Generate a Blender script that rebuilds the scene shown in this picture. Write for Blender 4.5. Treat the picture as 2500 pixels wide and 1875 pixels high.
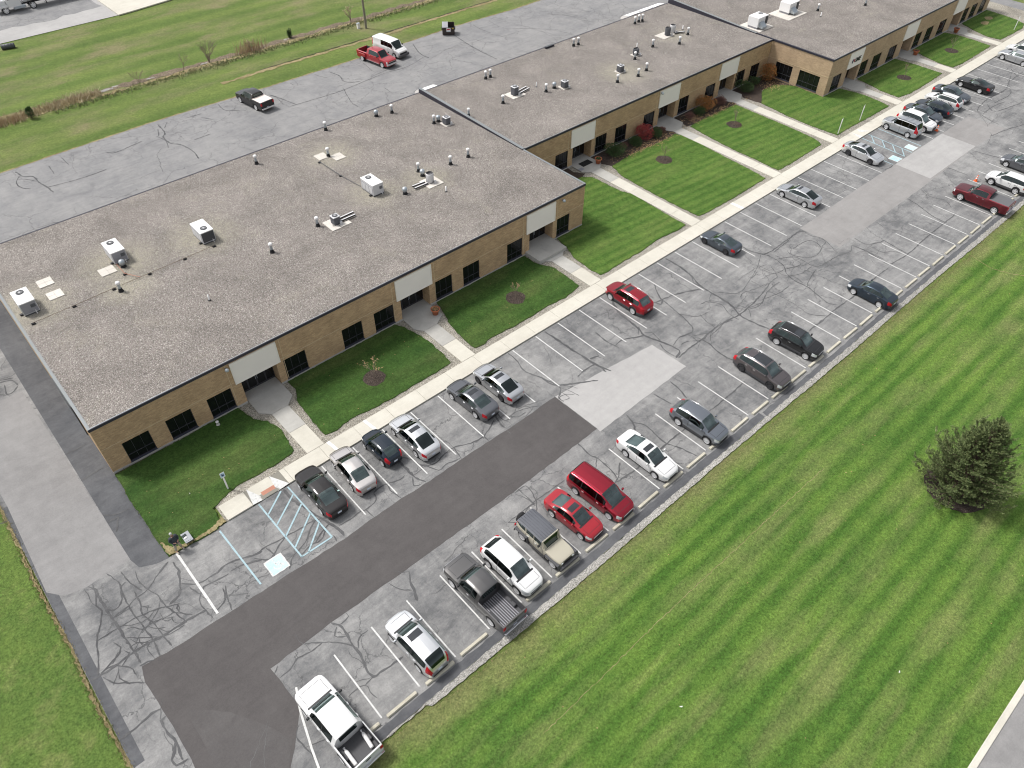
import bpy, bmesh, math, random
import numpy as np
from mathutils import Vector, Matrix

# ---------------------------------------------------------------- clear
for o in list(bpy.data.objects):
    bpy.data.objects.remove(o, do_unlink=True)
scn = bpy.context.scene
COL = scn.collection
R = math.radians

# ---------------------------------------------------------------- camera (metres; origin below the drone, X along the facade, Y to the rear)
cam_d = bpy.data.cameras.new('camera')
cam_d.sensor_fit = 'HORIZONTAL'
cam_d.sensor_width = 36.0
cam_d.lens = 26.343
cam_d.clip_end = 3000
cam = bpy.data.objects.new('camera', cam_d)
COL.objects.link(cam)
yaw, pitch, roll = R(42.2308), R(45.5026), R(0.52576)
f = Vector((math.sin(yaw) * math.cos(pitch), math.cos(yaw) * math.cos(pitch), -math.sin(pitch)))
r = Vector((math.cos(yaw), -math.sin(yaw), 0))
u = r.cross(f)
r2 = r * math.cos(roll) + u * math.sin(roll)
u2 = -r * math.sin(roll) + u * math.cos(roll)
cam.matrix_world = Matrix(((r2.x, u2.x, -f.x, 0), (r2.y, u2.y, -f.y, 0), (r2.z, u2.z, -f.z, 44.4), (0, 0, 0, 1)))
scn.camera = cam

# ---------------------------------------------------------------- world, sun, exposure: thin bright overcast, sun behind the building
SUN_DIR = Vector((-0.50, 0.87, 0)).normalized()
SUN_EL = R(56)
w = bpy.data.worlds.new('World')
scn.world = w
w.use_nodes = True
nt = w.node_tree
nt.nodes.clear()
out = nt.nodes.new('ShaderNodeOutputWorld')
bg = nt.nodes.new('ShaderNodeBackground')
sky = nt.nodes.new('ShaderNodeTexSky')
sky.sky_type = 'NISHITA'
sky.sun_disc = False
sky.sun_elevation = SUN_EL
sky.sun_rotation = math.atan2(SUN_DIR.x, SUN_DIR.y)
sky.air_density = 1.0
sky.dust_density = 3.0
sky.ozone_density = 1.0
hs = nt.nodes.new('ShaderNodeHueSaturation')
hs.inputs['Saturation'].default_value = 0.22
nt.links.new(sky.outputs[0], hs.inputs['Color'])
nt.links.new(hs.outputs[0], bg.inputs['Color'])
bg.inputs['Strength'].default_value = 0.09
nt.links.new(bg.outputs[0], out.inputs['Surface'])
sl = bpy.data.lights.new('sun', 'SUN')
sl.energy = 1.5
sl.angle = R(11)
sl.color = (1.0, 0.97, 0.93)
sun = bpy.data.objects.new('sun', sl)
COL.objects.link(sun)
sd = Vector((SUN_DIR.x * math.cos(SUN_EL), SUN_DIR.y * math.cos(SUN_EL), math.sin(SUN_EL)))
sun.rotation_euler = sd.to_track_quat('Z', 'Y').to_euler()
sun.location = (40, 60, 90)
vs = scn.view_settings
vs.view_transform = 'Standard'
vs.look = 'None'
vs.exposure = 1.05
vs.gamma = 1.0
vs.use_curve_mapping = False
scn.render.engine = 'CYCLES'
scn.cycles.filter_width = 1.1
scn.cycles.max_bounces = 5
scn.cycles.diffuse_bounces = 2
scn.cycles.glossy_bounces = 3
scn.render.resolution_x, scn.render.resolution_y = 1024, 768

# ---------------------------------------------------------------- object helpers
def link(o, parent=None):
    COL.objects.link(o)
    if parent is not None:
        o.parent = parent
    return o

def tag(o, label=None, cat=None, group=None, kind=None):
    if label: o['label'] = label
    if cat: o['category'] = cat
    if group: o['group'] = group
    if kind: o['kind'] = kind
    return o

def empty(name, loc=(0, 0, 0), rz=0.0, label=None, cat=None, group=None, kind=None, parent=None):
    o = bpy.data.objects.new(name, None)
    o.empty_display_size = 0.3
    link(o, parent)
    o.location = loc
    o.rotation_euler = (0, 0, rz)
    return tag(o, label, cat, group, kind)

class MB:
    """mesh collector"""
    def __init__(s):
        s.v = []; s.f = []; s.sm = []
    def add(s, vs, fs, smooth=False):
        b = len(s.v)
        s.v += [tuple(p) for p in vs]
        for q in fs:
            s.f.append(tuple(i + b for i in q)); s.sm.append(smooth)
        return s
    def box(s, x0, x1, y0, y1, z0, z1):
        return s.add([(x0, y0, z0), (x1, y0, z0), (x1, y1, z0), (x0, y1, z0), (x0, y0, z1), (x1, y0, z1), (x1, y1, z1), (x0, y1, z1)],
                     [(0, 3, 2, 1), (4, 5, 6, 7), (0, 1, 5, 4), (1, 2, 6, 5), (2, 3, 7, 6), (3, 0, 4, 7)])
    def bbox(s, x0, x1, y0, y1, z0, z1, b=0.02):
        """box with chamfered top and vertical edges"""
        lo = [(x0 + b, y0), (x1 - b, y0), (x1, y0 + b), (x1, y1 - b), (x1 - b, y1), (x0 + b, y1), (x0, y1 - b), (x0, y0 + b)]
        hi = [(x0 + 2*b, y0 + b), (x1 - 2*b, y0 + b), (x1 - b, y0 + 2*b), (x1 - b, y1 - 2*b), (x1 - 2*b, y1 - b), (x0 + 2*b, y1 - b), (x0 + b, y1 - 2*b), (x0 + b, y0 + 2*b)]
        vs = [(x, y, z0) for x, y in lo] + [(x, y, z1 - b) for x, y in lo] + [(x, y, z1) for x, y in hi]
        fs = [tuple(reversed(range(8))), tuple(range(16, 24))]
        for k in range(8):
            n = (k + 1) % 8
            fs += [(k, n, 8 + n, 8 + k), (8 + k, 8 + n, 16 + n, 16 + k)]
        return s.add(vs, fs)
    def tube(s, pts, rads, n=8, cap=True, smooth=True):
        pts = [Vector(p) for p in pts]
        if not hasattr(rads, '__len__'): rads = [rads] * len(pts)
        vs = []; fs = []
        for i, p in enumerate(pts):
            d = (pts[min(i + 1, len(pts) - 1)] - pts[max(i - 1, 0)])
            d = d.normalized() if d.length > 1e-9 else Vector((0, 0, 1))
            a = d.cross(Vector((0, 0, 1)))
            if a.length < 1e-3: a = Vector((1, 0, 0))
            a.normalize(); b = d.cross(a)
            for k in range(n):
                t = 2 * math.pi * k / n
                vs.append(p + (a * math.cos(t) + b * math.sin(t)) * rads[i])
        for i in range(len(pts) - 1):
            for k in range(n):
                m = (k + 1) % n
                fs.append((i*n + k, i*n + m, (i+1)*n + m, (i+1)*n + k))
        s.add(vs, fs, smooth)
        if cap:
            s.add(vs[:n], [tuple(range(n))]); s.add(vs[-n:], [tuple(reversed(range(n)))])
        return s
    def lathe(s, prof, n=16, cx=0, cy=0, smooth=True):
        vs = []; fs = []
        for (rr, z) in prof:
            for k in range(n):
                t = 2 * math.pi * k / n
                vs.append((cx + rr * math.cos(t), cy + rr * math.sin(t), z))
        for i in range(len(prof) - 1):
            for k in range(n):
                m = (k + 1) % n
                fs.append((i*n + k, i*n + m, (i+1)*n + m, (i+1)*n + k))
        return s.add(vs, fs, smooth)
    def poly(s, pts, z0, z1=None):
        """flat polygon at z0, or a slab from z0 to z1"""
        n = len(pts)
        if z1 is None:
            return s.add([(x, y, z0) for x, y in pts], [tuple(range(n))])
        s.add([(x, y, z1) for x, y in pts], [tuple(range(n))])
        return s.add([(x, y, z0) for x, y in pts] + [(x, y, z1) for x, y in pts], [(k, (k+1) % n, n + (k+1) % n, n + k) for k in range(n)])
    def mesh(s, name, mat):
        me = bpy.data.meshes.new(name)
        me.from_pydata(s.v, [], s.f)
        if mat: me.materials.append(mat)
        if any(s.sm): me.polygons.foreach_set('use_smooth', s.sm)
        me.update()
        return me
    def build(s, name, mat, parent=None, loc=None, rot=None):
        o = bpy.data.objects.new(name, s.mesh(name, mat))
        link(o, parent)
        if loc: o.location = loc
        if rot: o.rotation_euler = rot
        return o

def inst(name, me, parent=None, loc=(0, 0, 0), rot=(0, 0, 0), scale=None):
    o = bpy.data.objects.new(name, me)
    link(o, parent)
    o.location = loc; o.rotation_euler = rot
    if scale: o.scale = scale
    return o

def ccw(p):
    a = sum(p[i][0] * p[(i+1) % len(p)][1] - p[(i+1) % len(p)][0] * p[i][1] for i in range(len(p)))
    return p if a > 0 else p[::-1]

def ragged(pts, step, amp, rng):
    """resample a closed outline and push its points about, for worn edges"""
    pts = ccw(list(pts)); o = []
    for i in range(len(pts)):
        a = Vector(pts[i]); b = Vector(pts[(i+1) % len(pts)])
        d = b - a; n = max(1, int(d.length / step))
        nn = Vector((-d.y, d.x)).normalized() if d.length else Vector((0, 0))
        for k in range(n):
            q = a + d * (k / n) + nn * rng.uniform(-amp, amp)
            o.append((q.x, q.y))
    return o

# ---------------------------------------------------------------- material helpers
class NT:
    def __init__(s, name):
        s.m = bpy.data.materials.new(name); s.m.use_nodes = True
        s.t = s.m.node_tree; s.b = s.t.nodes['Principled BSDF']
    def n(s, typ, **kw):
        nd = s.t.nodes.new(typ)
        for k, v in kw.items():
            if k.startswith('i_'):
                key = k[2:].replace('_', ' ')
                (nd.inputs[int(key)] if key.isdigit() else nd.inputs[key]).default_value = v
            else: setattr(nd, k, v)
        return nd
    def l(s, a, b): s.t.links.new(a, b)
    def pos(s, scale=(1, 1, 1), rot=0.0, off=(0, 0, 0)):
        g = s.n('ShaderNodeNewGeometry')
        mp = s.n('ShaderNodeMapping')
        mp.inputs['Scale'].default_value = scale; mp.inputs['Rotation'].default_value = (0, 0, rot); mp.inputs['Location'].default_value = off
        s.l(g.outputs['Position'], mp.inputs['Vector'])
        return mp.outputs[0]
    def noise(s, vec, scale, detail=4, rough=0.55, dist=0.0):
        nd = s.n('ShaderNodeTexNoise'); nd.inputs['Scale'].default_value = scale; nd.inputs['Detail'].default_value = detail
        nd.inputs['Roughness'].default_value = rough; nd.inputs['Distortion'].default_value = dist
        s.l(vec, nd.inputs['Vector']); return nd.outputs['Fac']
    def ramp(s, fac, stops):
        nd = s.n('ShaderNodeValToRGB'); e = nd.color_ramp.elements
        while len(e) < len(stops): e.new(0.5)
        for el, (p, c) in zip(e, stops):
            el.position = p; el.color = (*(c if hasattr(c, '__len__') else (c, c, c)), 1)
        s.l(fac, nd.inputs['Fac']); return nd.outputs['Color']
    def mix(s, fac, a, b, mode='MIX'):
        nd = s.n('ShaderNodeMix', data_type='RGBA', blend_type=mode)
        for sock, v in ((nd.inputs[0], fac), (nd.inputs[6], a), (nd.inputs[7], b)):
            if hasattr(v, 'is_output') or isinstance(v, bpy.types.NodeSocket): s.l(v, sock)
            elif isinstance(v, (int, float)): sock.default_value = v
            else: sock.default_value = (*v, 1)
        return nd.outputs[2]
    def math(s, op, a, b=0.0, clamp=False):
        nd = s.n('ShaderNodeMath', operation=op, use_clamp=clamp)
        for sock, v in ((nd.inputs[0], a), (nd.inputs[1], b)):
            if isinstance(v, bpy.types.NodeSocket): s.l(v, sock)
            else: sock.default_value = v
        return nd.outputs[0]
    def bump(s, h, strength=0.3, dist=0.05):
        nd = s.n('ShaderNodeBump'); nd.inputs['Strength'].default_value = strength; nd.inputs['Distance'].default_value = dist
        s.l(h, nd.inputs['Height']); s.l(nd.outputs[0], s.b.inputs['Normal'])
    def fin(s, col=None, rough=0.9, spec=None, metal=None):
        if col is not None:
            if isinstance(col, bpy.types.NodeSocket): s.l(col, s.b.inputs['Base Color'])
            else: s.b.inputs['Base Color'].default_value = (*col, 1)
        if isinstance(rough, bpy.types.NodeSocket): s.l(rough, s.b.inputs['Roughness'])
        else: s.b.inputs['Roughness'].default_value = rough
        if spec is not None: s.b.inputs['Specular IOR Level'].default_value = spec
        if metal is not None: s.b.inputs['Metallic'].default_value = metal
        return s.m

def flatmat(name, col, rough=0.6, metal=0.0, var=0.12, scale=6.0, spec=0.4):
    """plain stuff with slight mottling and grain"""
    t = NT(name); v = t.pos()
    nz = t.noise(v, scale, 5)
    c = t.mix(t.math('MULTIPLY', nz, 1.0), tuple(x * (1 - var) for x in col), tuple(min(1, x * (1 + var)) for x in col))
    return t.fin(c, rough, spec, metal)

def paint(name, col, metal=0.0, rough=0.28):
    t = NT(name)
    v = t.pos()
    nz = t.noise(v, 3.0, 5)
    c = t.mix(t.math('MULTIPLY', nz, 0.5), col, tuple(x * 0.86 + 0.012 for x in col))
    dk_ = max(col) < 0.12
    t.b.inputs['Coat Weight'].default_value = 0.9 if dk_ else 0.7
    t.b.inputs['Coat Roughness'].default_value = 0.03
    return t.fin(c, 0.45 if dk_ else rough, 0.10 if dk_ else 0.4, metal * (0.25 if dk_ else 0.8))

def flake(name, col, rough=0.30, metal=0.85):
    """metallic car paint: level panels mirror the sky, sides stay dark"""
    t = NT(name); v = t.pos()
    c = t.mix(t.math('MULTIPLY', t.noise(v, 3.0, 5), 0.5), col, tuple(x * 0.84 + 0.01 for x in col))
    t.b.inputs['Coat Weight'].default_value = 0.7; t.b.inputs['Coat Roughness'].default_value = 0.03
    return t.fin(c, rough, 0.4, metal)

def grass(name, dark, light, dry, stripe=None, amt=0.35, dryamt=0.35, seed=0.0, rot=0.0, edge=None):
    t = NT(name)
    v = t.pos((1, 1, 1), rot, (seed, seed * 1.7, 0))
    big = t.noise(v, 0.12, 4, 0.6)
    mid = t.noise(v, 0.9, 5, 0.65)
    fine = t.noise(v, 7.0, 4, 0.75)
    vfine = t.noise(v, 17.0, 3, 0.85)
    base = t.mix(t.ramp(t.math('ADD', t.math('MULTIPLY', big, 0.5), t.math('MULTIPLY', mid, 0.5)), [(0.36, 0.0), (0.64, 1.0)]), dark, light)
    if stripe:
        wid, contrast = stripe
        # mower passes run along X; each pass differs a little
        sv = t.pos((0.03, 1.0, 1), rot, (seed, seed, 0))
        wob = t.math('ADD', t.math('MULTIPLY', t.noise(sv, 0.30, 2, 0.4), 1.7), t.math('MULTIPLY', t.noise(v, 1.6, 4, 0.6), 0.10))
        sp = t.n('ShaderNodeSeparateXYZ'); t.l(t.pos((1, 1, 1), rot), sp.inputs[0])
        wave = t.math('SINE', t.math('MULTIPLY', t.math('ADD', sp.outputs[1], t.math('MULTIPLY', wob, wid * 0.5)), 6.2832 / wid))
        amp = t.ramp(t.noise(t.pos((0.05, 0.35, 1), rot, (seed + 7, 3, 0)), 1.0, 3, 0.6), [(0.32, 0.15), (0.62, 1.0)])
        st = t.math('ADD', t.math('MULTIPLY', t.math('MULTIPLY', wave, amp), 0.5), 0.5)
        base = t.mix(t.ramp(st, [(0.15, 0.0), (0.80, 1.0)]), t.mix(1.0, base, (1 - contrast, 1 - contrast * 0.68, 1 - contrast * 0.9), 'MULTIPLY'), base)
        sv2 = t.pos((0.05, 0.55 / wid, 1), rot, (seed + 31, seed, 0))
        st2 = t.noise(sv2, 1.6, 4, 0.6, 0.2)
        drym = t.math('MULTIPLY', t.ramp(st2, [(0.46, 0.0), (0.64, 1.0)]), t.ramp(t.noise(v, 0.25, 4), [(0.35, 0.25), (0.62, 1.0)]))
    else:
        drym = t.ramp(t.noise(v, 0.45, 5, 0.65), [(0.52, 0.0), (0.72, 1.0)])
    base = t.mix(t.math('MULTIPLY', drym, dryamt), base, dry)
    if edge:
        # drought-stressed turf next to the warm paving, ragged inner limit
        sy = t.n('ShaderNodeSeparateXYZ'); t.l(t.pos(), sy.inputs[0])
        k = t.math('ADD', t.math('MULTIPLY', t.math('SUBTRACT', sy.outputs[1], edge[0]), 1.0 / (edge[1] - edge[0])), t.math('MULTIPLY', t.math('SUBTRACT', t.noise(v, 0.5, 5, 0.65), 0.5), 1.6), True)
        base = t.mix(t.math('MULTIPLY', k, 0.62), base, tuple(x * 0.80 for x in dry))
    g = t.math('ADD', t.math('MULTIPLY', fine, 0.55), t.math('MULTIPLY', vfine, 0.45))
    clump = t.ramp(t.noise(v, 3.2, 4, 0.7), [(0.34, 1 - amt * .42), (0.5, 1.0), (0.68, 1 + amt * .42)])
    base = t.mix(1.0, t.mix(1.0, base, clump, 'MULTIPLY'), t.ramp(g, [(0.36, 1 - amt), (0.50, 1.0), (0.64, 1 + amt)]), 'MULTIPLY')
    spk = t.ramp(t.noise(v, 11.0, 1, 0.5), [(0.70, 0.0), (0.80, 1.0)])
    base = t.mix(t.math('MULTIPLY', spk, 0.22), base, tuple(min(1, x * 1.5) for x in dry))
    t.bump(g, 0.9, 0.12)
    return t.fin(base, 0.95, 0.15)

def asphalt(name, c0, c1, grain=0.16, stain=0.5, seed=0.0, pale=None, cracks=None):
    t = NT(name)
    v = t.pos((1, 1, 1), 0, (seed, seed, 0))
    big = t.noise(v, 0.16, 5, 0.6, 0.4)
    mid = t.noise(v, 0.8, 6, 0.68, 0.6)
    sv = t.noise(t.pos((1.1, 0.28, 1), 0, (seed, 0, 0)), 0.7, 6, 0.65, 0.8)
    sx = t.noise(t.pos((0.22, 1.3, 1), 0.05, (seed, 4, 0)), 0.9, 7, 0.7, 0.9)
    m2 = t.noise(v, 2.6, 7, 0.75, 0.5)
    fac = t.math('ADD', t.math('MULTIPLY', big, 0.30), t.math('ADD', t.math('MULTIPLY', mid, 0.22), t.math('ADD', t.math('MULTIPLY', sv, 0.12), t.math('ADD', t.math('MULTIPLY', sx, 0.22), t.math('MULTIPLY', m2, 0.14)))))
    base = t.mix(t.ramp(fac, [(0.42, 0.0), (0.58, 1.0)]), c0, c1)
    oil = t.ramp(t.noise(v, 0.34, 6, 0.7, 0.8), [(0.55, 0.0), (0.72, 1.0)])
    base = t.mix(t.math('MULTIPLY', oil, stain), base, tuple(x * 0.45 for x in c0))
    if pale:
        scuff = t.ramp(t.noise(t.pos((0.5, 1.6, 1), 0.5, (seed, 9, 0)), 0.5, 8, 0.75, 1.0), [(0.58, 0.0), (0.75, 1.0)])
        base = t.mix(t.math('MULTIPLY', scuff, 0.55), base, pale)
    if cracks:
        # connected hairline network: edges of warped Voronoi cells, present only where the paving has aged
        wn = t.n('ShaderNodeTexNoise'); wn.inputs['Scale'].default_value = 1.1; wn.inputs['Detail'].default_value = 5; wn.inputs['Roughness'].default_value = 0.65; t.l(v, wn.inputs['Vector'])
        wm = t.n('ShaderNodeVectorMath', operation='MULTIPLY_ADD'); wm.inputs[1].default_value = (1.5, 1.5, 0); t.l(wn.outputs['Color'], wm.inputs[0]); t.l(v, wm.inputs[2])
        for sc_, wd_, lo, am in cracks:
            vo = t.n('ShaderNodeTexVoronoi', feature='DISTANCE_TO_EDGE', voronoi_dimensions='2D'); vo.inputs['Scale'].default_value = sc_; t.l(wm.outputs[0], vo.inputs['Vector'])
            ln = t.ramp(vo.outputs['Distance'], [(0.0, 1.0), (wd_ * sc_, 0.75), (wd_ * sc_ * 1.5, 0.0)])
            mk = t.ramp(t.noise(t.pos((1, 1, 1), 0, (seed + sc_ * 9, 2, 0)), 0.13, 4, 0.6), [(lo, 0.0), (lo + 0.10, 1.0)])
            base = t.mix(t.math('MULTIPLY', t.math('MULTIPLY', ln, mk), am), base, (0.075, 0.075, 0.077))
    fine = t.math('ADD', t.math('MULTIPLY', t.noise(v, 9.0, 3, 0.8), 0.5), t.math('MULTIPLY', t.noise(v, 38.0, 2, 0.9), 0.5))
    base = t.mix(1.0, base, t.ramp(fine, [(0.32, 1 - grain), (0.5, 1.0), (0.70, 1 + grain)]), 'MULTIPLY')
    t.bump(fine, 0.35, 0.02)
    return t.fin(base, 0.93, 0.25)

def stones(name, cols, scale, bump=0.9, patch=None, seed=0.0, spots=(), big=0.25):
    """loose stones: each Voronoi cell is a pebble with its own colour"""
    t = NT(name); v = t.pos((1, 1, 1), 0, (seed, seed, 0))
    vo = t.n('ShaderNodeTexVoronoi'); vo.inputs['Scale'].default_value = scale; t.l(v, vo.inputs['Vector'])
    sep = t.n('ShaderNodeSeparateColor'); t.l(vo.outputs['Color'], sep.inputs[0])
    base = t.ramp(sep.outputs[0], [(i / (len(cols) - 1), c) for i, c in enumerate(cols)])
    big_n = t.noise(v, 0.22, 6, 0.65, 0.5)
    base = t.mix(1.0, base, t.ramp(big_n, [(0.3, 1 - big), (0.7, 1 + big * 0.6)]), 'MULTIPLY')
    if patch:
        m = t.math('MULTIPLY', t.ramp(t.noise(v, 0.3, 6, 0.7, 0.7), [(0.56, 0.0), (0.74, 1.0)]), 0.55)
        for (x, y, rr) in spots:
            d = t.n('ShaderNodeVectorMath', operation='DISTANCE'); d.inputs[1].default_value = (x + seed, y + seed, 0)
            fl = t.n('ShaderNodeVectorMath', operation='MULTIPLY'); fl.inputs[1].default_value = (1, 1, 0)
            t.l(v, fl.inputs[0]); t.l(fl.outputs[0], d.inputs[0])
            k = t.math('SUBTRACT', 1.15, t.math('DIVIDE', t.math('ADD', d.outputs['Value'], t.math('MULTIPLY', t.noise(v, 0.9, 5, 0.7), 3.0)), rr + 1.5), True)
            m = t.math('MAXIMUM', m, t.math('MULTIPLY', k, 1.6, True))
        sp = t.ramp(t.noise(v, 3.0, 3, 0.7), [(0.30, 0.25), (0.60, 1.0)])
        base = t.mix(t.math('MULTIPLY', t.math('MULTIPLY', m, sp), 0.62), base, patch)
    dk = t.ramp(vo.outputs['Distance'], [(0.25, 1.0), (0.75, 0.45)])
    base = t.mix(1.0, base, dk, 'MULTIPLY')
    inv = t.math('SUBTRACT', 1.0, vo.outputs['Distance'])
    t.bump(inv, bump, 0.06)
    return t.fin(base, 0.9, 0.2)

def brickmat(name, a, b, mortar):
    t = NT(name)
    g = t.n('ShaderNodeNewGeometry'); sp = t.n('ShaderNodeSeparateXYZ'); t.l(g.outputs['Position'], sp.inputs[0])
    cb = t.n('ShaderNodeCombineXYZ'); t.l(t.math('ADD', sp.outputs[0], sp.outputs[1]), cb.inputs[0]); t.l(sp.outputs[2], cb.inputs[1])
    br = t.n('ShaderNodeTexBrick'); t.l(cb.outputs[0], br.inputs['Vector'])
    br.inputs['Color1'].default_value = (*a, 1); br.inputs['Color2'].default_value = (*b, 1); br.inputs['Mortar'].default_value = (*mortar, 1)
    br.inputs['Scale'].default_value = 1.0; br.inputs['Mortar Size'].default_value = 0.008; br.inputs['Brick Width'].default_value = 0.31; br.inputs['Row Height'].default_value = 0.105
    br.inputs['Bias'].default_value = 0.0
    nz = t.noise(t.pos(), 0.6, 5, 0.6)
    base = t.mix(1.0, br.outputs['Color'], t.ramp(nz, [(0.3, 0.86), (0.7, 1.12)]), 'MULTIPLY')
    fine = t.noise(t.pos(), 18.0, 3, 0.8)
    base = t.mix(1.0, base, t.ramp(fine, [(0.3, 0.85), (0.7, 1.15)]), 'MULTIPLY')
    t.bump(br.outputs['Fac'], -0.3, 0.01)
    return t.fin(base, 0.9, 0.2)

M = {}
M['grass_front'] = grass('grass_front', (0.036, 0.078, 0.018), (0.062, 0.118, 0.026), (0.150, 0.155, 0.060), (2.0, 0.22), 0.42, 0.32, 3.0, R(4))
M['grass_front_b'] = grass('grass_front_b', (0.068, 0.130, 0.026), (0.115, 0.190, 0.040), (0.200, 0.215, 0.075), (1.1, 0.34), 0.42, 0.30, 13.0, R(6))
M['grass_big'] = grass('grass_big', (0.078, 0.152, 0.029), (0.138, 0.222, 0.042), (0.258, 0.248, 0.110), (1.5, 0.42), 0.55, 0.44, 11.0, 0.0, (13.6, 15.4))
M['grass_side'] = grass('grass_side', (0.080, 0.138, 0.032), (0.130, 0.190, 0.044), (0.245, 0.225, 0.110), None, 0.55, 0.42, 19.0)
M['grass_rear'] = grass('grass_rear', (0.112, 0.155, 0.042), (0.160, 0.208, 0.056), (0.215, 0.190, 0.105), (4.2, 0.28), 0.36, 0.80, 23.0)
M['dry_grass'] = grass('dry_grass', (0.20, 0.16, 0.08), (0.34, 0.29, 0.16), (0.42, 0.33, 0.18), None, 0.4, 0.5, 5.0)
M['asphalt'] = asphalt('asphalt', (0.126, 0.127, 0.130), (0.290, 0.286, 0.279), 0.26, 0.34, 2.0, (0.33, 0.325, 0.31), [(0.30, 0.030, 0.46, 0.75), (0.95, 0.018, 0.54, 0.7)])
M['asphalt_rear'] = asphalt('asphalt_rear', (0.190, 0.190, 0.194), (0.270, 0.266, 0.262), 0.16, 0.26, 17.0, (0.33, 0.325, 0.31), [(0.22, 0.040, 0.42, 0.5), (0.62, 0.030, 0.50, 0.45)])
M['asphalt_sealed'] = asphalt('asphalt_sealed', (0.074, 0.076, 0.082), (0.128, 0.130, 0.136), 0.14, 0.25, 7.0, (0.15, 0.15, 0.15))
M['asphalt_new'] = asphalt('asphalt_new', (0.078, 0.072, 0.071), (0.100, 0.093, 0.091), 0.16, 0.14, 31.0)
M['asphalt_new_b'] = asphalt('asphalt_new_b', (0.084, 0.078, 0.077), (0.106, 0.100, 0.098), 0.16, 0.12, 37.0)
M['asphalt_patch'] = asphalt('asphalt_patch', (0.235, 0.226, 0.220), (0.290, 0.280, 0.272), 0.10, 0.12, 41.0)
M['asphalt_pale'] = asphalt('asphalt_pale', (0.330, 0.322, 0.315), (0.400, 0.390, 0.380), 0.08, 0.14, 43.0)
M['asphalt_side'] = asphalt('asphalt_side', (0.205, 0.200, 0.198), (0.268, 0.262, 0.258), 0.14, 0.10, 47.0)
M['tar'] = asphalt('tar', (0.070, 0.070, 0.073), (0.132, 0.132, 0.133), 0.25, 0.1, 3.0)
M['concrete'] = asphalt('concrete', (0.50, 0.475, 0.41), (0.585, 0.56, 0.49), 0.07, 0.10, 51.0)
M['concrete_grey'] = asphalt('concrete_grey', (0.37, 0.36, 0.335), (0.46, 0.45, 0.42), 0.07, 0.14, 53.0)
M['stop_conc'] = asphalt('stop_conc', (0.40, 0.375, 0.30), (0.56, 0.53, 0.44), 0.14, 0.30, 57.0)
M['pavers'] = asphalt('pavers', (0.52, 0.49, 0.44), (0.66, 0.62, 0.57), 0.10, 0.2, 59.0)
M['kerb_joint'] = flatmat('kerb_joint', (0.20, 0.19, 0.16))
M['river_stone'] = stones('river_stone', [(0.24, 0.22, 0.18), (0.40, 0.37, 0.31), (0.56, 0.52, 0.44), (0.33, 0.31, 0.27), (0.66, 0.62, 0.54)], 16.0, 0.55, None, 2.0)
M['edge_stone'] = stones('edge_stone', [(0.28, 0.27, 0.25), (0.42, 0.41, 0.38), (0.53, 0.51, 0.47), (0.40, 0.39, 0.36), (0.64, 0.62, 0.57)], 17.0, 0.4, None, 8.0)
ROOFSPOT = [(2.4, 61.5, 3.6), (10.5, 62.5, 3.6), (17.6, 61.5, 3.4), (9.5, 59.0, 2.6), (33.6, 57.4, 2.8), (34.5, 66.6, 3.0), (39.0, 56.0, 2.6), (73.0, 60.3, 3.4), (87.0, 64.0, 2.6)]
M['roof_stone'] = stones('roof_stone', [(0.148, 0.132, 0.119), (0.290, 0.261, 0.237), (0.372, 0.338, 0.309), (0.212, 0.188, 0.170), (0.332, 0.300, 0.273), (0.58, 0.54, 0.50)], 17.0, 0.45, (0.50, 0.47, 0.36), 4.0, ROOFSPOT, 0.24)
M['ditch_mud'] = stones('ditch_mud', [(0.15, 0.11, 0.08), (0.27, 0.21, 0.15), (0.20, 0.155, 0.115), (0.36, 0.29, 0.21)], 8.0, 1.0, (0.40, 0.33, 0.22), 6.0)
M['mulch'] = stones('mulch', [(0.055, 0.040, 0.032), (0.115, 0.088, 0.072), (0.075, 0.058, 0.05), (0.16, 0.125, 0.105)], 16.0, 1.0, (0.20, 0.11, 0.05), 6.0)
M['brick'] = brickmat('brick', (0.53, 0.365, 0.215), (0.40, 0.265, 0.152), (0.40, 0.325, 0.22))
M['brick_far'] = brickmat('brick_far', (0.50, 0.36, 0.235), (0.42, 0.295, 0.19), (0.45, 0.35, 0.25))
M['band'] = flatmat('band', (0.55, 0.44, 0.29), 0.85)
M['coping'] = flatmat('coping', (0.035, 0.034, 0.048), 0.45)
M['coping_light'] = flatmat('coping_light', (0.22, 0.235, 0.24), 0.4, 0.2)
M['panel'] = flatmat('panel', (0.86, 0.81, 0.755), 0.7, 0, 0.05, 0.8)
M['panel_trim'] = flatmat('panel_trim', (0.84, 0.80, 0.73), 0.6)
M['frame'] = flatmat('frame', (0.040, 0.040, 0.046), 0.35)
M['sill'] = flatmat('sill', (0.05, 0.052, 0.075), 0.4)
M['dark'] = flatmat('dark', (0.008, 0.008, 0.009), 0.7)
def linepaint(name, c0, c1, worn):
    """road paint rubbed through to the asphalt in places"""
    t = NT(name); v = t.pos()
    base = t.mix(t.noise(v, 1.2, 5), c0, c1)
    w1 = t.ramp(t.noise(v, 5.0, 8, 0.8, 0.6), [(0.52, 0.0), (0.66, 1.0)])
    base = t.mix(t.math('MULTIPLY', w1, t.ramp(t.noise(v, 0.35, 4), [(0.35, worn * .35), (0.65, worn)])), base, (0.17, 0.17, 0.17))
    return t.fin(base, 0.85, 0.3)
M['white_paint'] = linepaint('white_paint', (0.50, 0.50, 0.49), (0.68, 0.68, 0.66), 0.95)
M['blue_paint'] = linepaint('blue_paint', (0.28, 0.40, 0.44), (0.40, 0.53, 0.57), 1.0)
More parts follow.
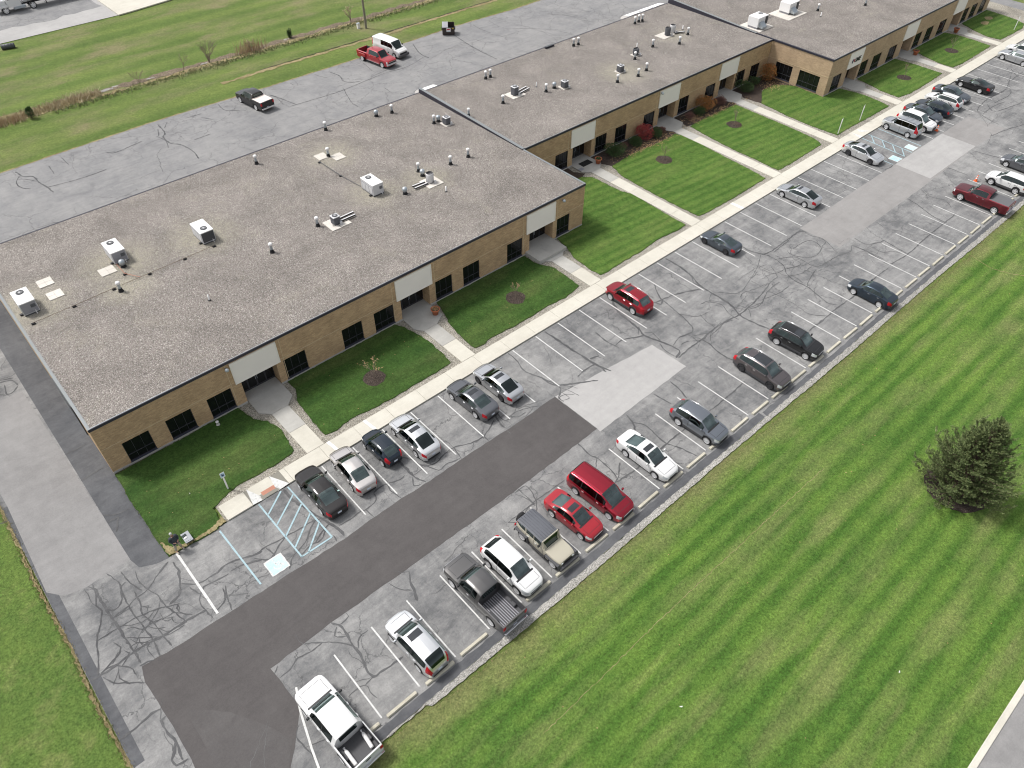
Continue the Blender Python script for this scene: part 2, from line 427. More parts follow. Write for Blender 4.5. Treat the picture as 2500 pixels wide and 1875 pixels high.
M['pale_blue_paint'] = asphalt('pale_blue_paint', (0.36, 0.54, 0.62), (0.52, 0.70, 0.76), 0.25, 0.2, 9.0)
M['terracotta'] = flatmat('terracotta', (0.50, 0.16, 0.075), 0.8)
M['tactile'] = flatmat('tactile', (0.42, 0.20, 0.14), 0.9)
M['metal_light'] = flatmat('metal_light', (0.60, 0.60, 0.61), 0.45, 0.1, 0.06)
M['metal_white'] = flatmat('metal_white', (0.80, 0.79, 0.78), 0.5, 0, 0.05)
M['metal_grey'] = flatmat('metal_grey', (0.30, 0.30, 0.33), 0.5, 0.2)
M['metal_dark'] = flatmat('metal_dark', (0.075, 0.08, 0.088), 0.5, 0.1)
M['galv'] = flatmat('galv', (0.42, 0.46, 0.49), 0.4, 0.5)
M['rubber'] = flatmat('rubber', (0.018, 0.018, 0.019), 0.85)
M['rim'] = flatmat('rim', (0.66, 0.66, 0.67), 0.3, 0.35)
M['rim_dark'] = flatmat('rim_dark', (0.06, 0.06, 0.065), 0.35, 0.5)
M['trim'] = flatmat('trim', (0.022, 0.022, 0.024), 0.5)
M['trim_grey'] = flatmat('trim_grey', (0.07, 0.07, 0.075), 0.6)
M['chrome'] = flatmat('chrome', (0.70, 0.70, 0.71), 0.12, 0.95)
M['lamp'] = flatmat('lamp', (0.72, 0.74, 0.76), 0.08, 0.35)
M['red_lamp'] = flatmat('red_lamp', (0.45, 0.012, 0.02), 0.12)
M['plate'] = flatmat('plate', (0.60, 0.66, 0.74), 0.5)
M['orange'] = flatmat('orange', (0.80, 0.13, 0.03), 0.6)
M['bark'] = flatmat('bark', (0.13, 0.095, 0.07), 0.95, 0, 0.3, 12)
M['twig'] = flatmat('twig', (0.24, 0.19, 0.15), 0.95, 0, 0.3, 12)
M['wood_pole'] = flatmat('wood_pole', (0.22, 0.20, 0.16), 0.9, 0, 0.25, 8)

def glassmat(name, col, rough=0.04):
    t = NT(name); v = t.pos()
    c = t.mix(t.noise(v, 1.6, 4), col, tuple(x * 2.2 + 0.004 for x in col))
    return t.fin(c, rough, 0.5)
def carglass(name, tint, rough=0.02, refl=0.03):
    t = NT(name)
    tr = t.n('ShaderNodeBsdfTransparent'); tr.inputs['Color'].default_value = (*tint, 1)
    gl = t.n('ShaderNodeBsdfGlossy'); gl.inputs['Roughness'].default_value = rough; gl.inputs['Color'].default_value = (0.80, 0.97, 0.95, 1)
    fr = t.n('ShaderNodeFresnel'); fr.inputs['IOR'].default_value = 1.5
    nz = t.noise(t.pos(), 2.0, 4)
    mx = t.n('ShaderNodeMixShader'); t.l(t.math('ADD', t.math('MULTIPLY', fr.outputs[0], 1.3), t.math('MULTIPLY', nz, refl)), mx.inputs[0]); t.l(tr.outputs[0], mx.inputs[1]); t.l(gl.outputs[0], mx.inputs[2])
    o_ = [n for n in t.t.nodes if n.type == 'OUTPUT_MATERIAL'][0]; t.l(mx.outputs[0], o_.inputs['Surface'])
    return t.m
M['glass'] = carglass('glass', (0.10, 0.13, 0.135))
M['glass_teal'] = carglass('glass_teal', (0.66, 0.84, 0.80), 0.02, 0.24)
M['seat'] = flatmat('seat', (0.22, 0.215, 0.21), 0.85)
M['glass_bldg'] = glassmat('glass_bldg', (0.004, 0.0045, 0.005), 0.08)
M['roof_glass'] = glassmat('roof_glass', (0.02, 0.022, 0.025), 0.05)

def leafmat(name, a, b, c):
    t = NT(name)
    oi = t.n('ShaderNodeNewGeometry')
    col = t.ramp(oi.outputs['Random Per Island'], [(0.0, a), (0.5, b), (1.0, c)])
    t.b.inputs['Subsurface Weight'].default_value = 0.0
    return t.fin(col, 0.75, 0.25)
M['needles'] = leafmat('needles', (0.070, 0.100, 0.040), (0.134, 0.174, 0.068), (0.230, 0.262, 0.110))
M['leaf_dark'] = leafmat('leaf_dark', (0.026, 0.052, 0.020), (0.050, 0.090, 0.030), (0.085, 0.130, 0.042))
M['leaf_red'] = leafmat('leaf_red', (0.24, 0.034, 0.045), (0.40, 0.065, 0.075), (0.48, 0.13, 0.09))
M['leaf_orange'] = leafmat('leaf_orange', (0.10, 0.12, 0.035), (0.34, 0.15, 0.05), (0.50, 0.17, 0.06))
M['leaf_purple'] = leafmat('leaf_purple', (0.13, 0.065, 0.06), (0.20, 0.09, 0.08), (0.17, 0.12, 0.08))
M['leaf_tan'] = leafmat('leaf_tan', (0.30, 0.20, 0.11), (0.42, 0.26, 0.13), (0.52, 0.38, 0.22))
M['reed'] = leafmat('reed', (0.32, 0.26, 0.16), (0.46, 0.38, 0.25), (0.58, 0.50, 0.35))
M['reed_brown'] = leafmat('reed_brown', (0.36, 0.25, 0.16), (0.44, 0.32, 0.21), (0.50, 0.39, 0.27))
M['weed_green'] = leafmat('weed_green', (0.13, 0.17, 0.07), (0.20, 0.235, 0.11), (0.32, 0.30, 0.17))
M['grass_blade'] = leafmat('grass_blade', (0.030, 0.060, 0.010), (0.060, 0.100, 0.018), (0.15, 0.15, 0.05))

# ================================================================ THE SETTING
rng = random.Random(7)

def sheet(name, pts, z, mat, label, parent=None, kind='structure', z1=None):
    m = MB(); m.poly(ccw(pts), z if z1 is None else z, z1)
    o = m.build(name, mat, parent)
    if parent is None: tag(o, label, kind=kind)
    return o

def rect(x0, x1, y0, y1): return [(x0, y0), (x1, y0), (x1, y1), (x0, y1)]

sheet('ground', rect(-900, 1100, -600, 1600), -0.06, M['grass_rear'], 'wide mown grass reaching out round the site')
# lawns: the large roadside lawn and the one left of the side drive have their own worn edge
big_edge = [(3.0, 15.95), (3.9, 15.95), (4.9, 15.92), (6.2, 15.9), (7.3, 15.85), (7.9, 15.75), (10.7, 15.55), (13.8, 15.5), (18, 15.45), (22, 15.55), (26.5, 15.5), (31.6, 15.52), (37.3, 15.42), (42, 15.36), (47.6, 15.5), (55.7, 15.45), (65.5, 15.3), (72, 15.35), (76, 15.15), (77.1, 15.5), (81.5, 15.65), (90, 15.4), (110, 15.4), (180, 15.3)]
e2 = []
for i in range(len(big_edge) - 1):
    (xa, ya), (xb, yb) = big_edge[i], big_edge[i + 1]
    n = max(1, int((xb - xa) / 0.45))
    for k in range(n):
        e2.append((xa + (xb - xa) * k / n + rng.uniform(-.1, .1), ya + (yb - ya) * k / n + rng.uniform(-.13, .13)))
sheet('roadside_lawn', [(3.0, -6.72), (180, -6.72)] + e2[::-1], -0.010, M['grass_big'], 'large striped lawn between the parking lot and the road')
lw = [(-6.1 - rng.uniform(0, .10) - .05 * math.sin(k * .11), -20 + k * 0.2) for k in range(0, 650)]
sheet('side_lawn', [(-120, -20)] + lw + [(-120, 110)], 0.006, M['grass_side'], 'lawn left of the side drive')
dry = [(x + 0.0, y) for x, y in lw] + [(x - 0.10 - rng.uniform(0, .16), y) for x, y in lw[::-1]]
sheet('dry_grass_edge', dry, 0.012, M['dry_grass'], 'straw-coloured dead grass along the edge of the side drive')
dry2 = [(x, y - 0.0) for x, y in e2 if x < 130] + [(x, y - 0.30 - rng.uniform(0, .2)) for x, y in e2[::-1] if x < 130]

# paving: one asphalt lot, the rear yard and the side drives
lot = sheet('parking_lot', rect(-6.1, 190, 16.15, 35.42), 0.0, M['asphalt'], 'weathered grey asphalt parking lot in front of the building')
sheet('entrance_drive', rect(-6.1, 3.0, -40, 16.15), 0.0, M['asphalt'], 'asphalt drive leaving the lot towards the road')
sheet('side_drive', rect(-6.1, 1.06, 35.42, 72.4), 0.0, M['asphalt'], 'asphalt drive running along the end wall of the building')
rear_e = [(-60, 96.0), (8, 95.9), (14, 96.2), (18, 96.3), (27, 96.6), (37, 96.3), (42, 96.2), (57, 96.1), (66, 96.3), (75, 96.6), (87, 96.0), (93, 96.2), (200, 96.3)]
sheet('rear_yard', [(-60, 72.4), (200, 72.4)] + rear_e[::-1], 0.0, M['asphalt_rear'], 'grey cracked asphalt yard behind the building')
sheet('east_drive', rect(145.6, 153.5, 35.42, 72.4), 0.0, M['asphalt_rear'], 'asphalt drive past the far end of the building')
def strip(edge, w0, w1, z, name, mat, label, st=0.5, amp=.1):
    a = []; b = []
    for i in range(len(edge) - 1):
        (xa, ya), (xb, yb) = edge[i], edge[i + 1]; n = max(1, int(abs(xb - xa) / st))
        for k in range(n):
            x = xa + (xb - xa) * k / n; y = ya + (yb - ya) * k / n
            a.append((x, y + w0 + rng.uniform(-amp, amp))); b.append((x, y + w1 + rng.uniform(-amp, amp)))
    return sheet(name, a + b[::-1], z, mat, label)
strip(rear_e[1:], -0.02, 0.16, 0.010, 'dry_grass_edge', M['dry_grass'], 'straw-coloured grass along the back edge of the rear yard')

# darker sealed strip, patches of newer surfacing (children of the surface they lie on)
side = bpy.data.objects['side_drive']
sheet('sealed_strip', [(-0.98, 37.0), (-0.75, 36.0), (0.2, 35.5), (1.055, 35.38), (1.055, 72.3), (-1.0, 72.3)], 0.004, M['asphalt_sealed'], None, lot)
sheet('sealed_edge', rect(-6.08, -5.45, 24, 47), 0.004, M['asphalt_sealed'], None, lot)
sheet('resurfaced_patch', [(-6.0, 38.2), (-5.2, 37.15), (-3.9, 36.85), (-2.5, 37.0), (-0.96, 37.0), (-1.1, 48), (-1.25, 58.3), (-6.05, 58.1), (-5.75, 47)], 0.008, M['asphalt_side'], None, lot)
edge_n = [(-3.43, 29.3), (-1.4, 29.1), (3.9, 29.0), (6.5, 28.95), (10.7, 28.8), (12.4, 28.9), (15.6, 28.95), (18.1, 28.87), (22, 28.9), (26.6, 28.8), (30.95, 28.9)]
dk = edge_n + [(31.05, 24.2), (28.8, 24.15), (21.5, 24.0), (12.3, 24.05), (6.6, 24.12), (4.7, 24.08), (2.33, 24.02), (2.5, 21.2), (2.3, 20.6), (1.43, 19.5), (0.4, 18.3), (-0.6, 15.0), (-1.5, 10.0), (-3.9, 10.0), (-3.54, 21.8), (-3.5, 24.1), (-3.57, 26.6), (-3.62, 28.2)]
sheet('new_asphalt_patch', ragged(dk, 0.5, 0.035, rng), 0.008, M['asphalt_new'], None, lot)
sheet('new_asphalt_lane', ragged([(-2.55, 25.2), (-2.6, 22.4), (-2.75, 21.0), (-2.9, 12), (-1.3, 12), (0.3, 18.4), (1.2, 19.5), (0.6, 21.0), (-0.7, 23.3)], 0.5, 0.03, rng), 0.012, M['asphalt_new_b'], None, lot)
sheet('pale_patch', ragged([(41.75, 27.75), (41.85, 24.05), (31.0, 23.85), (31.09, 24.2), (30.99, 28.9)], 0.6, 0.03, rng), 0.006, M['asphalt_pale'], None, lot)
sheet('beige_patch', ragged([(67.15, 29.3), (67.35, 24.75), (84, 24.8), (98.6, 25.1), (106.1, 24.75), (105.7, 29.35), (98.7, 29.4), (78.5, 29.5)], 0.6, 0.04, rng), 0.004, M['asphalt_patch'], None, lot)
sheet('pale_patch', rect(87.2, 98.65, 25.15, 29.4), 0.008, M['asphalt_pale'], None, lot)
sheet('sealed_strip', ragged(rect(3.2, 42, 16.15, 16.75), .4, .05, rng), 0.004, M['asphalt_sealed'], None, lot)
sheet('sealed_strip', ragged(rect(42.2, 95, 16.12, 16.6), .4, .05, rng), 0.004, M['asphalt_sealed'], None, lot)

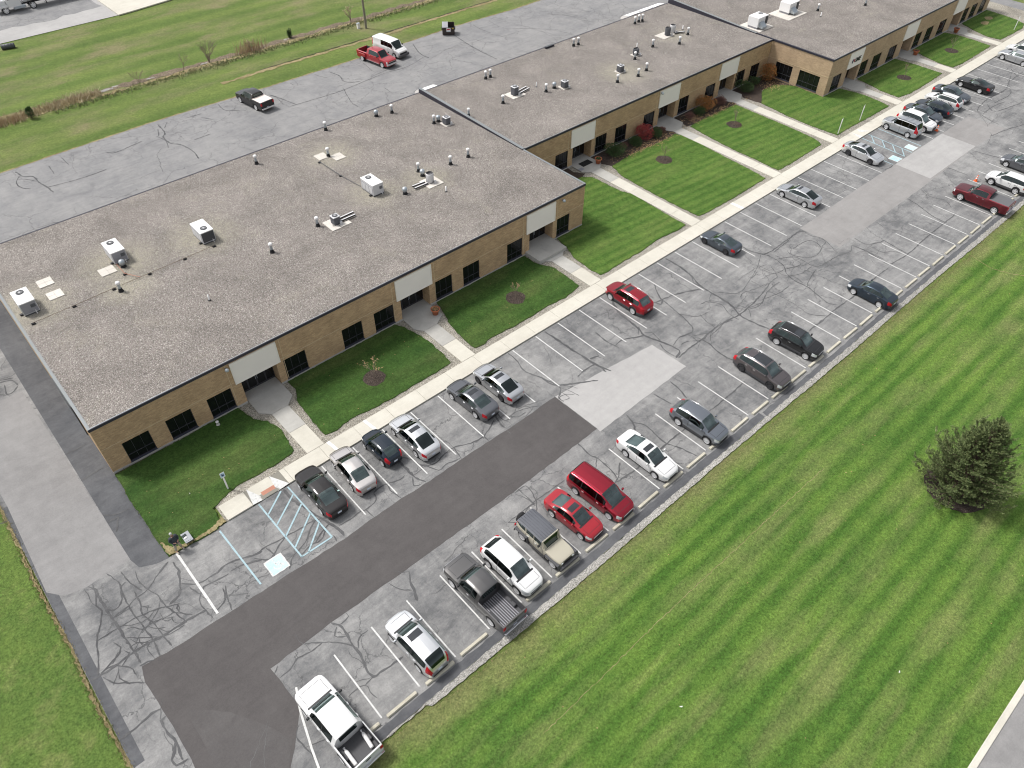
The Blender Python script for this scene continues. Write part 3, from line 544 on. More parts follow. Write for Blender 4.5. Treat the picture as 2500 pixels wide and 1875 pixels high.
# crack sealant: tar ribbons along the cracks
CRACKS=[(0.14,[(9.69,35.31),(9.70,34.17),(9.98,32.83),(10.36,31.40),(10.60,30.54),(10.83,29.68),(10.81,29.05)]),(0.14,[(17.56,32.16),(17.49,31.01),(17.49,30.12),(17.62,29.42),(17.85,29.00)]),(0.14,[(25.97,30.51),(25.67,29.59),(25.67,29.10)]),(0.08,[(11.01,29.97),(11.75,29.90),(12.59,29.97),(13.32,29.86),(14.17,30.06),(14.40,30.70)]),(0.08,[(14.40,30.70),(15.41,30.80),(16.51,30.40),(17.03,30.53)]),(0.08,[(15.73,31.10),(15.43,30.07),(15.63,29.05)]),(0.08,[(17.89,32.01),(18.29,31.35),(18.59,30.41),(19.42,29.90),(20.52,30.14),(21.57,30.15),(22.68,29.64),(23.90,29.53),(25.65,30.28)]),(0.08,[(26.21,30.64),(26.20,29.63),(27.10,29.50)]),(0.08,[(13.13,29.89),(13.23,28.99)]),(0.08,[(18.75,30.34),(19.21,29.19),(19.95,29.28),(21.11,29.01)]),(0.08,[(21.43,30.12),(21.18,28.95)]),(0.08,[(23.90,29.53),(23.86,28.92)]),(0.08,[(5.38,31.74),(6.41,31.82),(7.42,31.67),(8.84,31.57),(9.83,31.48),(10.92,31.05)]),(0.08,[(7.81,31.71),(6.91,31.25),(6.02,30.80),(5.29,31.57)]),(0.08,[(10.01,31.45),(9.23,30.96),(8.49,30.34),(7.31,29.90),(6.67,29.26)]),(0.08,[(10.03,31.17),(10.03,30.25),(9.38,29.81),(8.69,29.91),(7.82,29.69)]),(0.08,[(6.26,31.70),(6.45,30.91),(5.92,30.29),(6.25,29.63)]),(0.08,[(10.26,29.54),(10.18,28.97)]),(0.08,[(10.60,30.54),(9.63,30.22),(9.04,29.86)]),(0.08,[(17.36,29.94),(16.97,29.27),(17.55,29.04)]),(0.16,[(52.50,35.24),(52.49,33.43),(52.16,31.69),(51.71,30.61),(51.51,29.32),(51.52,27.66),(51.35,26.19),(50.81,24.86),(50.96,23.41),(51.26,22.07)]),(0.16,[(43.58,34.20),(42.85,32.78),(42.63,31.42),(42.49,30.02),(42.17,29.03),(42.59,27.61),(42.93,26.29),(42.85,25.55),(42.03,25.28)]),(0.16,[(35.86,35.24),(35.96,33.68),(36.03,31.98),(36.13,30.49),(36.26,29.21),(36.63,27.91)]),(0.1,[(48.44,33.24),(47.31,31.61),(47.13,30.60),(46.86,29.25),(46.59,27.92),(46.17,26.77),(45.50,26.51),(44.22,26.80)]),(0.1,[(46.14,31.48),(47.20,31.23),(48.98,30.84),(51.15,29.88)]),(0.1,[(47.42,31.27),(46.58,30.85),(46.44,31.44)]),(0.1,[(39.21,32.17),(39.06,30.73),(39.20,29.79),(39.19,29.29)]),(0.1,[(39.20,29.79),(40.20,29.94),(41.22,29.45),(42.17,29.03)]),(0.1,[(36.33,30.12),(37.26,29.88)]),(0.1,[(36.29,29.37),(34.90,29.44),(34.02,29.27)]),(0.1,[(36.29,29.37),(36.23,28.08)]),(0.1,[(31.56,35.33),(31.50,34.19),(31.15,32.76),(31.56,31.45),(31.97,30.15),(32.07,29.69),(33.60,28.71),(34.98,27.86)]),(0.1,[(42.18,25.14),(43.82,25.30),(45.26,25.26),(47.19,25.44),(49.21,25.39),(51.01,25.14),(53.42,25.29),(55.19,25.60),(56.95,25.99)]),(0.1,[(45.48,25.69),(45.64,24.51),(45.37,23.53),(45.33,22.36),(45.55,21.77)]),(0.1,[(59.96,31.66),(59.92,30.32),(60.69,28.57)]),(0.1,[(52.16,31.69),(51.45,30.83),(51.61,29.96)]),(0.06,[(42.49,30.02),(41.77,29.38)]),(0.06,[(42.41,29.24),(42.94,28.87),(42.67,27.54)]),(0.06,[(46.68,28.96),(47.12,28.35),(47.80,27.52),(49.15,27.22)]),(0.06,[(48.23,27.59),(47.79,26.43),(47.74,25.60),(46.78,25.39),(45.41,26.17)]),(0.06,[(50.26,28.07),(50.81,27.13),(50.27,25.79),(50.24,24.71)]),(0.06,[(45.80,24.37),(46.73,25.22),(48.75,25.58)]),(0.06,[(50.40,28.18),(51.42,28.69),(52.24,28.21),(53.50,27.09),(56.18,27.65),(58.46,28.44),(60.13,29.33)]),(0.06,[(51.33,24.19),(52.14,25.04),(51.80,26.25)]),(0.06,[(51.35,26.19),(51.90,25.25),(54.00,24.77)]),(0.06,[(55.87,27.43),(55.87,26.21)]),(0.06,[(58.46,28.44),(58.54,27.08)]),(0.06,[(49.32,28.44),(50.40,28.18),(51.09,27.34)]),(0.06,[(53.00,26.59),(53.84,26.79),(55.05,26.44),(56.76,26.15)]),(0.06,[(44.22,26.80),(42.97,26.45)]),(0.06,[(43.82,25.30),(44.98,25.30),(45.16,25.97)]),(0.06,[(46.36,25.33),(45.54,25.22),(44.48,25.95),(43.64,26.07)]),(0.06,[(42.35,27.41),(42.04,26.47),(42.15,25.37)]),(0.06,[(52.14,25.04),(53.32,24.69),(55.14,25.17)]),(0.06,[(46.39,25.09),(47.51,25.16),(48.78,25.33),(49.83,25.06)]),(0.09,[(60.41,29.35),(60.63,28.09),(60.33,26.79),(59.44,25.78),(59.08,24.61),(59.13,23.33),(58.79,21.95),(58.46,20.61),(58.88,20.00)]),(0.09,[(60.24,29.23),(61.48,28.95),(63.89,29.03),(67.03,29.11)]),(0.09,[(61.48,28.68),(63.80,28.83),(66.37,29.11),(67.12,28.46)]),(0.09,[(68.55,24.10),(68.70,22.60),(68.48,20.92),(68.37,19.97),(69.55,19.72),(71.86,19.55),(75.42,19.73),(79.35,19.76),(82.28,19.74)]),(0.09,[(81.12,24.69),(80.73,23.11),(79.89,21.07),(79.85,19.61)]),(0.09,[(53.77,19.64),(56.48,19.64),(58.98,19.69),(61.49,19.58),(65.20,19.71),(67.83,19.67)]),(0.09,[(69.87,24.61),(69.83,23.25),(71.22,22.44),(71.79,22.36),(71.65,21.37),(71.39,19.69)]),(0.06,[(60.64,27.82),(62.41,26.79),(62.45,24.92),(63.16,24.30),(65.81,24.07),(67.53,23.63),(68.50,24.14)]),(0.06,[(62.29,24.29),(60.27,23.80),(59.13,23.33)]),(0.06,[(55.74,26.08),(57.68,26.08),(58.42,26.18),(59.36,27.64)]),(0.06,[(62.82,28.04),(62.49,27.26),(63.03,26.24),(64.10,25.57),(65.81,25.96),(66.00,27.46),(63.45,27.76)]),(0.06,[(74.36,24.73),(74.00,23.72)]),(0.06,[(55.69,25.64),(55.93,24.48),(55.98,22.57),(55.78,20.93),(56.70,19.78)]),(0.06,[(68.79,22.52),(68.75,20.68)]),(0.06,[(69.81,22.44),(69.78,21.38),(70.69,20.85),(71.03,20.01)]),(0.06,[(57.80,25.48),(55.71,25.39),(53.65,24.62)]),(0.06,[(58.01,24.56),(56.40,24.54),(54.24,25.03)]),(0.06,[(84.09,24.70),(83.47,23.27),(83.95,21.88),(83.14,20.68)]),(0.06,[(58.71,25.43),(59.55,25.18),(59.36,23.87)]),(0.06,[(67.03,29.11),(66.92,27.77),(67.29,26.60),(66.17,24.29)]),(0.06,[(62.28,24.81),(60.49,24.86),(59.12,25.56)]),(0.06,[(61.98,26.65),(61.82,25.73),(60.10,26.22)]),(0.06,[(65.81,25.96),(67.10,26.21),(67.19,26.68)]),(0.06,[(58.26,27.84),(58.48,26.62),(59.67,26.34)]),(0.1,[(31.71,31.32),(31.68,30.42),(32.03,29.37),(31.11,28.56),(31.12,28.02)]),(0.1,[(28.85,24.17),(28.71,22.89),(28.91,22.09),(28.89,21.20),(28.77,20.26),(28.57,19.71)]),(0.1,[(29.86,20.72),(28.73,19.86),(28.13,19.66)]),(0.1,[(33.88,23.67),(33.66,22.85),(33.18,22.11)]),(0.1,[(33.68,22.75),(34.15,21.92),(34.02,20.71),(33.93,19.68),(34.38,18.64),(34.75,17.22)]),(0.1,[(37.27,23.74),(37.48,22.04)]),(0.1,[(39.41,23.76),(39.25,22.62),(38.94,21.63)]),(0.1,[(28.13,19.66),(30.30,19.50),(33.36,19.55),(36.17,19.63),(39.16,19.51),(41.71,19.54),(44.09,19.62)]),(0.06,[(31.96,29.43),(32.33,28.56),(32.53,27.66)]),(0.06,[(32.22,29.56),(33.21,28.88),(34.44,28.16)]),(0.06,[(26.44,29.58),(27.38,29.77),(28.58,29.39),(29.17,29.05)]),(0.06,[(26.70,29.86),(27.18,29.27),(28.02,29.20)]),(0.06,[(28.85,22.15),(28.12,21.58)]),(0.06,[(19.99,22.32),(21.61,22.36),(23.48,22.36),(25.62,22.33)]),(0.06,[(22.21,23.91),(23.09,23.84),(23.05,23.16),(22.67,22.25),(22.17,21.72)]),(0.06,[(22.01,23.81),(22.31,23.12),(22.47,22.29)]),(0.06,[(22.49,24.09),(22.49,22.82),(22.39,22.08)]),(0.06,[(31.72,28.91),(31.76,27.99),(31.14,28.18)]),(0.06,[(31.11,28.56),(31.75,28.53),(32.33,28.01)]),(0.12,[(6.65,24.12),(7.00,23.44),(6.97,22.72),(6.85,22.01),(6.89,21.16),(6.68,20.34),(6.60,19.84),(6.69,19.47),(7.41,19.40),(8.75,19.30)]),(0.12,[(12.49,23.83),(12.10,23.11),(11.97,22.54),(11.63,21.71)]),(0.07,[(7.75,24.06),(7.73,23.75),(7.13,23.64),(6.97,23.67)]),(0.07,[(4.70,24.02),(5.45,23.45),(6.22,22.77),(6.80,21.94),(6.99,21.57)]),(0.07,[(5.58,23.39),(4.69,23.31),(3.90,23.51),(3.24,23.22),(2.47,23.13)]),(0.07,[(6.77,23.64),(6.34,23.23),(6.98,22.61)]),(0.07,[(6.99,21.57),(7.43,22.10),(8.11,22.18)]),(0.07,[(4.91,19.44),(5.46,19.52),(6.03,19.38),(6.03,18.63),(6.12,18.27)]),(0.07,[(11.00,23.98),(11.27,23.16),(11.80,22.58)]),(0.07,[(6.69,19.47),(6.03,19.38)]),(0.07,[(1.45,19.48),(1.50,18.67),(1.62,17.98),(1.59,17.19)]),(0.07,[(3.90,23.51),(3.95,23.87)]),(0.07,[(2.73,23.87),(2.31,23.56)]),(0.12,[(-3.85,36.84),(-3.57,36.36),(-3.59,35.70),(-3.56,34.78),(-3.53,33.88),(-3.45,32.74),(-3.45,31.80),(-3.38,30.70),(-3.34,29.56)]),(0.12,[(1.16,30.14),(0.27,30.28),(-0.35,30.30),(-1.44,30.31),(-2.57,30.49),(-3.61,30.50),(-4.38,30.40),(-5.11,30.36),(-6.07,30.45)]),(0.12,[(1.03,34.02),(0.80,33.16),(0.33,32.32),(-0.41,32.09)]),(0.12,[(-3.56,25.53),(-3.88,25.46),(-3.91,25.05),(-3.83,24.28),(-3.75,23.69),(-3.89,22.64)]),(0.12,[(-3.77,23.80),(-4.07,23.30),(-4.33,23.03),(-4.27,22.57),(-3.62,22.48)]),(0.12,[(-6.06,26.01),(-5.10,26.02),(-4.11,26.21),(-3.59,26.10)]),(0.075,[(-3.55,36.81),(-3.73,35.71),(-3.95,35.13),(-3.80,34.55),(-4.13,33.87),(-4.71,32.92),(-4.97,32.23),(-5.23,31.35),(-5.56,30.48)]),(0.075,[(-3.56,34.78),(-3.40,34.20),(-2.91,34.09),(-2.51,34.51),(-2.23,35.40),(-1.87,35.54)]),(0.075,[(-2.56,36.97),(-2.21,35.85),(-2.27,35.32),(-2.37,34.28),(-2.38,32.75),(-2.26,31.57),(-2.18,30.35),(-2.29,29.23)]),(0.075,[(-1.79,36.52),(-1.67,35.24),(-1.30,34.23)]),(0.075,[(-1.08,35.89),(-1.19,35.05),(-0.98,34.06),(-0.70,33.24),(-0.64,32.29),(-0.33,31.03),(-0.10,30.18)]),(0.075,[(0.05,34.77),(-0.98,34.06),(-1.98,33.93),(-2.37,33.72),(-3.25,33.63),(-3.42,33.57)]),(0.075,[(0.82,33.03),(1.19,32.59),(1.85,32.23),(3.08,32.19)]),(0.075,[(1.11,32.42),(1.40,31.48),(1.81,31.81),(2.58,31.69),(3.47,31.61)]),(0.075,[(1.77,31.73),(1.37,31.40),(1.10,30.85),(1.16,30.14),(1.24,29.31)]),(0.075,[(-4.86,32.73),(-3.48,32.66),(-2.36,32.62),(-1.32,32.35),(-0.65,32.08),(-0.01,31.73),(-0.17,31.21)]),(0.075,[(-1.84,33.14),(-1.98,32.61),(-1.69,31.49),(-1.61,30.26),(-1.49,29.33)]),(0.075,[(-1.74,34.50),(-1.76,33.51),(-1.90,32.98)]),(0.075,[(-5.38,30.22),(-5.05,29.44),(-4.57,29.02),(-3.68,28.22)]),(0.075,[(-4.58,29.89),(-4.67,29.49),(-4.34,28.72)]),(0.075,[(-5.40,30.53),(-4.71,30.49),(-3.94,29.71),(-3.85,29.04)]),(0.075,[(-4.09,31.13),(-4.65,30.63)]),(0.075,[(2.89,30.96),(2.63,30.28),(2.40,29.03)]),(0.075,[(2.69,30.91),(2.41,30.02),(1.48,29.64)]),(0.075,[(-0.01,31.73),(-0.17,31.21),(0.40,30.38)]),(0.075,[(-5.51,30.43),(-4.75,30.73),(-4.06,31.01),(-3.86,31.34),(-4.07,31.93)]),(0.075,[(-3.79,30.97),(-3.63,30.63),(-4.28,30.11)]),(0.075,[(-3.48,29.40),(-2.98,29.35),(-2.69,29.18)]),(0.045,[(-3.45,32.74),(-2.21,32.06),(-1.35,32.27)]),(0.045,[(-3.40,31.75),(-2.63,31.06),(-1.47,30.24),(-0.28,30.12)]),(0.045,[(-2.29,30.45),(-2.67,30.27),(-2.64,29.64),(-2.60,29.21)]),(0.045,[(-3.18,32.28),(-2.79,32.14),(-2.41,31.60),(-2.03,31.58),(-1.82,31.18),(-1.24,30.76)]),(0.045,[(-3.21,31.48),(-3.03,31.01),(-2.59,30.62),(-1.97,30.48)]),(0.045,[(-2.08,32.37),(-1.78,32.00),(-2.03,31.58),(-2.50,31.37)]),(0.045,[(-1.69,31.49),(-1.22,31.50),(-0.95,31.05),(-0.54,31.10)]),(0.045,[(-1.66,31.03),(-1.31,30.41),(-0.79,30.37),(-0.42,30.15)]),(0.045,[(-1.11,31.94),(-1.11,31.40),(-0.49,31.39),(0.04,30.81)]),(0.045,[(-3.43,30.95),(-2.92,30.91),(-2.45,30.08)]),(0.045,[(-2.73,31.36),(-2.84,30.94),(-2.77,30.37)]),(0.045,[(-1.78,33.09),(-1.46,32.91),(-1.69,32.57)]),(0.045,[(-0.65,31.20),(-0.71,30.72),(-0.21,30.28)]),(0.045,[(-3.42,33.57),(-2.76,33.52),(-2.23,33.49)]),(0.1,[(-1.01,49.08),(0.51,49.13)]),(0.1,[(-1.04,45.83),(0.32,46.01),(0.73,45.94)]),(0.1,[(-0.95,41.78),(-0.39,41.28),(0.71,41.05)]),(0.1,[(-0.95,40.92),(-0.20,40.91)]),(0.1,[(-0.20,40.91),(-0.82,39.76)]),(0.1,[(0.87,35.14),(0.03,34.70)]),(0.1,[(1.11,34.92),(1.08,33.77)]),(0.1,[(-6.59,45.80),(-6.09,45.68)]),(0.1,[(-6.41,40.65),(-6.03,40.67)]),(0.1,[(2.90,32.15),(3.59,32.36),(4.52,32.14),(5.31,31.80),(5.98,31.70)]),(0.1,[(3.68,31.68),(4.42,31.62),(5.64,31.08)]),(0.1,[(-2.30,60.46),(-1.48,60.11),(-1.29,59.21)]),(0.1,[(-2.09,59.92),(-2.29,58.65),(-1.73,58.69),(-1.33,59.07)]),(0.1,[(-2.21,60.76),(-1.32,60.34)]),(0.14,[(9.52,95.15),(9.88,93.44),(10.69,92.74),(10.75,90.98),(11.10,89.34),(11.21,87.77)]),(0.14,[(26.49,95.60),(26.24,92.94),(25.61,91.88),(25.63,89.90),(26.36,88.87),(26.79,86.58),(26.54,84.19)]),(0.09,[(9.48,93.79),(8.79,92.36),(9.06,90.80),(9.65,90.29)]),(0.09,[(9.72,92.91),(10.64,91.42)]),(0.09,[(11.10,89.34),(13.04,88.98),(14.80,88.79),(17.50,88.86)]),(0.09,[(25.09,92.73),(25.45,90.83),(24.92,88.97)]),(0.09,[(25.97,94.40),(25.31,92.54)]),(0.09,[(19.03,92.80),(19.87,92.07),(23.30,92.71)]),(0.09,[(34.73,95.82),(34.64,93.65),(36.02,92.46)]),(0.09,[(31.46,93.80),(32.30,92.22)]),(0.09,[(29.74,94.88),(31.90,94.72)]),(0.09,[(12.80,94.04),(12.67,91.69)]),(0.09,[(14.60,95.00),(14.64,92.79)]),(0.09,[(28.16,88.86),(30.36,88.93)]),(0.09,[(26.76,94.12),(27.65,95.43)]),(0.12,[(51.04,94.76),(51.39,92.90),(50.96,90.74),(52.55,89.36)]),(0.12,[(65.81,95.29),(64.50,91.78),(64.51,89.52)]),(0.12,[(72.66,94.22),(71.79,88.35),(71.62,82.80)]),(0.12,[(41.15,93.94),(41.85,91.45),(42.31,89.21)]),(0.07,[(49.00,95.50),(49.74,93.32)]),(0.07,[(49.29,90.21),(50.10,90.00)]),(0.07,[(49.70,89.38),(48.17,85.03),(48.10,83.26)]),(0.07,[(56.34,94.42),(55.76,91.19)]),(0.07,[(45.03,95.40),(45.13,94.32)]),(0.07,[(41.56,93.10),(41.15,90.22)]),(0.07,[(64.64,90.53),(60.47,89.21),(56.55,89.45),(52.34,89.05),(48.30,88.66),(41.38,89.12)]),(0.07,[(77.46,95.16),(77.22,93.43),(77.36,90.78)]),(0.07,[(69.06,94.88),(70.42,93.71)]),(0.07,[(54.40,89.78),(57.01,90.10),(59.18,90.86)]),(0.07,[(53.92,85.70),(53.71,83.47)]),(0.09,[(122.52,31.08),(117.23,29.63),(112.48,29.94),(108.40,29.35),(107.00,27.48),(106.52,25.75)]),(0.09,[(114.16,29.89),(117.98,29.47),(116.23,28.56),(112.14,28.84)]),(0.09,[(125.02,30.49),(120.93,30.41)]),(0.09,[(102.57,25.05),(105.48,24.56),(108.94,23.63)]),(0.09,[(97.24,24.98),(98.00,22.03)]),(0.09,[(91.11,24.95),(91.17,22.59)]),(0.09,[(106.99,30.59),(108.50,29.71),(108.66,28.23)]),(0.09,[(111.07,29.30),(109.71,27.76),(112.75,26.92),(115.52,26.36)]),(0.09,[(85.17,29.61),(86.56,29.47),(87.69,30.69),(88.47,31.88)]),(0.09,[(124.97,32.13),(123.16,30.53),(122.74,29.35)]),(0.09,[(107.98,28.38),(110.97,28.48),(113.57,28.05)])]
M['hair'] = asphalt('hair', (0.095, 0.095, 0.097), (0.150, 0.149, 0.148), 0.2, 0.1, 3.0)
def ribbon(m, pts, wd, z, rg, jit=0.035):
    P2 = [Vector(p) for p in pts]; dense = []
    for i in range(len(P2) - 1):
        d = P2[i + 1] - P2[i]; n = max(1, int(d.length / 0.22))
        nn = Vector((-d.y, d.x)).normalized() if d.length > 0 else Vector((0, 0))
        p0 = P2[max(i - 1, 0)]; p3 = P2[min(i + 2, len(P2) - 1)]
        for k in range(n):
            t = k / n
            q = 0.5 * ((2 * P2[i]) + (P2[i + 1] - p0) * t + (2 * p0 - 5 * P2[i] + 4 * P2[i + 1] - p3) * t * t + (3 * P2[i] - p0 - 3 * P2[i + 1] + p3) * t ** 3)
            dense.append(q + nn * rg.uniform(-jit, jit) * (.35 if k == 0 else 1))
    dense.append(P2[-1])
    L = []; Rr = []
    for i, p in enumerate(dense):
        d = dense[min(i + 1, len(dense) - 1)] - dense[max(i - 1, 0)]
        nn = Vector((-d.y, d.x)).normalized() if d.length > 1e-6 else Vector((1, 0))
        ww = wd * 0.5 * rg.uniform(0.45, 1.35) * (0.45 if i in (0, len(dense) - 1) else 1)
        L.append((p.x + nn.x * ww, p.y + nn.y * ww, z)); Rr.append((p.x - nn.x * ww, p.y - nn.y * ww, z))
    n = len(dense)
    m.add(L + Rr, [(n + i, n + i + 1, i + 1, i) for i in range(n - 1)])
cm = MB(); rg = random.Random(3); z = 0.014
for i, (wd, pts) in enumerate(CRACKS):
    ribbon(cm, pts, wd * (1.25 if wd > .07 else 1.1), 0.0135 + (i % 40) * 0.0001, rg)
    # hairline branches off the sealed crack
    for k in range(len(pts) - 1):
        if rg.random() < 0.06:
            a = Vector(pts[k]); an = rg.uniform(0, 6.28); ln = rg.uniform(0.5, 1.8)
            q = [a]
            for s_ in range(3):
                an += rg.uniform(-.6, .6); q.append(q[-1] + Vector((math.cos(an), math.sin(an))) * ln / 3)
            ribbon(cm, [tuple(v) for v in q], 0.04, 0.0176 + rg.random() * .001, rg)
cracks_o = cm.build('crack_sealant', M['tar'], lot)
tag(cracks_o, kind='stuff')
# random crack network in the rear yard and the far part of the lot
cm = MB()
def wander(x, y, ang, length, wd, region, depth=0):
    q = [(x, y)]; n = int(length / 0.9)
    for k in range(n):
        ang += rg.gauss(0, 0.15)
        x += math.cos(ang) * 0.9; y += math.sin(ang) * 0.9
        if not (region[0] < x < region[1] and region[2] < y < region[3]): break
        q.append((x, y))
        if depth < 2 and rg.random() < 0.14:
            wander(x, y, ang + rg.choice((-1, 1)) * rg.uniform(.7, 1.5), length * 0.45, wd * .7, region, depth + 1)
    if len(q) > 1: ribbon(cm, q, wd, 0.0136 + rg.random() * .003, rg, .09)
for k in range(36):
    wander(rg.uniform(0, 170), rg.uniform(73, 95), rg.choice((0, 0.1, 3.1, 1.5, 1.2, 2.0)) + rg.gauss(0, .3), rg.uniform(3, 13), rg.uniform(0.028, 0.048), (-10, 190, 72.6, 95.8))
rc = cm.build('hairline_cracks', M['hair'], bpy.data.objects['rear_yard']); tag(rc, kind='stuff')
cm = MB()
for k in range(8):
    wander(rg.uniform(104, 150), rg.uniform(18, 33), rg.uniform(0, 6.28), rg.uniform(5, 12), rg.uniform(0.06, 0.11), (100, 160, 16.7, 35))
for k in range(6):
    wander(rg.uniform(60, 104), rg.uniform(17, 24), rg.uniform(0, 6.28), rg.uniform(3, 8), rg.uniform(0.03, 0.06), (58, 104, 16.7, 24.4))
def net(x0, x1, y0, y1, n, w0, w1, l0, l1):
    for k in range(n): wander(rg.uniform(x0, x1), rg.uniform(y0, y1), rg.choice((0.05, 0.3, 3.3, 1.5, 1.7, 4.7)) + rg.gauss(0, .15), rg.uniform(l0, l1), rg.uniform(w0, w1), (x0 - 1.5, x1 + 1.5, y0 - 1, y1 + 1))
net(43, 54, 24.5, 28.5, 5, .03, .05, 2.5, 7); net(53, 66.5, 24.8, 29.3, 6, .03, .05, 2.5, 8); net(66, 70, 21, 24.3, 6, .03, .05, 2, 5)
net(100, 112, 24, 30, 5, .04, .06, 3, 8); net(4.5, 11, 29.6, 32, 6, .03, .05, 1.5, 4); net(24, 31, 29.2, 31, 8, .03, .05, 1.5, 4)
for k in range(10):
    wander(rg.uniform(-5, 60), rg.choice((rg.uniform(17, 24), rg.uniform(29, 35))), rg.uniform(0, 6.28), rg.uniform(1.5, 4), rg.uniform(0.025, 0.045), (-5.8, 62, 16.7, 35.2))
rc = cm.build('hairline_cracks', M['hair'], lot); tag(rc, kind='stuff')
# painted markings
def line(x0, y0, x1, y1, wd, mat, name='parking_line', z=0.020):
    a = Vector((x0, y0)); b = Vector((x1, y1)); d = (b - a).normalized(); n = Vector((-d.y, d.x)) * wd / 2
    m = MB(); k = max(2, int((b - a).length / 0.5)); L = []; Rr = []
    for i in range(k + 1):
        p = a.lerp(b, i / k); j = rg.uniform(.9, 1.08)
        L.append((p.x + n.x * j, p.y + n.y * j, z)); Rr.append((p.x - n.x * j, p.y - n.y * j, z))
    m.add(L + Rr, [(k + 1 + i, k + 2 + i, i + 1, i) for i in range(k)])
    return m.build(name, mat, lot)
LINE_UP = [12.9] + [15.64 + 2.741 * k for k in range(26)] + [96.55 + 2.741 * k for k in range(18)]
for x in LINE_UP: line(x, 35.3, x, 29.5, 0.10, M['white_paint'])
LINE_LO = [5.66 + 2.729 * k for k in range(52)]
for i, x in enumerate(LINE_LO): line(x, 17.15, x, 22.2, 0.10, M['white_paint'])
line(1.57, 35.4, 1.62, 29.45, 0.16, M['white_paint'])
for a, b in (((2.9, 22.0), (2.36, 20.6)), ((2.36, 20.6), (1.76, 18.35)), ((1.76, 18.35), (1.45, 16.9))): line(*a, *b, 0.13, M['white_paint'])
for a, b in (((4.57, 35.1), (4.68, 29.5)), ((7.69, 35.3), (7.76, 29.5)), ((10.02, 35.3), (10.13, 29.5)), ((7.74, 29.52), (10.1, 29.5)), ((9.45, 35.28), (7.75, 34.06)), ((9.98, 34.45), (7.79, 32.9)), ((9.97, 33.3), (7.76, 31.65)), ((10.03, 32.2), (7.8, 30.45)), ((10.06, 31.07), (8.28, 29.53))):
    line(*a, *b, 0.12, M['blue_paint'], 'accessible_bay_line')
for a, b in (((93.8, 35.3), (93.65, 29.6)), ((91.5, 35.3), (91.3, 29.5)), ((90.0, 35.3), (89.75, 29.6)), ((91.45, 34.9), (90.0, 33.7)), ((91.45, 33.5), (90.0, 32.3)), ((91.4, 32.1), (89.9, 30.9)), ((91.3, 30.8), (89.8, 29.7)), ((87.0, 35.3), (86.9, 29.6))):
    line(*a, *b, 0.12, M['blue_paint'], 'accessible_bay_line')
def access_symbol(x, y, s):
    """white square, blue field, wheelchair figure"""
    b = MB(); b.poly(ccw(ragged(rect(x - s, x + s, y - s, y + s), .25, .03, rg)), 0.020); b.build('accessible_symbol_border', M['white_paint'], lot)
    q = MB(); q.poly(ccw(ragged(rect(x - s * .86, x + s * .86, y - s * .86, y + s * .86), .25, .03, rg)), 0.024); q.build('accessible_symbol_field', M['pale_blue_paint'], lot)
    m = MB(); n = 20
    a0 = [math.radians(150 + k * 250 / n) for k in range(n + 1)]
    ro, ri = s * .44, s * .32
    m.add([(x + ro * math.cos(t), y - s * .2 + ro * math.sin(t), .028) for t in a0] + [(x + ri * math.cos(t), y - s * .2 + ri * math.sin(t), .028) for t in a0], [(k, k + 1, n + 2 + k, n + 1 + k) for k in range(n)])
    def bar(xa, ya, xb, yb, w_):
        a = Vector((xa, ya)); b_ = Vector((xb, yb)); d = (b_ - a).normalized(); nn = Vector((-d.y, d.x)) * w_
        m.add([(x + p.x, y + p.y, .0284) for p in (a + nn, b_ + nn, b_ - nn, a - nn)], [(3, 2, 1, 0)])
    bar(-.08 * s, .5 * s, -.02 * s, -.1 * s, .07 * s); bar(-.05 * s, .18 * s, .3 * s, .18 * s, .05 * s); bar(0, -.1 * s, .38 * s, -.1 * s, .06 * s); bar(.36 * s, -.1 * s, .55 * s, -.5 * s, .06 * s)
    m.add([(x - .1 * s + .11 * s * math.cos(t), y + .66 * s + .11 * s * math.sin(t), .028) for t in [k * .628 for k in range(10)]], [tuple(range(10))])
    m.build('accessible_symbol_figure', M['white_paint'], lot)
access_symbol(6.2, 30.1, 0.66)
access_symbol(92.35, 30.2, 0.62); access_symbol(88.4, 30.1, 0.62)

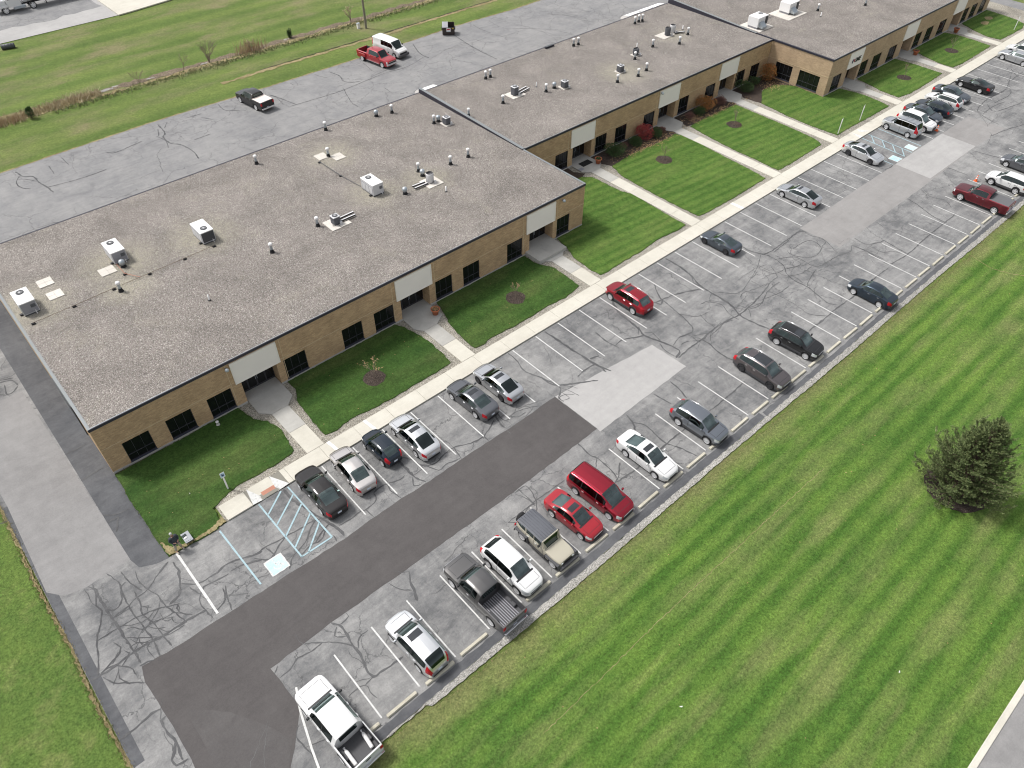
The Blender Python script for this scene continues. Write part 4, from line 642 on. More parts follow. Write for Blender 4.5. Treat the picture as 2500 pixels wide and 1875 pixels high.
# ---------------------------------------------------------------- front garden: gravel beds, lawns, walks
LAWNS = dict(
lawn1=[(1.08, 44.6), (0.98, 41.42), (1.02, 37.82), (1.1, 35.46), (4.59, 35.3), (4.99, 35.8), (5.1, 37.07), (6.26, 37.56), (7.29, 37.77), (9.3, 37.73), (10.56, 37.66), (11.75, 37.82), (12.07, 38.01), (12.28, 39.08), (12.45, 40.45), (12.1, 41.96), (11.4, 42.87), (11.3, 43.3), (11.16, 44.02), (11.02, 44.8)],
lawn2=[(15.55, 44.8), (15.61, 43.6), (15.02, 42.51), (14.75, 40.25), (14.72, 38.78), (14.75, 37.7), (15.66, 37.6), (17.53, 37.87), (19.02, 37.6), (21.13, 37.5), (23.39, 37.55), (26.15, 37.5), (27.1, 37.6), (27.24, 38.82), (27.3, 40.7), (27.1, 42.59), (26.82, 43.93), (26.37, 44.8)],
lawn3=[(31.16, 44.8), (30.76, 43.3), (30.26, 41.97), (29.89, 40.16), (29.7, 38.52), (29.82, 37.6), (30.8, 37.55), (31.79, 37.8), (34.42, 37.5), (36.35, 37.55), (39.1, 37.58), (40.58, 37.4), (41.54, 37.55), (42.82, 37.8), (42.87, 38.48), (43.0, 40.3), (42.95, 41.59), (42.2, 42.95), (42.1, 44.8)],
lawn4=[(46.69, 44.8), (46.32, 42.93), (45.6, 41.04), (45.5, 38.73), (45.6, 37.65), (46.58, 37.55), (48.12, 37.63), (51.69, 37.6), (54.2, 37.9), (56.47, 37.63), (57.27, 37.55), (58.55, 37.6), (58.6, 39.26), (58.75, 42.75), (58.9, 45.4), (58.4, 46.6), (58.3, 48.06), (58.2, 50.8), (57.31, 51.6), (53, 51.9), (50.42, 52.0), (50.42, 44.8)],
lawn5=[(61.72, 51.0), (60.97, 48.83), (60.8, 45.27), (60.8, 43.02), (60.8, 41.05), (60.95, 37.75), (62.03, 37.6), (64.98, 37.55), (67.4, 37.5), (69.57, 37.56), (72.9, 37.6), (73.1, 39.08), (73.3, 42.54), (73.6, 46.33), (73.85, 50.12), (73.4, 51.19), (70.69, 51.07), (65.78, 51.4)],
lawn6=[(76.35, 51.2), (75.9, 47.81), (75.6, 43.74), (75.65, 41.56), (75.6, 40.05), (75.5, 38.52), (75.55, 37.66), (77.96, 37.6), (81.99, 37.7), (84.7, 37.73), (85.4, 39.2), (85.55, 42.05), (85.6, 46.99), (85.7, 51.18), (80.63, 51.4), (77.92, 51.3)],
lawn7=[(88.6, 49.1), (88.1, 44.88), (88.0, 41.42), (88.29, 37.75), (90.86, 37.8), (95.55, 37.66), (100.6, 37.6), (100.9, 39.11), (101.1, 41.29), (100.9, 42.71), (100.3, 44.78), (96.36, 44.78), (96.36, 49.28), (94.7, 51.3), (91.9, 51.35)],
lawn8=[(105.0, 44.78), (104.7, 43.02), (104.1, 40.78), (103.95, 38.08), (106.26, 37.6), (110.2, 37.6), (115.8, 37.8), (115.8, 39.9), (115.71, 42.59), (115.4, 44.78)],
lawn9=[(120.43, 44.7), (119.4, 41.71), (118.9, 39.56), (119.0, 37.75), (121.43, 37.5), (126.11, 37.55), (130.9, 37.68), (131.2, 40.38), (131.2, 43.06), (130.58, 44.75)],
lawn10=[(136.46, 44.7), (134.9, 41.68), (134.2, 39.6), (134.46, 37.75), (137.73, 37.6), (141.79, 37.5), (143.84, 38.12), (144.8, 39.91), (145.4, 44.2), (145.4, 44.78)])
sheet('gravel_bed', [(5.25, 35.44), (150, 35.44), (150, 54.2), (5.25, 54.2)], 0.03, M['river_stone'], 'river-stone beds along the walks and the sidewalk')
LN = ['end lawn by the side drive', 'lawn with the near bare sapling', 'lawn with the second bare sapling', 'lawn beside the near wing end wall', 'striped lawn before the red shrub', 'striped lawn before the orange shrub', 'lawn wrapping the corner of the lettered wing', 'lawn in front of the lettered wing', 'lawn between the two far flower pots', 'lawn at the far end of the building']
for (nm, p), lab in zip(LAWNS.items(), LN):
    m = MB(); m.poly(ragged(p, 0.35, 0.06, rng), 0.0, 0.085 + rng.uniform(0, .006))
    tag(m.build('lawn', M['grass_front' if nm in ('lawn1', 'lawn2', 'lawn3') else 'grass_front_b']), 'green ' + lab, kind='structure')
sheet('dry_grass_edge', ragged([(1.12, 35.47), (4.3, 35.32), (5.3, 35.5), (5.15, 36.1), (4.6, 35.72), (3.4, 35.58), (2.3, 35.64), (1.6, 35.95), (1.25, 36.5), (1.1, 37.0)], .12, .06, rng), 0.093, M['dry_grass'], 'dead straw-coloured grass at the corner of the end lawn')
# mulch beds along the middle wing
for p, lab in (([(50.44, 54.1), (50.44, 52.0), (53, 51.9), (57.3, 51.6), (58.1, 51.9), (57.4, 53.0), (57.5, 54.1)], 'mulch bed in the corner of the near and middle wings'),
               ([(60.7, 54.1), (61.1, 52.4), (61.8, 51.0), (65.8, 51.4), (70.7, 51.05), (73.4, 51.2), (73.9, 51.6), (73.2, 52.5), (73.1, 54.1)], 'mulch bed under the red shrub'),
               ([(76.6, 54.1), (76.4, 52.6), (76.0, 51.5), (77.9, 51.3), (80.6, 51.4), (85.7, 51.2), (86.2, 51.6), (85.5, 52.6), (85.6, 54.1)], 'mulch bed under the orange shrub'),
               ([(88.7, 54.1), (88.6, 52.4), (88.2, 51.6), (88.6, 49.1), (91.9, 51.35), (94.7, 51.3), (96.36, 49.3), (96.36, 54.1)], 'mulch bed in the corner before the lettered wing')):
    m = MB(); m.poly(ragged(p, .4, .07, rng), 0.0, 0.075); tag(m.build('mulch_bed', M['mulch']), lab, kind='structure')
# fallen leaves on the mulch
fl = MB()
for k in range(1100):
    cx, cy, sx, sy = rg.choice(((71, 51.6, 1.8, .5), (82.6, 51.6, 2.6, .35), (94.4, 51.6, 1.4, .8), (78.6, 52.3, 1, .6), (67, 51.6, 2, .4)))
    x, y = rg.gauss(cx, sx), rg.gauss(cy, sy); s_ = rg.uniform(.04, .09); t = rg.uniform(0, 6.28)
    fl.add([(x + s_ * math.cos(t + q), y + s_ * math.sin(t + q), .1 + rg.uniform(0, .02)) for q in (0, 1.7, 3.1, 4.6)], [(0, 1, 2, 3)])
tag(fl.build('fallen_leaves', M['leaf_tan']), 'orange and tan leaves fallen round the shrubs', kind='stuff', cat='leaves')

# sidewalk: base sheet with slabs laid on it
sw = sheet('sidewalk', rect(5.42, 150, 35.46, 36.98), 0.06, M['kerb_joint'], 'pale concrete sidewalk between the lawns and the stalls')
x = 10.65; si = 0
slab_cache = {}
while x < 150:
    wdt = 3.05
    if True:
        key = round(wdt, 2)
        if key not in slab_cache:
            m = MB(); m.bbox(0.008, wdt - .008, 0, 1.54, -0.12, 0.12, 0.012); slab_cache[key] = m.mesh('paving_slab', M['concrete'])
        inst('paving_slab', slab_cache[key], sw, (x, 35.44, 0))
    x += wdt
for xa, xb in ((5.42, 7.34), (10.26, 10.64)):
    m = MB(); m.bbox(xa, xb, 35.44, 36.98, 0, 0.12, .012); m.build('paving_slab', M['concrete'], sw)
# kerb ramp at the accessible bay (flares and red tactile plate)
def quad3(name, pts, mat, parent): 
    m = MB(); m.add(pts, [tuple(range(len(pts)))]); return m.build(name, mat, parent)
quad3('ramp', [(7.7, 36.0, .07), (8.3, 35.44, .03), (9.3, 35.44, .03), (9.45, 36.0, .07), (9.4, 37.0, .12), (7.7, 37.0, .12)], M['concrete'], sw)
quad3('tactile_plate', [(8.3, 35.5, .042), (9.3, 35.5, .042), (9.32, 36.1, .085), (8.27, 36.1, .085)], M['tactile'], sw)
quad3('ramp_flare', [(7.62, 37.0, .124), (7.35, 35.44, .12), (8.32, 35.43, .036)], M['white_paint'], sw)
quad3('ramp_flare', [(9.47, 37.0, .124), (9.25, 35.43, .036), (10.25, 35.44, .12)], M['white_paint'], sw)
m = MB(); m.add([(8.47, 37.0, .1195), (7.35, 35.44, .1195), (7.62, 37.0, .1195)], [(2, 1, 0)]); 
quad3('ramp_flare', [(90.1, 36.9, .125), (89.6, 35.45, .125), (90.3, 35.45, .125)], M['white_paint'], sw)
quad3('ramp_flare', [(91.4, 36.95, .125), (91.0, 36.3, .125), (92.3, 35.5, .125)], M['white_paint'], sw)
for x in (14.55, 17.87): quad3('paint_band', [(x - .2, 36.97, .124), (x - .05, 35.6, .124), (x + .2, 35.6, .124), (x + .05, 36.97, .124)], M['metal_white'], sw)
quad3('paint_band', [(65.4, 36.97, .124), (65.5, 35.5, .124), (65.9, 35.5, .124), (65.8, 36.97, .124)], M['metal_white'], sw)

def walk(cx, ybase, ytop, door_y, x0, x1, lab):
    """straight walk of slabs from the sidewalk, then a splayed pad in front of the recessed door"""
    w_ = sheet('entry_walk', [(cx - .72, 36.99), (cx + .72, 36.99), (cx + .72, ytop), (cx - .72, ytop)], 0.07, M['kerb_joint'], lab)
    n = max(2, round((ytop - 37.0) / 2.7)); st = (ytop - 37.0) / n
    for k in range(n):
        m = MB(); m.bbox(cx - .74, cx + .74, 37.0 + k * st + .008, 37.0 + (k + 1) * st - .008, 0, 0.118, 0.012); m.build('paving_slab', M['concrete_grey' if k == n - 1 else 'concrete'], w_)
    m = MB(); m.poly(ccw([(cx - .74, ytop), (cx + .74, ytop), (x1 + .02, ytop + .75), (x1 + .02, door_y + 1.12), (x0 + .02, door_y + 1.12), (x0 - .02, ytop + .75)]), 0.0, 0.122); m.build('entry_pad', M['concrete_grey'], w_)
    return w_

walk(13.45, 37, 42.4, 44.85, 12.0, 15.0, 'concrete walk to the nearest entrance')
walk(28.55, 37, 42.35, 44.85, 27.3, 30.45, 'concrete walk to the second entrance, flower pot beside it')
w3_ = walk(44.3, 37, 42.3, 44.85, 42.8, 46.0, 'concrete walk and raised step to the third entrance')
m = MB(); m.bbox(42.35, 46.05, 42.75, 46.0, 0.0, 0.42, 0.015); m.build('raised_landing', M['concrete_grey'], w3_)
walk(59.6, 37, 51.6, 54.1, 58.1, 61.2, 'long concrete walk to the fourth entrance, pot at its head')
walk(74.4, 37, 51.7, 54.1, 73.2, 76.4, 'long concrete walk to the fifth entrance, under the red shrub')
walk(86.7, 37, 51.6, 54.1, 85.6, 88.7, 'long concrete walk to the sixth entrance')
walk(102.4, 37, 42.4, 44.85, 101.2, 104.2, 'concrete walk to the entrance under the lettered panel')
walk(117.7, 37, 42.4, 44.85, 116.4, 119.4, 'concrete walk to the eighth entrance')
walk(132.6, 37, 42.4, 44.85, 131.8, 134.9, 'concrete walk to the farthest entrance')

# stone margin between asphalt and roadside lawn
es = [(3.0, 16.2), (5, 16.3), (8, 16.15), (20, 16.2), (60, 16.15), (190, 16.1)]
a = []; b = []
for k in range(0, 748):
    x = 3.0 + k * 0.25
    a.append((x, 16.14 + rng.uniform(-.05, .05))); b.append((x, (15.68 if x > 8.2 else 15.98) + 0.05 * math.sin(x * .21) + rng.uniform(-.035, .035)))
sheet('gravel_margin', a + b[::-1], 0.012, M['edge_stone'], 'pale stone margin between the lot and the roadside lawn')
# road and kerb at the lower right
sheet('road', rect(-60, 180, -16, -7.0), -0.008, M['asphalt_side'], 'grey road beyond the roadside lawn')
kb = MB(); kb.bbox(3.0, 180, -7.02, -6.66, -0.1, 0.06, 0.03)
tag(kb.build('kerb', M['concrete']), 'pale concrete kerb along the road', kind='structure')
# far lot behind the rear grass
sheet('far_lot', [(-60, 135.5), (37.3, 135.3), (37.3, 320), (-60, 320)], 0.0, M['asphalt_pale'], 'grey lot behind the rear grass')
sheet('far_lot_stain', ragged([(17, 141.5), (26, 140.0), (37, 141.0), (37, 158), (15, 158)], 1.5, .5, rng), 0.006, M['asphalt_rear'], None, bpy.data.objects['far_lot'])
sheet('far_slab', [(37.3, 135.0), (39.4, 135.2), (46.9, 136.3), (60, 139.0), (60, 300), (37.3, 300)], 0.0, M['concrete'], 'pale concrete yard behind the rear grass', z1=0.16)

# ================================================================ BUILDING
HW = 4.80          # wall height below the coping
def wall_mesh(axis, c, a0, a1, z0, z1, openings, inward, mat, name, parent):
    """wall in the plane axis=c from a0 to a1 with openings (a0,a1,z0,z1,depth); inward = +1/-1"""
    xs = sorted({a0, a1, *[o[0] for o in openings], *[o[1] for o in openings]})
    zs = sorted({z0, z1, *[o[2] for o in openings], *[o[3] for o in openings]})
    m = MB()
    def P(a, z, d=0.0):
        return (a, c + inward * d, z) if axis == 'y' else (c + inward * d, a, z)
    for i in range(len(xs) - 1):
        for j in range(len(zs) - 1):
            mx, mz = (xs[i] + xs[i+1]) / 2, (zs[j] + zs[j+1]) / 2
            if any(o[0] < mx < o[1] and o[2] < mz < o[3] for o in openings): continue
            m.add([P(xs[i], zs[j]), P(xs[i+1], zs[j]), P(xs[i+1], zs[j+1]), P(xs[i], zs[j+1])], [(0, 1, 2, 3)])
    for (p, q, s_, t_, d) in openings:
        m.add([P(p, s_), P(p, t_), P(p, t_, d), P(p, s_, d)], [(0, 1, 2, 3)])
        m.add([P(q, s_), P(q, t_), P(q, t_, d), P(q, s_, d)], [(3, 2, 1, 0)])
        m.add([P(p, t_), P(q, t_), P(q, t_, d), P(p, t_, d)], [(0, 1, 2, 3)])
        m.add([P(p, s_), P(q, s_), P(q, s_, d), P(p, s_, d)], [(3, 2, 1, 0)])
    return m.build(name, mat, parent)

def window(parent, axis, c, a0, a1, z0, z1, inward, cols=3):
    """aluminium frame with a transom; panes are its children"""
    d = 0.10; fr = 0.05; zt = z0 + (z1 - z0) * 0.32
    f_ = MB(); w_ = a1 - a0
    def B(m, p, q, s_, t_, d0, d1):
        y0, y1 = sorted((c + inward * d0, c + inward * d1))
        if axis == 'y': m.box(p, q, y0, y1, s_, t_)
        else: m.box(y0, y1, p, q, s_, t_)
    B(f_, a0 + .002, a1 - .002, z0 + .002, z0 + fr, d - .04, d + .03); B(f_, a0 + .002, a1 - .002, z1 - fr, z1 - .002, d - .04, d + .03)
    B(f_, a0 + .002, a0 + fr, z0 + fr, z1 - fr, d - .04, d + .03); B(f_, a1 - fr, a1 - .002, z0 + fr, z1 - fr, d - .04, d + .03)
    B(f_, a0 + fr, a1 - fr, zt - .035, zt + .035, d - .045, d + .03)
    for k in range(1, cols):
        x = a0 + w_ * k / cols
        B(f_, x - .02, x + .02, z0 + fr, zt - .035, d - .03, d + .03); B(f_, x - .02, x + .02, zt + .035, z1 - fr, d - .03, d + .03)
    o = f_.build('window', M['frame'], parent)
    for k in range(cols):
        x0_, x1_ = a0 + w_ * k / cols, a0 + w_ * (k + 1) / cols
        for (s_, t_) in ((z0 + fr, zt - .035), (zt + .035, z1 - fr)):
            g_ = MB(); B(g_, x0_ + .02, x1_ - .02, s_, t_, d, d + .012); g_.build('pane', M['glass_bldg'], o)
    s2 = MB(); B(s2, a0 - .03, a1 + .03, z0 - .07, z0 + .0015, -.045, d - .04); s2.build('sill', M['sill'], o)
    return o

def entrance(parent, c, x0, x1, ztop, depth):
    """recessed glazed doors at the back of the porch"""
    yb = c + depth
    m = MB(); m.box(x0 + .002, x1 - .002, yb + .0, yb + .04, 0.125, ztop); o = m.build('door', M['frame'], parent)
    n = 4; w_ = (x1 - x0) / n
    for k in range(n):
        g_ = MB(); g_.box(x0 + k * w_ + .07, x0 + (k + 1) * w_ - .07, yb - .012, yb - .001, 0.30, ztop - .5); g_.build('pane', M['glass_bldg'], o)
        g_ = MB(); g_.box(x0 + k * w_ + .07, x0 + (k + 1) * w_ - .07, yb - .012, yb - .001, ztop - .42, ztop - .1); g_.build('pane', M['glass_bldg'], o)
    for k in (1.9, 2.1):
        h = MB(); h.box(x0 + k * w_ - .015, x0 + k * w_ + .015, yb - .07, yb - .03, 0.95, 1.35); h.build('handle', M['galv'], o)
    # porch side walls keep a pale vertical joint
    return o

def panel(parent, c, x0, x1, z0, z1):
    m = MB(); m.box(x0 + .09, x1 - .09, c - .07, c + .02, z0 + .09, z1 - .09); o = m.build('sign_panel', M['panel'], parent)
    t_ = MB()
    t_.box(x0, x0 + .09, c - .10, c + .02, z0, z1); t_.box(x1 - .09, x1, c - .10, c + .02, z0, z1)
    t_.box(x0 + .09, x1 - .09, c - .10, c + .02, z1 - .09, z1); t_.box(x0 + .09, x1 - .09, c - .10, c + .02, z0, z0 + .09)
    t_.build('trim', M['panel_trim'], o)
    return o

WZ0, WZ1 = 0.30, 2.34
def wing(name, label, x0, x1, yf, yb, wins, entries, brick, right_side, left_side_len, side_wins=()):
    """flat-roofed brick wing: front wall at yf, gravel roof, dark fascia"""
    e = empty(name, ((x0 + x1) / 2, yf, 0), 0, label, 'building')
    inv = Matrix.Translation((-(x0 + x1) / 2, -yf, 0))
    kids = []
    ops = [(p, q, WZ0, WZ1, 0.20) for p, q in wins] + [(p, q, 0.0, 2.46, 1.15) for p, q, _, _ in entries]
    kids.append(wall_mesh('y', yf, x0, x1, 0.0, HW, ops, 1, brick, 'front_wall', None))
    lo = [(p, q, WZ0, WZ1, 0.2) for p, q in side_wins]
    if left_side_len: kids.append(wall_mesh('x', x0, yf, yf + left_side_len, 0.0, HW, lo, 1, brick, 'end_wall', None))
    if right_side: kids.append(wall_mesh('x', x1, yf, yf + right_side, 0.0, HW, [], -1, brick, 'end_wall', None))
    kids.append(wall_mesh('y', yb, x0, x1, 0.0, HW, [], -1, brick, 'rear_wall', None))
    for p, q in wins: kids.append(window(None, 'y', yf, p, q, WZ0, WZ1, 1))
    for p, q in side_wins: kids.append(window(None, 'x', x0, p, q, WZ0, WZ1, 1, 4))
    for p, q, s_, t_ in entries:
        kids.append(entrance(None, yf, p, q, 2.44, 1.10))
        kids.append(panel(None, yf, s_, t_, 2.42, 4.58))
    # roof deck with gravel, fascia on the front, metal edge
    m = MB(); m.box(x0 + .16, x1 - .16, yf + .07, yb - .1, HW - .3, HW + .11); kids.append(m.build('roof', M['roof_stone'], None))
    m = MB(); m.box(x0 - .04, x1 + .04, yf - .06, yf + .02, HW - .10, HW + .14); kids.append(m.build('fascia', M['coping'], None))
    m = MB(); m.box(x0 - .04, x1 + .04, yf + .02, yf + .07, HW - .06, HW + .125); kids.append(m.build('roof_edge', M['galv'], None))
    m = MB(); m.box(x0, x1, yb - .1, yb + .06, HW - .10, HW + .125); kids.append(m.build('roof_edge', M['coping'], None))
    # pale belt course between openings and the concrete footing
    cuts = sorted([(s_ - .02, t_ + .02) for _, _, s_, t_ in entries]); a = x0
    for s_, t_ in cuts + [(x1, x1)]:
        if s_ > a:
            m = MB(); m.box(a + .01, s_ - .01, yf - .018, yf + .004, 2.60, 2.645); kids.append(m.build('belt_course', M['band'], None))
        a = t_
    cuts = sorted([(p, q) for p, q, _, _ in entries]); a = x0
    for s_, t_ in cuts + [(x1, x1)]:
        if s_ > a:
            m = MB(); m.box(a, s_, yf - .035, yf + .004, 0.0, 0.215); kids.append(m.build('footing', M['concrete_grey'], None))
        a = t_
    for _, _, s_, t_ in entries:
        for xx in (s_ - .35, t_ + .32):
            if x0 + .1 < xx < x1 - .1:
                m = MB(); m.box(xx - .02, xx + .02, yf - .012, yf + .004, 0.22, HW - .11); kids.append(m.build('control_joint', M['band'], None))
    for k in kids:
        k.parent = e; k.matrix_parent_inverse = inv
    return e, inv

A_W = [(2.45, 4.45), (5.73, 7.74), (9.03, 11.03), (15.66, 17.66), (21.2, 23.22), (24.46, 26.5), (31.1, 33.1), (34.42, 36.4), (39.92, 41.9), (46.56, 48.4)]
A_E = [(11.95, 15.05, 11.5, 15.42), (27.3, 30.46, 26.9, 30.82), (42.85, 46.05, 42.4, 46.27)]
wa, inva = wing('office_wing', 'nearest brick office wing with a long gravel roof and three recessed entrances', 1.06, 50.40, 44.85, 72.40, A_W, A_E, M['brick'], 9.2, 27.5)
m = MB(); m.box(1.0, 1.22, 44.80, 72.40, HW - .12, HW + .15); o = m.build('end_coping', M['coping_light'], wa); o.matrix_parent_inverse = inva
m = MB(); m.box(50.24, 50.46, 44.82, 54.0, HW - .12, HW + .15); o = m.build('end_coping', M['coping_light'], wa); o.matrix_parent_inverse = inva
B_W = [(55.4, 57.4), (61.85, 63.85), (65.35, 67.35), (70.45, 72.45), (77.15, 79.15), (82.6, 84.6), (89.1, 91.1), (92.4, 94.4)]
B_E = [(58.15, 61.25, 57.75, 61.6), (73.3, 76.45, 73.0, 76.85), (85.6, 88.7, 85.2, 89.0)]
wb, invb = wing('office_wing', 'middle brick office wing set back behind mulch beds and shrubs', 50.46, 96.35, 54.1, 72.40, B_W, B_E, M['brick'], 0, 0)
C_W = [(97.75, 99.9), (104.75, 106.8), (108.1, 110.4), (112.5, 114.75), (120.1, 122.1), (123.5, 125.7), (127.6, 129.9), (135.5, 137.4), (138.4, 140.4), (141.6, 143.7)]
C_E = [(101.2, 104.25, 100.85, 104.45), (116.4, 119.45, 116.0, 119.7), (131.9, 134.95, 131.5, 135.2)]
wc, invc = wing('office_wing', 'far brick office wing with a lettered white panel over its entrance', 96.42, 145.2, 44.85, 72.40, C_W, C_E, M['brick_far'], 27.5, 9.3, [(46.0, 49.1), (50.2, 52.8)])
m = MB(); m.box(96.36, 96.58, 44.80, 72.4, HW - .08, HW + .15); o = m.build('end_coping', M['coping'], wc); o.matrix_parent_inverse = invc
m = MB(); m.box(96.395, 96.425, 44.86, 54.08, 2.60, 2.645); o = m.build('belt_course', M['band'], wc); o.matrix_parent_inverse = invc
m = MB(); m.box(50.395, 50.42, 44.86, 54.0, 2.60, 2.645); o = m.build('belt_course', M['band'], wa); o.matrix_parent_inverse = inva
# lower-relief steel doors and awnings of the end wall seen edge-on
m = MB(); m.box(0.98, 1.058, 50.0, 54.0, 0.0, 3.2); o = m.build('service_door', M['metal_dark'], wa); o.matrix_parent_inverse = inva
# tapered parapets between the roofs
def parapet(x, y0, y1, h, parent, inv):
    m = MB()
    m.add([(x - .16, y0, HW), (x + .16, y0, HW), (x + .16, y1, HW), (x - .16, y1, HW), (x - .16, y0, HW + .17), (x + .16, y0, HW + .17), (x + .16, y1, HW + h), (x - .16, y1, HW + h)],
          [(0, 3, 2, 1), (0, 1, 5, 4), (1, 2, 6, 5), (2, 3, 7, 6), (3, 0, 4, 7)])
    o = m.build('parapet', M['coping'], parent); o.matrix_parent_inverse = inv
    c = MB(); c.add([(x - .18, y0, HW + .175), (x + .18, y0, HW + .175), (x + .18, y1, HW + h + .01), (x - .18, y1, HW + h + .01), (x - .18, y0, HW + .20), (x + .18, y0, HW + .20), (x + .18, y1, HW + h + .04), (x - .18, y1, HW + h + .04)],
          [(0, 3, 2, 1), (4, 5, 6, 7), (0, 1, 5, 4), (1, 2, 6, 5), (2, 3, 7, 6), (3, 0, 4, 7)])
    o2 = c.build('parapet_cap', M['coping_light'], o)
parapet(50.43, 54.1, 72.4, 0.62, wb, invb)
parapet(96.40, 56.8, 72.4, 0.75, wc, invc)

# lettering and mark on the panel of the far wing
cu = bpy.data.curves.new('lettering', 'FONT'); cu.body = 'SME'; cu.size = 0.80; cu.extrude = 0.02; cu.shear = 0.12; cu.offset = 0.012; cu.space_character = 1.08
to = bpy.data.objects.new('tmp', cu); COL.objects.link(to)
bpy.context.view_layer.update()
me = bpy.data.meshes.new_from_object(to); bpy.data.objects.remove(to)
me.materials.clear(); me.materials.append(M['frame'])
sp_ = [k for k in wc.children if k.name.startswith('sign_panel')][0]
lt = bpy.data.objects.new('sign_lettering', me); link(lt, wc); lt.rotation_euler = (R(90), 0, 0)
lt.location = (102.34 - 120.81, -0.115, 3.08)
def arcmark(a0, a1, r0, r1, mat):
    n = 10; m = MB(); t = [R(a0 + (a1 - a0) * k / n) for k in range(n + 1)]
    m.add([(101.98 + r1 * math.cos(q), 44.735, 3.30 + r1 * math.sin(q)) for q in t] + [(101.98 + r0 * math.cos(q), 44.735, 3.30 + r0 * math.sin(q)) for q in t] +
          [(101.98 + r1 * math.cos(q), 44.76, 3.30 + r1 * math.sin(q)) for q in t] + [(101.98 + r0 * math.cos(q), 44.76, 3.30 + r0 * math.sin(q)) for q in t],
          [(k, k + 1, n + 2 + k, n + 1 + k) for k in range(n)] + [(k, k + 1, 2*n + 3 + k, 2*n + 2 + k) for k in range(n)])
    o = m.build('sign_emblem', mat, wc); o.matrix_parent_inverse = invc
M['emblem_red'] = flatmat('emblem_red', (0.42, 0.03, 0.06)); M['emblem_blue'] = flatmat('emblem_blue', (0.03, 0.05, 0.12))
arcmark(-25, 80, 0.0, 0.30, M['emblem_red']); arcmark(100, 240, 0.16, 0.32, M['emblem_blue'])

# wall lamps
for (x, y, z, lab) in ((11.18, 44.85, 4.35, 'small grey wall lamp above the nearest entrance'), (47.2, 44.85, 4.35, 'small grey wall lamp near the free corner of the near wing'), (73.15, 54.1, 4.35, 'small grey wall lamp on the middle wing')):
    e = empty('wall_lamp', (x, y, z), 0, lab, 'wall lamp', 'wall lamps on the facade')
    m = MB(); m.box(-.05, .05, -.14, -.002, -.06, .06); m.build('bracket', M['metal_grey'], e)
    m = MB(); m.lathe([(.001, .17), (.10, .15), (.16, .05), (.17, -.02), (.14, -.08), (.001, -.09)], 14, 0, -.27); m.build('lamp_housing', M['galv'], e)

# rear awnings seen over the roof edge, tarpaulin and ledge
def awning(x0, x1, yb, z, lab):
    e = empty('awning', ((x0 + x1) / 2, yb, z), 0, lab, 'awning'); h = (x1 - x0) / 2; n = 8
    vs = []; 
    for k in range(n + 1):
        t = math.pi / 2 * k / n
        vs += [(-h, 1.6 * math.sin(t) + .07, .8 * math.cos(t)), (h, 1.6 * math.sin(t) + .07, .8 * math.cos(t))]
    m = MB(); m.add(vs, [(2*k, 2*k + 1, 2*k + 3, 2*k + 2) for k in range(n)], True); m.build('canopy', M['metal_white'], e)
    for s_ in (-h, h):
        m = MB(); m.add([(s_, .07, 0), *[(s_, vs[2*k][1], vs[2*k][2]) for k in range(n + 1)]], [tuple(range(n + 2))]); m.build('end_panel', M['metal_white'], e)
    m = MB(); m.tube([(-h, 1.6, 0.03), (h, 1.6, .03)], .03, 6); m.build('rail', M['galv'], e)
awning(50.9, 53.2, 72.46, 4.05, 'white curved awning behind the parapet of the near roof')
awning(87.8, 90.2, 72.46, 4.15, 'white curved awning, nearest of three behind the middle roof')
awning(90.6, 92.9, 72.46, 4.15, 'white curved awning, middle one of three behind the middle roof')
awning(93.2, 95.5, 72.46, 4.15, 'white curved awning, farthest of three behind the middle roof')
M['tarp'] = flatmat('tarp', (0.02, 0.12, 0.36), 0.5)
e = empty('equipment_cover', (9.9, 73.4, 0), 0, 'blue and white covered rack standing behind the near roof edge', 'cover')
m = MB(); m.add([(-.9, -.5, 4.4), (.9, -.5, 4.4), (.9, .8, 3.8), (-.9, .8, 3.8), (-.9, -.5, 4.34), (.9, -.5, 4.34), (.9, .8, 3.74), (-.9, .8, 3.74)], [(0, 1, 2, 3), (7, 6, 5, 4), (0, 4, 5, 1), (1, 5, 6, 2), (2, 6, 7, 3), (3, 7, 4, 0)]); m.build('tarpaulin', M['tarp'], e)
m = MB()
for sx in (-.85, .85):
    for sy, zz in ((-.45, 4.33), (.75, 3.74)): m.box(sx - .03, sx + .03, sy - .03, sy + .03, 0, zz)
m.build('frame', M['metal_white'], e)

# ================================================================ ROOF EQUIPMENT
RZ = HW + 0.11
def pad(x0, x1, y0, y1, parent, n=2, name='paver', z=None):
    """square concrete pavers laid side by side"""
    cx, cy = (parent.location.x, parent.location.y) if parent else (0, 0)
    nx = max(1, round((x1 - x0) / 0.6)); ny = max(1, round((y1 - y0) / 0.6)); w_, d_ = (x1 - x0) / nx, (y1 - y0) / ny
    for i in range(nx):
        for j in range(ny):
            m = MB(); hh = .055 + rng.uniform(0, .012)
            m.box(x0 + i*w_ + .008 - cx, x0 + (i+1)*w_ - .008 - cx, y0 + j*d_ + .008 - cy, y0 + (j+1)*d_ - .008 - cy, 0.0, hh); m.build(name, M['pavers'], parent)

